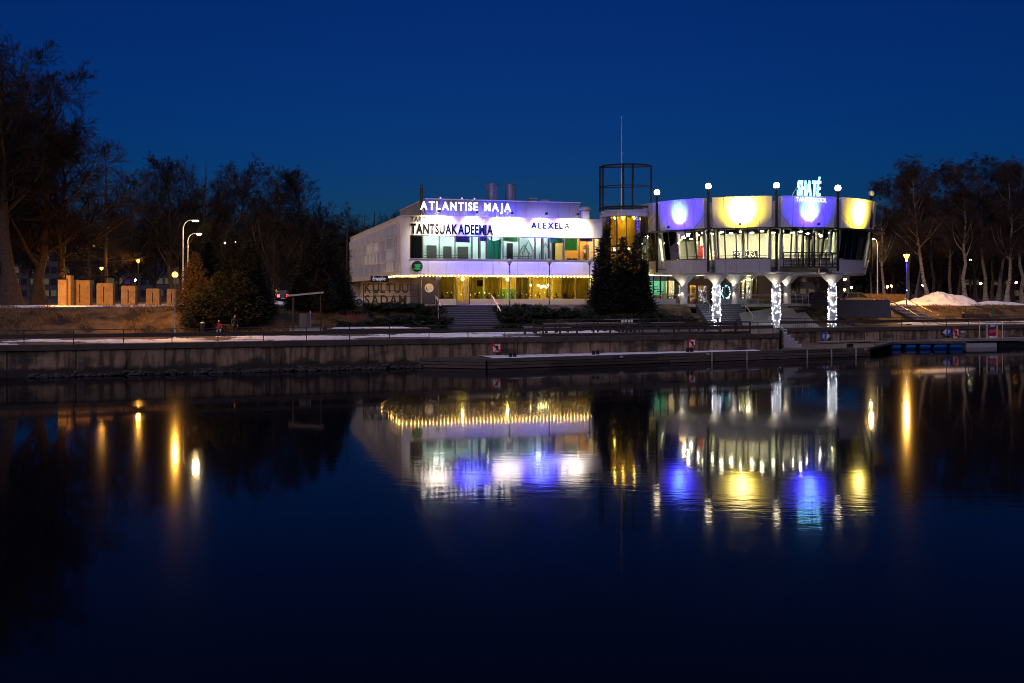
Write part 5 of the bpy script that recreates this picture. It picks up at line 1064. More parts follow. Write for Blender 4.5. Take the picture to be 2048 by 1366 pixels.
# people
skin_m = mat('skin', (.50, .30, .22), .6, var=.05); jeans = mat('blue_jeans', (.05, .10, .30), .8, var=.15, vs=8); jacket = mat('dark_red_jacket', (.16, .025, .035), .8, var=.15, vs=6); coat = mat('dark_coat', (.02, .02, .03), .8, var=.15, vs=6); hairm = mat('dark_hair', (.03, .02, .015), .7, var=.2)
def person(label, m, seated, top, legs):
    if seated:
        J = [((0,.05,.52),.15,.13),((0,.08,.75),.15,.11),((0,.06,.98),.17,.11),((0,.03,1.10),.06),((0,0,1.17),.055),((.20,.05,1.02),.075),((.27,-.02,.76),.06),((.16,-.24,.62),.045),((-.20,.05,1.02),.075),((-.27,-.02,.76),.06),((-.12,-.26,.60),.045),((.10,.02,.50),.10),((.13,-.42,.50),.075),((.14,-.40,.10),.05),((.14,-.55,.05),.045),((-.10,.02,.50),.10),((-.13,-.42,.50),.075),((-.14,-.46,.10),.05),((-.14,-.62,.05),.045)]
        hz_ = 1.32; hy = -.02
    else:
        J = [((0,0,.95),.15,.12),((0,0,1.18),.15,.11),((0,-.01,1.40),.18,.11),((0,-.03,1.52),.06),((0,-.05,1.58),.055),((.21,-.01,1.43),.075),((.27,0,1.15),.06),((.24,-.10,.90),.045),((-.21,-.01,1.43),.075),((-.27,.02,1.15),.06),((-.22,-.14,.96),.045),((.09,0,.90),.10),((.11,-.03,.50),.075),((.12,.02,.10),.05),((.13,-.14,.05),.045),((-.09,0,.90),.10),((-.12,.03,.50),.075),((-.13,.10,.10),.05),((-.14,-.04,.05),.045)]
        hz_ = 1.70; hy = -.06
    Bn = [(0,1),(1,2),(2,3),(3,4),(2,5),(5,6),(6,7),(2,8),(8,9),(9,10),(0,11),(11,12),(12,13),(13,14),(0,15),(15,16),(16,17),(17,18)]
    head = MB().ball((0, hy, hz_), .095, 14, 10, 1.25); nose = MB().add([(-.015, hy - .09, hz_ - .02), (.015, hy - .09, hz_ - .02), (0, hy - .125, hz_ - .02), (0, hy - .09, hz_ + .03)], [(0, 1, 2), (0, 2, 3), (1, 3, 2)])
    hair_ = MB().ball((0, hy + .025, hz_ + .03), .105, 12, 8, 1.15); parts = [('head', head, skin_m), ('nose', nose, skin_m), ('hair', hair_, hairm)]
    for hx, hyy, hzz in [(j[0][0], j[0][1], j[0][2]) for j in (J[7], J[10])]:
        h_ = MB().ball((hx, hyy - .05, hzz - .02), .04, 8, 6)
        for k in range(4): h_.tube([(hx - .03 + .02 * k, hyy - .07, hzz - .02), (hx - .03 + .02 * k, hyy - .12 + .01 * abs(k - 1.5), hzz - .05), (hx - .03 + .02 * k, hyy - .12, hzz - .08)], .009, 5)
        h_.tube([(hx + .04, hyy - .04, hzz - .02), (hx + .055, hyy - .09, hzz - .04)], .011, 5); parts.append(('hand', h_, skin_m))
    for s in (0, 1):
        a, c, d = (J[11], J[12], J[13]) if s == 0 else (J[15], J[16], J[17])
        parts.append(('trouser_leg', MB().tube([a[0], c[0], d[0]], [a[1] * 1.08, c[1] * 1.15, d[1] * 1.3], 12), legs))
    return make_figure('person', label, 'person', J, Bn, top, m, parts)
f2 = f.w(f.u(438), .05); person('person in a dark red jacket and blue jeans sitting on the dark bench', T(f2[0], f2[1], ZP - .06) @ RZ(.25), True, jacket, jeans)
f2 = f.w(f.u(468), -.75); person('person in a dark coat standing beside the dark bench', T(f2[0], f2[1], ZP) @ RZ(.6), False, coat, coat)
# small open shelter with slanted roof
f = Frame(PX(580, 92), 92, .16); l = f.u(645); zb = ZP
th = thing('open_shelter', 'small open shelter with a thin sloping roof over a metal box', 'shelter', f.m @ T(0, 0, zb))
zr0, zr1 = ZY(593, 92), ZY(586.5, 92); MB().add([(-.1, -.9, zr0), (l + .1, -.9, zr1), (l + .1, 1.1, zr1 + .05), (-.1, 1.1, zr0 + .05), (-.1, -.9, zr0 + .12), (l + .1, -.9, zr1 + .12), (l + .1, 1.1, zr1 + .17), (-.1, 1.1, zr0 + .17)], [(0,3,2,1),(4,5,6,7),(0,1,5,4),(1,2,6,5),(2,3,7,6),(3,0,4,7)]).build('roof', K['alu'], th, f.m)
for u, v in ((.3, -.7), (l - .15, -.7), (.3, .9), (l - .15, .9)): bar('post', K['black_steel'], th, f.m, (u, v, zb), (u, v, zr0 + (zr1 - zr0) * u / l + .04), .05, 8)
bx('counter', K['grey_sheet'], th, f.m, .0, l, -.5, .6, zb, zb + .62); bx('counter_top', K['plank'], th, f.m, -.04, l + .04, -.55, .65, zb + .625, zb + .70); bx('metal_box', K['dark_concrete'], th, f.m, f.u(599), f.u(620), -.3, .4, zb + .70, ZY(627, 92)); bar('tap_pipe', K['alu'], th, f.m, (f.u(621), -.1, zb + .7), (f.u(621), -.1, ZY(622, 92)), .06, 8)
# low snow-topped timber platform left of the stairs
f = Frame(PX(656, 93.5), 93.5, .20); l = f.u(860)
th = thing('timber_platform', 'long low timber platform with snow on top left of the wide stairs', 'platform', f.m @ T(0, 0, ZP))
for i in range(7): bx('side_board', K['wet_wood'], th, f.m, l * i / 7 + .01, l * (i + 1) / 7 - .01, 0, .06, ZP + .02, ZP + .42)
for k in range(9): bx('deck_plank', K['plank'], th, f.m, -.05, l + .05, -.05 + .33 * k, .25 + .33 * k, ZP + .42, ZP + .47)
sn = MB(); N = 60
for i in range(N):
    q = i / (N - 1); u = .4 + (l * .78) * q; w_ = 1.0 + .5 * math.sin(q * 9) + .2 * math.sin(q * 31); c_ = 1.4; h = .10 * (1 - abs(2 * q - 1) ** 6) + .02
    sn.v += [(u, c_ - w_, ZP + .47), (u, c_ - w_ * .6, ZP + .47 + h), (u, c_ + w_ * .5, ZP + .47 + h), (u, c_ + w_, ZP + .47)]
sn.f += [(4 * i + k, 4 * i + 4 + k, 4 * i + 5 + k, 4 * i + 1 + k) for i in range(N - 1) for k in range(3)]
sn.build('platform_snow', K['snow'], m=f.m, smooth=True, kind='stuff', label='snow lying on the low timber platform')
# dark timber footbridge with board rails before the junipers
DM = Frame(*Q.w(Q.u(1086, .9), .9), Q.a)
th = thing('timber_footbridge', 'dark timber ramp with board railings running along the quay below the pavilion', 'ramp', DM.m @ T(0, 0, ZP)); l = DM.u(1500)
for i in range(12): bx('deck_plank', K['wet_wood'], th, DM.m, l * i / 12 + .01, l * (i + 1) / 12 - .01, 0, 2.2, ZP + .04, ZP + .22)
for row, (v, zz0, n_) in enumerate(((0.0, ZP, 14), (2.3, ZP + .25, 11))):
    for i in range(n_): u = l * i / (n_ - 1); bx('post', K['wet_wood'], th, DM.m, u - .07, u + .07, v - .05, v + .05, zz0, zz0 + 1.12)
    for i in range(6):
        a, c = l * i / 6, l * (i + 1) / 6
        bx('top_board', K['wet_wood'] if (i + row) % 3 else K['plank'], th, DM.m, a + .01, c - .01, v - .12, v + .10, zz0 + 1.12, zz0 + 1.19); bx('rail_board', K['wet_wood'], th, DM.m, a + .01, c - .01, v - .09, v - .052, zz0 + .52, zz0 + .74)
        if row == 0: bx('toe_board', K['wet_wood'], th, DM.m, a + .01, c - .01, v - .09, v - .052, zz0 + .05, zz0 + .25)
# angular pale benches behind it
for k, (x0, x1, v, z, a_, nm) in enumerate(((1048, 1142, 7.0, ZP + .75, .02, 'left of three long plank benches behind the dark ramp'), (1134, 1240, 9.0, ZP + .95, -.02, 'middle of three long plank benches behind the dark ramp'), (1235, 1275, 8.2, ZP + .95, -.18, 'short angled plank bench behind the dark ramp'))):
    f = Frame(*Q.w(Q.u(x0, v), v), Q.a + a_); l = f.u(x1); th = thing('plank_bench', nm, 'bench', f.m @ T(0, 0, ZP))
    for j in range(3): bx('seat_plank', K['plank'], th, f.m, 0, l, .2 * j, .2 * j + .18, z - .06, z)
    bx('front_board', K['plank'], th, f.m, 0, l, -.04, -.003, z - .22, z + .0)
    for j in range(5): u = .2 + (l - .4) * j / 4; bx('leg', K['black_steel'], th, f.m, u - .05, u + .05, .1, .5, ZP - .1, z - .06)
for i, x in enumerate((1245, 1251.5, 1258, 1263.5)):
    p = Q.w(Q.u(x, 8.6), 8.6); bx('marker_post', K['signwhite'], None, T(p[0], p[1], 0), -.11, .11, -.05, .05, ZP, ZP + 1.2 + .1 * (i % 2), label=['leftmost', 'second', 'third', 'rightmost'][i] + ' of four short white posts behind the dark ramp', category=None) if False else tag(bx('marker_post', K['signwhite'], None, T(p[0], p[1], 0), -.11, .11, -.05, .05, ZP, ZP + 1.2 + .1 * (i % 2)), ['leftmost', 'second', 'third', 'rightmost'][i] + ' of four short white posts behind the dark ramp', 'post', 'short white posts')
# low picket edging under the pavilion steps
th = thing('picket_edging', 'low row of pale pickets along the path under the pavilion', 'fence', T(PX(1300, 110), 108.4, ZP)); 
me_p = MB().box(-.03, .03, -.02, .02, 0, .42).mesh('picket'); me_p.materials.append(K['plank'])
for i in range(96):
    x = 1330 + i * 3.9; Y = 108.2 if x < 1560 else 109.0; link('picket', me_p, th, T(PX(x, Y), Y, ZP))

# ------------------------------------------------------------------ signs on the quay walls
def wall_sign(fr, x, y0, y1, w_px, v, label, draw):
    u = fr.u(x, v); z0, z1 = fr.z(y1, u, v), fr.z(y0, u, v); w_ = w_px / FOC * fr.w(u, v)[1]; th = thing('wall_sign', label, 'sign', fr.m @ T(u, v, z0)); draw(th, fr.m @ T(u, v, (z0 + z1) / 2), w_ / 2, (z1 - z0) / 2)
def no_entry(th, m, a, h):
    bx('plate', K['signred'], th, m, -a, a, -.02, 0, -h, h); bx('field', K['signwhite'], th, m, -a * .8, a * .8, -.03, -.021, -h * .8, h * .8)
    MB().prism([(-a * .8, h * .8), (-a * .8, h * .52), (a * .52, -h * .8), (a * .8, -h * .8), (a * .8, -h * .52), (-a * .52, h * .8)], -.038, -.031).build('bar', K['signred'], th, m)
    MB().lathe([(1e-3, -.01), (a * .3, -.01), (a * .3, .01), (1e-3, .01)], 16).build('pictogram_head', K['signblack'], th, m @ T(a * .05, -.052, h * .22) @ Matrix.Rotation(math.pi / 2, 4, 'X'))
    MB().prism([(-a * .12, -h * .05), (a * .2, -h * .05), (a * .12, -h * .32), (a * .45, -h * .48), (-a * .35, -h * .5), (-a * .02, -h * .32)], -.05, -.041).build('pictogram_body', K['signblack'], th, m)
    for k in range(4): bx('pictogram_wave', K['signblack'], th, m, -a * .7 + k * a * .35, -a * .48 + k * a * .35, -.05, -.041, -h * .68, -h * .6)
wall_sign(Q, 993, 687, 705, 19, -.12, 'red-edged no-swimming sign on the quay wall below the wide stairs', no_entry); wall_sign(Q, 1384, 678, 696, 16, -.12, 'red-edged no-swimming sign on the quay wall near the landing steps', no_entry)
def pmark(th, m, u, h, material, d=-.05): lettering('P', u - h * .32, u + h * .32, h * 1.3, d, -h * .65, m, material, th, bold=.03, depth=.01)
def p_arrow(th, m, a, h):
    bx('plate', K['signblue'], th, m, -.1 * a, a, -.02, 0, -h, h); pmark(th, m, .45 * a, h, K['signwhite']); MB().prism([(-a, 0), (-.12 * a, -h), (-.12 * a, h)], -.02, 0).build('arrow', K['signwhite'], th, m)
def p_arrow_r(th, m, a, h):
    bx('plate', K['signblue'], th, m, -a, .2 * a, -.02, 0, -h, h); pmark(th, m, -.42 * a, h, K['signwhite']); MB().prism([(a, 0), (.22 * a, h), (.22 * a, -h)], -.02, 0).build('arrow', K['signwhite'], th, m)
def p_ban(th, m, a, h):
    bx('plate', K['signred'], th, m, -a, a, -.02, 0, -h, h); bx('field', K['signwhite'], th, m, -a * .78, a * .78, -.03, -.021, -h * .82, h * .82); pmark(th, m, 0, h * .95, K['signblack'])
    MB().prism([(-a * .78, h * .82), (-a * .78, h * .55), (a * .5, -h * .82), (a * .78, -h * .82), (a * .78, -h * .55), (-a * .5, h * .82)], -.075, -.066).build('bar', K['signred'], th, m)
wall_sign(RW, 1651, 664, 680, 22, -.12, 'blue parking sign with arrow pointing right, behind the ramp rail', p_arrow_r); wall_sign(RW, 1893.5, 657.5, 672, 21, -.12, 'blue parking sign with arrow pointing left by the pontoon', p_arrow); wall_sign(RW, 1911.5, 657, 678, 16, -.12, 'red-edged no-parking sign on the quay wall by the pontoon', p_ban)
def small_arrow(th, m, a, h): bx('plate', K['signwhite'], th, m, -a, a, -.02, 0, -h, h); bx('line', K['signblack'], th, m, -.8 * a, .4 * a, -.03, -.021, -h * .15, h * .15); MB().prism([(a * .9, 0), (a * .4, h * .7), (a * .4, -h * .7)], -.03, -.021).build('arrow_head', K['signblack'], th, m)
wall_sign(RW, 1926, 662, 666.5, 11, -.12, 'small white arrow sign beside the no-parking sign', small_arrow)
for fr, x, y, nm in ((Q, 1122.5, 689.5, 'left'), (Q, 1489, 683.5, 'right')):
    u = fr.u(x, -.1); z = fr.z(y, u, -.1); tag(bx('wall_plate', dl, None, fr.m, u - .2, u + .2, -.13, -.06, z - .1, z + .1), 'small dark metal plate on the quay wall, the ' + nm + ' one of two', 'plate')

# ------------------------------------------------------------------ floating pontoon at the right
PF = Frame(PX(1741, 108.6), 108.6, math.atan(.155))
blue_f = mat('blue_plastic_float', (.01, .10, .38), .35, var=.1)
th = thing('pontoon', 'floating plank pontoon carried on blue floats at the right end', 'pontoon', PF.m)
l = PF.u(1932)
for i in range(14): bx('deck_plank', K['plank'], th, PF.m, l * i / 14 + .008, l * (i + 1) / 14 - .008, 0, 2.0, .80, .87)
bx('edge_beam', K['grey_wood'], th, PF.m, 0, l, -.06, -.005, .60, .86)
for x0, x1 in ((1741, 1770), (1783, 1804), (1814, 1834), (1842, 1863), (1870, 1895), (1902, 1927)): MB().tube([(PF.u(x0), .35, .28), (PF.u(x0) + .12, .35, .28), (PF.u(x1) - .12, .35, .28), (PF.u(x1), .35, .28)], [.24, .33, .33, .24], 12).build('float', blue_f, th, PF.m, smooth=False)
P2 = Frame(PX(1889, 112.2), 112.2, math.atan(.22)); th = thing('gate_pontoon', 'pale plank pontoon with a white gate frame at the right end', 'pontoon', P2.m); l = P2.u(2075)
for i in range(12): bx('deck_plank', K['plank'], th, P2.m, l * i / 12 + .008, l * (i + 1) / 12 - .008, 0, 2.2, .92, 1.0)
bx('edge_beam', K['plank'], th, P2.m, 0, l, -.06, -.005, .72, .99); bx('float', K['pale_concrete'], th, P2.m, P2.u(1934), P2.u(1995), .1, 1.8, -.2, .5); bx('float', K['black_steel'], th, P2.m, P2.u(2000), P2.u(2075), .15, 1.8, -.2, .5)
for i in range(2): bx('gangway_board', K['plank'], th, P2.m, -3.6, .3, -.4 + .45 * i, .02 + .45 * i, .90, .955)
th = thing('pontoon_gate', 'pale metal gate frame with a small notice on the pontoon', 'gate', P2.m @ T(P2.u(1973), .3, 1.0))
for x, y0, rr_ in ((1959.5, 641, .04), (1974, 642, .06), (1994, 642, .06), (2005, 643, .05)): u = P2.u(x, .3); bar('post', K['opal'], th, P2.m, (u, .3, .3 if x > 2000 else 1.0), (u, .3, P2.z(y0, u, .3)), rr_, 8)
bx('top_bar', K['opal'], th, P2.m, P2.u(1974, .3), P2.u(1994, .3), .27, .33, P2.z(643.5, P2.u(1980), .3), P2.z(642, P2.u(1980), .3)); u = P2.u(1984.5, .3); bx('notice', K['signwhite'], th, P2.m, u - .28, u + .28, .25, .28, P2.z(653.5, u, .3), P2.z(647.5, u, .3))
for k in range(3): bx('notice_line', K['signblack'], th, P2.m, u - .2, u + .18, .24, .249, P2.z(649.3 + 1.4 * k, u, .3), P2.z(649.0 + 1.4 * k, u, .3))
for x, c_, nm in ((1982, (.55, .02, .12), 'crimson cover'), (1989.5, (.6, .03, .05), 'red cover')):
    u = P2.u(x, .8); th = thing('covered_drum', 'white-footed drum with a ' + nm + ' behind the gate frame', 'drum', P2.m @ T(u, .8, 1)); MB().lathe([(.26, 1.0), (.26, 1.3)], 14, (u, .8)).build('foot', K['signwhite'], th, P2.m); MB().lathe([(.29, 1.28), (.32, 1.7), (.2, 1.95), (.01, 2.0)], 14, (u, .8)).build('cover', mat('cover_' + nm.split()[0], c_, .6), th, P2.m, smooth=True)
orange_b = mat('orange_board', (.55, .14, .02), .6); u = P2.u(2000, 1.0); tag(MB().add([(u - .25, 1.0, 1.0), (u + .35, 1.0, 1.0), (u + .3, 1.0, 1.75), (u - .25, 1.0, 2.0), (u - .25, 1.06, 1.0), (u + .35, 1.06, 1.0), (u + .3, 1.06, 1.75), (u - .25, 1.06, 2.0)], [(0,1,2,3),(7,6,5,4),(0,4,5,1),(1,5,6,2),(2,6,7,3),(3,7,4,0)]).build('slanted_board', orange_b, m=P2.m), 'slanted orange board right of the covered drums', 'board')
def rope(label, pts, m_=K['plank'], r=.025):
    tag(MB().tube(pts, r, 6).build('mooring_rope', m_, smooth=True), label, 'rope', 'mooring ropes of the pontoon')
def rp(x, y, Y): return (PX(x, Y), Y, ZY(y, Y))
rope('pale mooring rope slanting down at the left end of the pontoon', [rp(1776, 669, 111), rp(1770, 677, 110.3), rp(1765, 686, 109.5)]); rope('pale mooring rope slanting down in the middle of the pontoon', [rp(1879, 666, 113), rp(1876, 676, 112), rp(1874.5, 682, 111)])
rope('thin dark rope sagging from the wall to the pontoon at left', [rp(1776, 669, 111.2), rp(1810, 673, 111), rp(1840, 679, 110.8), rp(1862, 682, 110.6)], K['dark_frame']); rope('thin dark rope sagging across the no-parking sign', [rp(1879, 667, 113.2), rp(1905, 670, 113.1), rp(1935, 676, 113), rp(1955, 679, 112.8)], K['dark_frame']); rope('pale rope running right from the gate frame', [rp(2005, 664, 113), rp(2025, 668, 113), rp(2050, 673, 113)])
# sloping gangway with rail between the stage and the pontoon
f = Frame(PX(1650, 104.5), 104.5, .42); l = f.u(1758); th = thing('gangway', 'sloping timber gangway with thin rail below the set-back wall', 'gangway', f.m)
bx('deck', K['plank'], th, f.m, 0, l, 0, 1.3, .95, 1.05)
for i in range(5): u = l * i / 4; bar('post', K['alu'], th, f.m, (u, .05, 1.0), (u, .05, 1.95), .03, 8)
bar('rail', K['wet_wood'], th, f.m, (-1.5, .05, 1.85), (l * .8, .05, 2.05), .05, 6)

# ------------------------------------------------------------------ cars
tyre = mat('tyre_rubber', (.02, .02, .02), .8, var=.05); rimm = mat('wheel_rim', (.4, .4, .42), .35, .7, var=.05); carglass = mat('car_glass', (.012, .014, .018), .08, var=0); tail = lamp('tail_light', (1, .02, .02), 14); tail_off = mat('tail_lens', (.35, .01, .01), .3, var=0); headl = mat('headlight_lens', (.7, .7, .72), .15, var=0)
def car(label, m, paint, lit=False, suv=False):
    th = thing('parked_car', label, 'car', m); L2, Wd, Hh = (2.3, .9, 1.68) if suv else (2.2, .87, 1.46)
    def loft(st, name, mt):
        mb = MB(); k = len(st[0])
        for sct in st: mb.v += sct
        n_ = len(st); mb.f += [(i * k + j, i * k + (j + 1) % k, (i + 1) * k + (j + 1) % k, (i + 1) * k + j) for i in range(n_ - 1) for j in range(k)] + [tuple(range(k))[::-1], tuple(range((n_ - 1) * k, n_ * k))]
        return mb.build(name, mt, th, m, smooth=False)
    def sec(x, z0, zb, w_): return [(x, -w_ * .92, z0), (x, -w_, (z0 + zb) / 2), (x, -w_ * .95, zb - .05), (x, -w_ * .85, zb), (x, w_ * .85, zb), (x, w_ * .95, zb - .05), (x, w_, (z0 + zb) / 2), (x, w_ * .92, z0)]
    hb = .98 if suv else .86
    loft([sec(-L2, .40, .66, Wd * .86), sec(-L2 + .12, .28, hb - .06, Wd * .96), sec(-1.0, .24, hb, Wd), sec(.9, .24, hb, Wd), sec(1.25, .24, hb - .05, Wd), sec(L2 - .25, .26, hb - .20, Wd * .95), sec(L2, .38, hb - .34, Wd * .84)], 'body', paint)
    xb = (-L2 + .12, -L2 + .5) if suv else (-L2 + .25, -1.25)
    def cs(x, z, w_): return [(x, -w_, z), (x, w_, z)]
    bot = [(xb[0], Wd * .86), (1.2, Wd * .88)]; top = [(xb[1], Wd * .66), (.35, Wd * .68)]
    cb = MB(); z0, z1 = hb - .02, Hh - .06
    cb.add([(bot[0][0], -bot[0][1], z0), (bot[0][0], bot[0][1], z0), (bot[1][0], bot[1][1], z0), (bot[1][0], -bot[1][1], z0), (top[0][0], -top[0][1], z1), (top[0][0], top[0][1], z1), (top[1][0], top[1][1], z1), (top[1][0], -top[1][1], z1)], [(0,3,2,1),(4,5,6,7),(0,1,5,4),(1,2,6,5),(2,3,7,6),(3,0,4,7)]).build('windows', carglass, th, m)
    MB().box(top[0][0] - .06, top[1][0] + .06, -Wd * .70, Wd * .70, z1 - .02, Hh).build('roof', paint, th, m)
    for s in (-1, 1):
        for f0, f1, r_ in ((bot[0], top[0], .05), (bot[1], top[1], .05)): bar('pillar', paint, th, m, (f0[0], s * f0[1], z0), (f1[0], s * f1[1], z1), r_, 6)
        bar('pillar', paint, th, m, (-.25, s * (bot[0][1] + .005), z0), (-.3, s * (top[0][1] + .01), z1), .045, 6)
        for x in (-1.35, 1.35):
            w_ = MB().lathe([(.2, -.1), (.33, -.1), (.33, .1), (.2, .1)], 18).build('wheel', tyre, th, m @ T(x, s * (Wd - .09), .33) @ Matrix.Rotation(math.pi / 2, 4, 'X')); MB().lathe([(.01, -.11), (.21, -.105), (.21, .105), (.01, .11)], 14).build('rim', rimm, w_, m @ T(x, s * (Wd - .09), .33) @ Matrix.Rotation(math.pi / 2, 4, 'X'))
        MB().box(-L2 - .02, -L2 + .10, s * Wd * .62 - .14, s * Wd * .62 + .16, .72, 1.02 if suv else .86).build('tail_light', tail if lit else tail_off, th, m); MB().box(L2 - .12, L2 + .02, s * Wd * .58 - .16, s * Wd * .58 + .14, hb - .40, hb - .26).build('headlight', headl, th, m)
        MB().box(.85, 1.05, s * (Wd + .02) - .08, s * (Wd + .02) + .08, hb + .03, hb + .15).build('mirror', paint, th, m)
    MB().box(-L2 - .025, -L2 + .02, -.26, .26, .5, .62).build('number_plate', K['signwhite'], th, m)
paintw = mat('white_car_paint', (.62, .61, .58), .25, var=.03); paintd = mat('dark_car_paint', (.015, .015, .02), .2, var=.03); paintr = mat('red_car_paint', (.45, .01, .015), .25, var=.03); paintg = mat('grey_car_paint', (.12, .12, .13), .25, .4, var=.03)
car('white car parked left of the culture house wall', T(PX(694, 113), 113, 4.85) @ RZ(rad(8)) , paintw)
car('dark estate car with glowing red tail lights behind the evergreens', T(PX(563, 124), 124, 4.95) @ RZ(rad(108)), paintd, True, True)
car('dark car parked under the pavilion right of the brick wall', T(PX(1648, 141), 141, 4.6) @ RZ(rad(14)), paintd, False, True); car('dark car parked at the right by the dry hedge', T(PX(1715, 146), 146, 4.55) @ RZ(rad(10)), paintg, False, True); car('red car half hidden by the retaining wall', T(PX(1612, 150), 150, 4.6) @ RZ(rad(170)), paintr); car('grey car seen past the right rear column', T(PX(1585, 143), 143, 4.6) @ RZ(rad(172)), paintg)
# ploughed snow heaps
def mound(x, Y, w_, d_, h, seed, label, zb=None):
    n = 70; X0 = PX(x, Y); gx_, gy_ = np.meshgrid(np.linspace(-1, 1, n), np.linspace(-1, 1, n)); r = np.hypot(gx_, gy_); a = np.clip(1 - r ** 1.5, -.1, 1)
    X, Yy = X0 + gx_ * w_, Y + gy_ * d_
    z = h * (np.clip(a, -.1, 1) ** .9 if False else a) * (1 + .16 * fbm(X * .7, Yy * .7, seed)) + (.13 * fbm(X * 2.2, Yy * 2.2, seed + 2) + .10 * fbm(X * 2.5 + 3 * gy_, gy_ * 2.0, seed + 5)) * h / 2.2 * (r < .98)
    z = z * (1 + .35 * np.clip(.3 - np.abs(gx_ + .05), 0, .3)); zb = float(gz(X0, Y)) if zb is None else zb
    i = np.arange(n * n).reshape(n, n); q = np.stack([i[:-1, :-1], i[:-1, 1:], i[1:, 1:], i[1:, :-1]], -1).reshape(-1, 4)
    me = mesh_np('snow_heap', np.stack([X, Yy, zb + z], -1).reshape(-1, 3), q, smooth=True); me.materials.append(K['snow']); tag(link('snow_heap', me), label, 'snow heap')
mound(1882, 149.5, 6.0, 4.2, 1.95, 3, 'large ploughed snow heap before the birch wood'); mound(1815, 146, 3.2, 2.0, .7, 5, 'low snow heap at the foot of the blue-lit lamp'); mound(546, 115, 2.0, 1.2, .45, 7, 'snow heap in front of the dark estate car'); mound(1990, 152, 5.5, 2.2, .55, 9, 'long low snow bank right of the large heap')

# ------------------------------------------------------------------ trees
def tubes_np(P, Rd, S_):                              # P (N,K,3), Rd (N,K): tapered tubes, S_ sides
    N, Kp, _ = P.shape; t = np.gradient(P, axis=1); t /= np.linalg.norm(t, axis=2, keepdims=True) + 1e-9
    up = np.where(np.abs(t[..., 2:3]) < .9, np.array([0, 0, 1.0]), np.array([1.0, 0, 0])); a = np.cross(t, up); a /= np.linalg.norm(a, axis=2, keepdims=True) + 1e-9; b = np.cross(a, t)
    q = 2 * np.pi * np.arange(S_) / S_
    V = P[:, :, None] + Rd[:, :, None, None] * (np.cos(q)[None, None, :, None] * a[:, :, None] + np.sin(q)[None, None, :, None] * b[:, :, None])
    idx = np.arange(N * Kp * S_).reshape(N, Kp, S_); nx = np.roll(idx, -1, 2)
    F = np.stack([idx[:, :-1], nx[:, :-1], nx[:, 1:], idx[:, 1:]], -1).reshape(-1, 4)
    return V.reshape(-1, 3), F
def merge(parts):
    V = []; F = []; n = 0
    for v, f in parts: V.append(v); F.append(f + n); n += len(v)
    return np.concatenate(V), np.concatenate(F)
def branch(P, Rd, n, rs, t0, t1, ln, ang, K_, bias, wob, rf, tip=.25, lf=None):
    N, Kp, _ = P.shape
    t = rs.uniform(t0, t1, (N, n)); t.sort(1); x = t * (Kp - 1); i = np.minimum(x.astype(int), Kp - 2); f = (x - i)[..., None]; ar = np.arange(N)[:, None]
    base = P[ar, i] * (1 - f) + P[ar, i + 1] * f; r0 = Rd[ar, i] * (1 - f[..., 0]) + Rd[ar, i + 1] * f[..., 0]
    d = P[ar, i + 1] - P[ar, i]; d /= np.linalg.norm(d, axis=2, keepdims=True) + 1e-9
    rv = rs.normal(size=(N, n, 3)); rv -= (rv * d).sum(2, keepdims=True) * d; rv /= np.linalg.norm(rv, axis=2, keepdims=True) + 1e-9
    A = np.radians(rs.uniform(ang[0], ang[1], (N, n)))[..., None]; dr = np.cos(A) * d + np.sin(A) * rv
    plen = np.linalg.norm(np.diff(P, axis=1), axis=2).sum(1)[:, None]
    Ln = plen * rs.uniform(ln[0], ln[1], (N, n)) * (1.05 - .55 * t if lf is None else lf(t)); M = N * n
    base = base.reshape(M, 3); dr = dr.reshape(M, 3); Ln = Ln.reshape(M); r = np.minimum(r0.reshape(M) * rf, r0.reshape(M) * .9)
    Q_ = np.empty((M, K_, 3)); Q_[:, 0] = base; st = (Ln / (K_ - 1))[:, None]
    for k in range(1, K_):
        dr = dr + np.asarray(bias) * (1.0 / (K_ - 1)) + rs.normal(size=(M, 3)) * wob; dr /= np.linalg.norm(dr, axis=1, keepdims=True); Q_[:, k] = Q_[:, k - 1] + dr * st
    Rr = r[:, None] * np.linspace(1, tip, K_)[None]
    return Q_, Rr
def trunk_line(rs, h, r, K_, wob, lean=(0, 0)):
    z = np.linspace(0, 1, K_); P = np.zeros((1, K_, 3)); P[0, :, 2] = z * h; w_ = np.cumsum(rs.normal(size=(K_, 2)) * wob, 0); w_ -= w_[0]; P[0, :, :2] = w_ + np.outer(z ** 1.3, lean)
    Rd = (r * (1 - z * .88) * (1 + .9 * np.exp(-z * 22)))[None]; return P, Rd
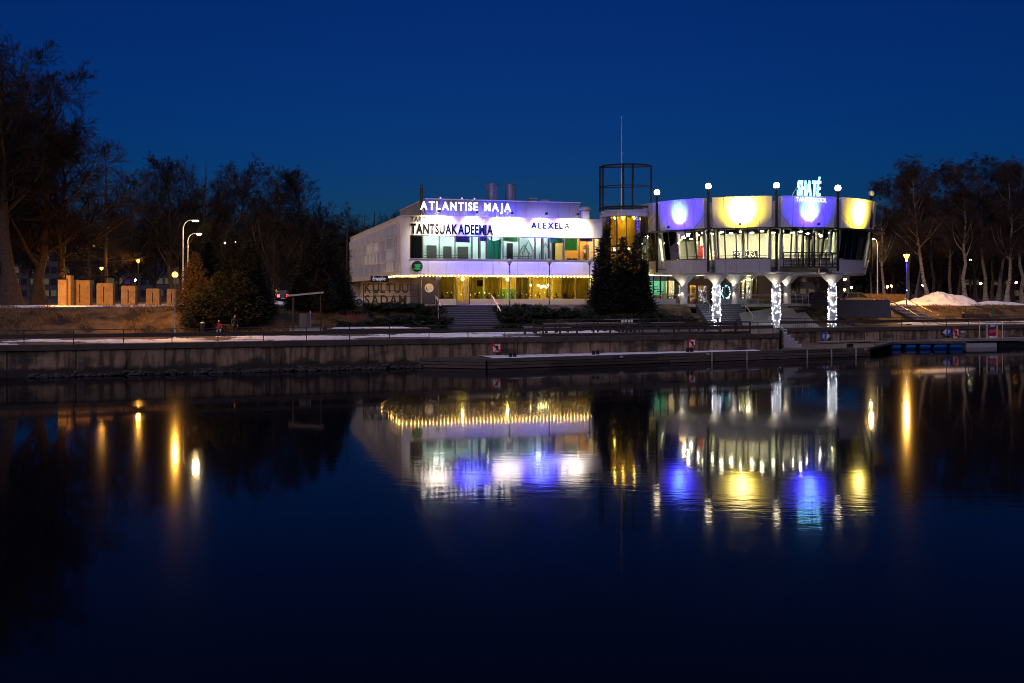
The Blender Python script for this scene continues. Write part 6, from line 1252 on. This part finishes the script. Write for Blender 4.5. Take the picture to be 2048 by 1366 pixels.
def mk_tree(name, seed, kind, h):
    rs = np.random.default_rng(seed); low = []; tw_ = []
    if kind == 'linden':
        P, Rd = trunk_line(rs, h * .82, h * .015, 9, h * .008); low.append(tubes_np(P, Rd, 10))
        B1 = branch(P, Rd, 24, rs, .14, .97, (.42, .60), (32, 62), 8, (0, 0, .55), .10, .55, .2, lambda t: 1.12 - .75 * t); low.append(tubes_np(*B1, 6))
        B2 = branch(*B1, 12, rs, .08, 1.0, (.34, .55), (25, 60), 6, (0, 0, .35), .14, .55, .3); tw_.append(tubes_np(*B2, 4)); B3 = branch(*B2, 9, rs, .04, 1.0, (.35, .6), (22, 58), 4, (0, 0, .15), .18, .6, .35)
        B3 = (B3[0], np.maximum(B3[1], .010)); tw_.append(tubes_np(*B3, 3)); B4 = branch(*B3, 8, rs, .05, 1.0, (.45, 1.0), (12, 40), 2, (0, 0, .1), .16, .6, .5); tw_.append(tubes_np(B4[0], np.maximum(B4[1], .0075), 3))
    elif kind == 'birch':
        P, Rd = trunk_line(rs, h * .95, h * .011, 11, h * .007, (rs.normal() * h * .04, rs.normal() * h * .03)); low.append(tubes_np(P, Rd, 9))
        B1 = branch(P, Rd, 26, rs, .30, .98, (.16, .32), (24, 46), 7, (0, 0, .55), .09, .5, .2, lambda t: 1.25 - .75 * t); low.append(tubes_np(*B1, 5))
        B2 = branch(*B1, 11, rs, .08, 1.0, (.35, .6), (22, 55), 5, (0, 0, .0), .14, .55, .3); tw_.append(tubes_np(*B2, 3)); B3 = branch(*B2, 8, rs, .06, 1.0, (.5, .9), (20, 60), 4, (0, 0, -1.0), .12, .6, .5); B3 = (B3[0], np.maximum(B3[1], .012)); tw_.append(tubes_np(*B3, 3))
        B4 = branch(*B3, 6, rs, .2, 1.0, (.7, 1.3), (12, 45), 2, (0, 0, -.8), .12, .6, .6); tw_.append(tubes_np(B4[0], np.maximum(B4[1], .0075), 3))
    elif kind == 'larch':
        P, Rd = trunk_line(rs, h, h * .013, 10, h * .003); low.append(tubes_np(P, Rd, 8))
        B1 = branch(P, Rd, 70, rs, .16, .99, (.16, .24), (68, 100), 6, (0, 0, .25), .08, .35, .25, lambda t: 1.15 - 1.0 * t); tw_.append(tubes_np(*B1, 4)); B2 = branch(*B1, 11, rs, .15, 1, (.22, .42), (40, 80), 3, (0, 0, -.35), .16, .5, .5); B2 = (B2[0], np.maximum(B2[1], .010)); tw_.append(tubes_np(*B2, 3))
        B3 = branch(*B2, 3, rs, .2, 1, (.4, .8), (30, 70), 3, (0, 0, -.4), .1, .7, .6); tw_.append(tubes_np(B3[0], np.maximum(B3[1], .008), 3))
    bk, tg = (K['birch'], K['birch_twig']) if kind == 'birch' else (K['bark'], K['twig'])
    v, f = merge(low); m1 = mesh_np('trunk', v, f, smooth=True); m1.materials.append(bk); v, f = merge(tw_); m2 = mesh_np('crown', v, f, smooth=False); m2.materials.append(tg)
    return m1, m2, float(np.quantile(v[:, 2], .997))
PROTO = {('linden', i): mk_tree('t', 40 + i, 'linden', 24.0) for i in range(4)}
PROTO.update({('birch', i): mk_tree('t', 60 + i, 'birch', 24.0) for i in range(4)}); PROTO.update({('larch', i): mk_tree('t', 80 + i, 'larch', 18.0) for i in range(2)})
def tree(kind, i, x, Y, ytop, label, rot, wide=1.0, group=None, zb=None):
    m1, m2, h = PROTO[(kind, i)]; X = PX(x, Y); zb = (float(gz(X, Y)) if zb is None else zb) - .1; s = (ZY(ytop, Y) - zb) / h
    m = T(X, Y, zb) @ RZ(rot) @ S(s * wide, s * wide, s); th = thing({'linden': 'bare_tree', 'birch': 'birch_tree', 'larch': 'larch_tree'}[kind], label, 'tree', m, group); link('trunk', m1, th, m); link('crown', m2, th, m)
g1 = 'bare park trees on the left'
tree('linden', 0, 22, 106, 60, 'giant bare tree with a thick trunk at the left edge', .3, 1.35, g1); tree('linden', 1, 130, 118, 235, 'bare tree rising right behind the statue pillar', 1.9, 1.25, g1); tree('linden', 3, 76, 114, 130, 'tall bare tree between the giant trunk and the statue pillar', 4.0, 1.2, g1); tree('birch', 0, -30, 112, 40, 'drooping bare tree crown cut by the left edge of the picture', 2.2, 1.5, g1); tree('linden', 2, -70, 116, 150, 'bare tree mostly outside the left edge', .9, 1.0, g1)
tree('larch', 0, 213, 134, 300, 'slim larch standing right of the giant bare tree', .4, 1.2); tree('larch', 1, 178, 140, 345, 'lower larch behind the orange park lamp', 1.4, 1.3)
for k, (x, Y, yt, i, wd, l) in enumerate(((270, 160, 345, 3, 1.15, 'bare tree behind the middle slabs'), (344, 158, 310, 1, 1.05, 'tall bare tree behind the two curved street lamps'), (402, 165, 325, 0, 1.05, 'bare tree right behind the curved street lamps'), (484, 168, 310, 2, 1.1, 'tall bare tree above the two pale lamps'), (552, 166, 325, 3, 1.1, 'bare tree above the estate car'), (606, 170, 335, 1, 1.05, 'bare tree right behind the conical evergreens'), (640, 176, 395, 2, .8, 'lowest bare tree at the right end of the left wood'))): tree('linden', i, x, Y, yt, l, k * 1.3, wd, g1)
tree('linden', 3, 548, 132, 462, 'small round bare tree lit yellow above the estate car', 2.0, 1.1, g1)
for k, (x, Y, yt) in enumerate(((60, 190, 420), (150, 195, 430), (235, 200, 425), (310, 195, 420), (375, 205, 415), (440, 200, 410), (520, 205, 405), (585, 200, 415), (10, 200, 420), (655, 215, 440))): tree('linden', k % 4, x, Y, yt, 'one of the dark bare trees filling the wood far behind the park lamps', k * 1.7, 1.0, 'dark far wood on the left')
tree('larch', 1, 694, 150, 404, 'larch against the sky left of the culture house', .7, 1.3); tree('larch', 0, 728, 168, 430, 'low larch just over the side roof of the culture house', 2.2, 1.5)
g2 = 'birches of the wood on the right'
for k, (x, Y, yt, i, wd, l) in enumerate(((1772, 170, 350, 0, 1.0, 'birch at the left end of the right wood'), (1812, 172, 335, 1, 1.0, 'birch behind the blue-lit cone lamp'), (1856, 158, 312, 2, 1.0, 'birch with a pale trunk left of the big snow heap'), (1868, 176, 330, 3, 1.0, 'thin birch behind the snow heap, left'), (1897, 172, 322, 0, 1.0, 'thin birch behind the snow heap, right'), (1930, 160, 318, 1, 1.05, 'forked birch at the right shoulder of the snow heap'), (1972, 163, 300, 3, 1.0, 'tall birch over the green-posted bench'), (1995, 170, 312, 2, 1.0, 'birch just right of the tallest one'), (2014, 158, 318, 0, 1.05, 'leaning pale birch near the right edge'), (2046, 166, 325, 1, 1.0, 'birch cut by the right edge of the picture'))): tree('birch', i, x, Y, yt, l, k * 2.1 + .5, wd * 1.25, g2)
for k, (x, Y, yt) in enumerate(((1745, 200, 430), (1790, 205, 410), (1830, 195, 395), (1878, 205, 390), (1915, 200, 385), (1950, 195, 380), (1985, 205, 375), (2022, 200, 380), (2060, 200, 380), (2090, 190, 375))): tree('linden' if k % 2 else 'birch', k % 4, x, Y, yt, 'one of the dark trees filling the wood behind the birches', k * 1.1, 1.15, 'dark far wood on the right')
for k, (x, Y, yt) in enumerate(((1595, 175, 520), (1640, 178, 512), (1672, 172, 515))): tree('linden', k, x, Y, yt, ('left', 'middle', 'right')[k] + ' of three small bare trees seen under the pavilion', k * 2.0, 1.2, 'small bare trees seen under the pavilion')

for k in range(22):
    x = 1500 + k * 28; tree('linden', k % 4, x, 262 + 9 * (k % 3), 500 - 10 * (k % 4) - (30 if x > 1740 else 0), 'one of the low trees on the skyline far behind the car park', k * 1.9, 2.0, 'far skyline trees on the right')
for k in range(16):
    x = -40 + k * 52; tree('linden', (k + 1) % 4, x, 285 + 8 * (k % 3), 455 - 10 * (k % 4), 'one of the trees on the skyline behind the far blocks', k * 1.4, 1.9, 'far skyline trees on the left')
# ------------------------------------------------------------------ evergreens: many small sprays through the crown's volume
def sprays(C0, D, Lg, Wd, rs):                           # leaf-shaped sprays: 2 triangles each
    N = len(C0); D = D / (np.linalg.norm(D, axis=1, keepdims=True) + 1e-9); rv = rs.normal(size=(N, 3)); sd = np.cross(D, rv); sd /= np.linalg.norm(sd, axis=1, keepdims=True) + 1e-9
    tip = C0 + D * Lg[:, None]; mid = C0 + D * (Lg * .45)[:, None]; a = mid + sd * (Wd / 2)[:, None]; b = mid - sd * (Wd / 2)[:, None]
    V = np.stack([C0, a, tip, b], 1).reshape(-1, 3); q = np.arange(N * 4).reshape(N, 4); return V, q
def thuja_mesh(seed, h, r, n, pts=1, material=None, power=.75, spires=7):
    rs = np.random.default_rng(seed); Vs = []; n0 = 0
    for k in range(spires + 1):
        if k == 0: cx = cy_ = 0.0; hh, rr_, z0, m_ = h, r * .62, 0.0, n // 3
        else:
            a = 6.28 * k / spires + rs.uniform(-.4, .4); q = r * rs.uniform(.35, .68); cx, cy_ = q * math.cos(a), q * math.sin(a); hh = h * rs.uniform(.42, .86); rr_ = r * rs.uniform(.34, .52); z0 = rs.uniform(0, .06) * h; m_ = int(2 * n / 3 / spires)
        z = rs.beta(1.0, 1.15, m_); th = rs.uniform(0, 2 * np.pi, m_); prof = np.clip((1 - z) ** power * (.5 + .5 * np.clip(z / .15, 0, 1)), .03, 1)
        lump = 1 + .38 * np.sin(th * 3 + z * 11 + seed + k) + .28 * np.sin(th * 6 - z * 19 + k) + .14 * np.sin(z * 37 + th * 2)
        rad_ = rr_ * prof * lump * np.sqrt(rs.uniform(.12, 1.0, m_)); C0 = np.stack([cx * (1 - .5 * z) + rad_ * np.cos(th), cy_ * (1 - .5 * z) + rad_ * np.sin(th), z0 + z * hh * .97 + .15], 1)
        D = np.stack([np.cos(th) * .8, np.sin(th) * .8, np.full(m_, .55)], 1) + rs.normal(size=(m_, 3)) * .5
        Vs.append(sprays(C0, D, rs.uniform(.16, .6, m_) * (1.0 + .5 * (rs.uniform(size=m_) > .93)), rs.uniform(.05, .16, m_), rs))
    v, q = merge(Vs); me = mesh_np('crown', v, q); me.materials.append(material or K['needle']); return me
trk = MB().tube([(0, 0, 0), (0, 0, .5), (0, 0, 1)], [.16, .1, .03], 8).mesh('trunk', True); trk.materials.append(K['bark'])
TH = [thuja_mesh(101 + i, 9, 2.9, 17000, power=.55, spires=9) for i in range(3)]; TN = [thuja_mesh(121 + i, 9, 1.45, 4600, power=.8, spires=5) for i in range(2)]; THR = thuja_mesh(131, 9, 3.1, 10000, material=K['lamplit_leaf'], power=.55, spires=9)
def conifer(me, x, Y, yt, label, rot, wide=1.0, zb=None, name='evergreen', group=None):
    X = PX(x, Y); zb = (float(gz(X, Y)) if zb is None else zb) - .1; s = (ZY(yt, Y) - zb) / 9.0; m = T(X, Y, zb) @ RZ(rot) @ S(wide * s, wide * s, s); th = thing(name, label, 'tree', m, group); link('trunk', trk, th, m @ S(1, 1, 7)); link('crown', me, th, m)
conifer(THR, 390, 93.8, 505, 'bushy rust-coloured evergreen lit orange by the globe lamp', .2, 1.0); conifer(TH[1], 418, 98, 484, 'dark bushy evergreen right of the orange-tinted one', 1.2, 1.15); conifer(TH[2], 462, 99, 462, 'tallest dark evergreen under the two pale lamps', 2.2, 1.0); conifer(TH[0], 502, 100, 482, 'dark evergreen at the right of the bushy group', 3.1, 1.05); conifer(TH[1], 440, 93, 545, 'low dark evergreen in front behind the bench', .6, 1.6); conifer(TH[0], 402, 92, 575, 'low dark shrubby evergreen behind the litter bin', 1.6, 2.0); conifer(TH[2], 482, 93.6, 545, 'low broad evergreen right of the dark bench', 2.6, 1.7); conifer(TH[0], 520, 95.6, 548, 'low broad evergreen behind the green-posted bench', 4.6, 1.6)
conifer(TH[1], 600, 98.5, 548, 'low evergreen skirt at the left foot of the conical pair', .4, 1.5); conifer(TH[2], 642, 98.8, 540, 'low evergreen between the shelter and the conical pair', 1.5, 1.6); conifer(TH[0], 684, 100.2, 556, 'low evergreen at the right foot of the conical pair', 3.3, 1.5)
conifer(TH[0], 626, 104, 446, 'left of the two broad conical evergreens beside the shelter', .8, .85); conifer(TH[2], 662, 105, 462, 'right of the two broad conical evergreens beside the shelter', 2.4, .82)
for x, Y, yt, k, wd, l in ((1212, 109.3, 459, 0, 1.5, 'left of three pointed evergreens before the glass tower'), (1246, 110.2, 474, 1, 1.55, 'middle of three pointed evergreens before the glass tower'), (1275, 109.8, 471, 0, 1.5, 'right of three pointed evergreens before the glass tower')): conifer(TN[k], x, Y, yt, l, x * .7, wd)
conifer(TN[1], 1196, 108.6, 515, 'short evergreen at the left of the three pointed ones', 1.0, 1.5); conifer(TN[0], 1289, 109.6, 520, 'short evergreen at the right of the three pointed ones', 2.0, 1.3)
def juniper_mesh(seed, n):
    rs = np.random.default_rng(seed); nb = 46; az = rs.uniform(0, 2 * np.pi, nb); el = rs.uniform(.25, 1.1, nb); ln = rs.uniform(.6, 1.05, nb); k = rs.integers(0, nb, n); t = rs.uniform(.15, 1, n) ** .7
    hr = np.cos(el[k]) * ln[k] * t; zz = np.sin(el[k]) * ln[k] * t * (1.25 - .55 * t); off = rs.normal(size=(n, 3)) * .07 * (1.2 - t)[:, None]
    C0 = np.stack([hr * np.cos(az[k]), hr * np.sin(az[k]), zz * .62], 1) + off; D = np.stack([np.cos(az[k]), np.sin(az[k]), .35 - .5 * t], 1) + rs.normal(size=(n, 3)) * .5
    v, q = sprays(C0, D, rs.uniform(.05, .15, n), rs.uniform(.02, .05, n), rs); me = mesh_np('foliage', v, q); me.materials.append(K['juniper']); return me
JU = [juniper_mesh(201 + i, 6500) for i in range(4)]
jst = MB().tube([(0, 0, -.05), (.02, 0, .1), (.05, .02, .3)], [.04, .03, .015], 6).mesh('stem'); jst.materials.append(K['bark'])
def juniper(x, Y, w_, h, label, k):
    X = PX(x, Y); m = T(X, Y, float(gz(X, Y)) - .05) @ RZ(k * 1.3) @ S(w_, w_, h); th = thing('juniper_shrub', label, 'shrub', m, 'spreading junipers on the bank'); link('stem', jst, th, m); link('foliage', JU[k % 4], th, m)
jl = [(712, 99.5, 2.2, 2.0, 'leftmost juniper beside the conical evergreens'), (742, 98.5, 2.4, 1.7, 'juniper under the left post of the letter sign'), (757, 101.5, 2.4, 2.0, 'juniper under the first letters of the letter sign'), (785, 99.8, 2.6, 1.9, 'low juniper in front of the letter sign'), (800, 102.8, 2.4, 2.0, 'juniper under the middle of the letter sign'), (826, 101, 2.5, 2.1, 'juniper under the right post of the letter sign'), (850, 102.5, 2.2, 2.2, 'juniper between the letter sign and the unlit lamp'), (862, 100.5, 1.7, 1.5, 'small juniper at the foot of the unlit lamp by the stairs'),
 (1028, 105.5, 2.4, 2.3, 'juniper at the right handrail of the wide stairs'), (1030, 102.8, 2.0, 1.4, 'low juniper at the bottom of the right stair handrail'), (1062, 106.2, 2.6, 2.0, 'juniper below the middle restaurant windows'), (1078, 104, 2.5, 1.5, 'yellowish juniper in front under the restaurant windows'), (1104, 106.6, 2.6, 1.9, 'juniper at the foot of the middle unlit lamp'), (1130, 105.4, 2.6, 1.7, 'juniper right of the middle unlit lamp'), (1156, 107.2, 2.6, 2.0, 'juniper at the foot of the right unlit lamp'), (1184, 106.6, 2.6, 2.1, 'juniper in front of the short evergreen'), (1222, 107.3, 2.8, 2.2, 'juniper at the foot of the pointed evergreens, left'), (1256, 107.7, 2.8, 2.3, 'juniper at the foot of the pointed evergreens, right'), (1292, 108.4, 2.8, 2.4, 'juniper right of the pointed evergreens'), (1322, 108.6, 2.7, 2.6, 'juniper before the glazed stair under the pavilion'), (1350, 108.4, 2.6, 2.4, 'juniper beside the pavilion steps'), (1374, 107.8, 2.1, 1.8, 'rightmost juniper touching the pavilion steps'), (1206, 105.8, 2.4, 1.5, 'low juniper behind the plank benches'), (1300, 106.8, 2.4, 1.4, 'low juniper behind the dark ramp')]
for k, (x, Y, w_, h, l) in enumerate(jl): juniper(x, Y, w_ * (1.15 if x > 1000 else 1.1), h * (1.45 if x > 1000 else (.78 if x < 840 else 1.2)), l, k)
rs = np.random.default_rng(77)
for k in range(16):
    x = 700 + k * 11.5; Y = 95.6 + (x - 700) * .022 + rs.uniform(0, 2.2); juniper(x, Y, 2.3, 1.5, 'dark spreading juniper in the unbroken mass on the bank left of the wide stairs', k + 1)
for k in range(30):
    x = 1022 + k * 12.2; Y = 103.2 + (x - 1022) * .0125 + rs.uniform(0, 2.0); juniper(x, Y, 2.4, 1.7, 'dark spreading juniper in the unbroken mass on the bank right of the wide stairs', k + 2)
# reddish twiggy shrubs
def twig_shrub(x, Y, w_, h, label, seed, n=500):
    rs = np.random.default_rng(seed); X = PX(x, Y); z = float(gz(X, Y)); a = rs.uniform(0, 6.28, n); e_ = rs.uniform(.5, 1.5, n); ln = rs.uniform(.5, 1, n); b0 = rs.normal(size=(n, 3)) * np.array([.3 * w_, .25 * w_, 0]); tip = b0 + np.stack([np.cos(a) * np.cos(e_) * w_ * ln, np.sin(a) * np.cos(e_) * w_ * .7 * ln, np.sin(e_) * h * ln], 1)
    P = np.stack([b0, (b0 + tip) / 2 + rs.normal(size=(n, 3)) * .04 + np.array([0, 0, .06]), tip], 1); v, q = tubes_np(P, np.tile(np.array([[.014, .010, .006]]), (n, 1)), 3); me = mesh_np('twig_shrub', v + np.array([X, Y, z]), q); me.materials.append(mat('reddish_twigs', (.20, .10, .09), .9, var=.2) if 'reddish_twigs' not in bpy.data.materials else bpy.data.materials['reddish_twigs']); tag(link('twig_shrub', me), label, 'shrub')
twig_shrub(716, 97.8, 1.5, 1.5, 'pinkish twiggy shrub left of the letter sign', 1); twig_shrub(1116, 103.5, 1.9, 1.2, 'pinkish twiggy shrub behind the plank benches', 2); twig_shrub(1048, 104.6, 1.2, 1.6, 'brown twiggy shrub right of the wide stairs', 3)
# withered grass tufts on the banks and reeds by the car park
def tufts(name, xa, xb, y0, y1, n, h, material, label, seed, zoff=0.0):
    rs = np.random.default_rng(seed); X = rs.uniform(xa, xb, n); Y = y0(X) + (y1(X) - y0(X)) * rs.uniform(0, 1, n); keep = fbm(X * .55, Y * .55, seed + 1) > .05; X, Y = X[keep], Y[keep]; n = len(X)
    C0 = np.stack([X, Y, gz(X, Y) + zoff], 1); D = np.stack([rs.normal(size=n) * .5, rs.normal(size=n) * .4 - .25, np.ones(n) * .8], 1); v, q = sprays(C0, D, rs.uniform(.4, 1, n) * h, rs.uniform(.02, .05, n), rs); me = mesh_np(name, v, q); me.materials.append(material); tag(link(name, me), label, 'grass', kind='stuff')
straw = mat('dry_straw', (.20, .125, .055), .9, var=.4, vs=1.5)
tufts('dry_grass', -58, -17, lambda X: ip(TOE, X) + .2, lambda X: ip(CRE, X) + .3, 22000, .5, straw, 'withered grass on the bank below the stone slabs', 5); tufts('dry_grass', 35, 84, lambda X: ip(TOE, X) + .2, lambda X: ip(CRE, X) + .3, 20000, .42, straw, 'withered grass on the bank at the right', 6)
rs = np.random.default_rng(9); n = 3800; X = rs.uniform(PX(1700, 150), PX(1812, 150), n); Y = rs.uniform(149.4, 151.4, n); P0 = np.stack([X, Y, gz(X, Y)], 1); hh = rs.uniform(.8, 1.7, n)[:, None]; tip = P0 + np.concatenate([rs.normal(size=(n, 2)) * .15, hh], 1)
v, q = tubes_np(np.stack([P0, (P0 + tip) / 2, tip], 1), np.tile(np.array([[.02, .016, .008]]), (n, 1)), 3); me = mesh_np('dry_hedge', v, q); me.materials.append(straw); tag(link('dry_hedge', me), 'brown leafless hedge along the car park right of the pavilion', 'hedge', kind='stuff')

rs = np.random.default_rng(55); n = 26000; X = rs.uniform(-330, 330, n); top = 11 + 3.2 * fbm(X * .05, X * 0, 8) + 1.5 * fbm(X * .3, X * 0, 9); C0 = np.stack([X, 345 + rs.uniform(-6, 6, n), 4.6 + rs.uniform(0, 1, n) ** .8 * top], 1)
v, q = sprays(C0, np.stack([rs.normal(size=n) * .4, rs.normal(size=n) * .4, np.ones(n)], 1), rs.uniform(1.2, 3.2, n), rs.uniform(.5, 1.4, n), rs); me = mesh_np('distant_wood', v, q); me.materials.append(K['twig']); tag(link('distant_wood', me), 'dark distant wood along the skyline', 'wood', kind='stuff')
# ------------------------------------------------------------------ buildings far behind the park
dimw = mat('dim_lit_window', (.06, .06, .05), .5, var=0, emit=(1, .80, .38), es=.05); dimo = mat('dim_orange_window', (.06, .06, .05), .5, var=0, emit=(1, .5, .15), es=.08); dkw = mat('dark_window', (.03, .03, .04), .15, var=0); viol = mat('violet_window', (.1, .05, .2), .5, var=0, emit=(.4, .05, .8), es=.03); farw = mat('far_facade', (.07, .06, .055), .8, var=.1)
def block(x0, x1, Y, ytop, floors, cols_, label, seed, ang=0.0, lit=.5):
    f = Frame(PX(x0, Y), Y, ang); l = f.u(x1); zb = 4.6; zt = ZY(ytop, Y); th = thing('far_building', label, 'building', f.m @ T(0, 0, zb)); bx('wall', farw, th, f.m, 0, l, 0, 12, zb, zt); bx('roof', K['dark_frame'], th, f.m, -.3, l + .3, -.3, 12.3, zt + .002, zt + .3); rs = random.Random(seed); fh = (zt - zb) / floors
    for r in range(floors):
        for c in range(cols_):
            q = rs.random(); mt = (dimw if rs.random() < .7 else dimo) if q < lit else (viol if q > .985 else dkw); u = l * (c + .5) / cols_; w_ = l / cols_ * .36; z = zb + fh * (r + .3)
            wn = MB().box(u - w_ - .08, u + w_ + .08, -.08, .02, z - .08, z + fh * .5 + .08).build('window', K['dark_frame'], th, f.m); bx('pane', mt, wn, f.m, u - w_, u + w_, -.10, -.081, z, z + fh * .5)
block(-20, 190, 238, 505, 4, 14, 'long dim office block with lit windows behind the giant bare tree', 1, .05, .45); block(215, 360, 245, 480, 5, 9, 'dim block with lit windows behind the stone slabs', 2, -.03, .40); block(395, 560, 250, 520, 4, 9, 'dim block glimpsed between the evergreens', 3, 0, .4); block(1580, 1700, 255, 545, 2, 7, 'low orange-lit building seen under the pavilion', 4, .1, .7); block(1900, 2080, 270, 555, 2, 9, 'low building with orange windows behind the birch wood', 5, 0, .35)
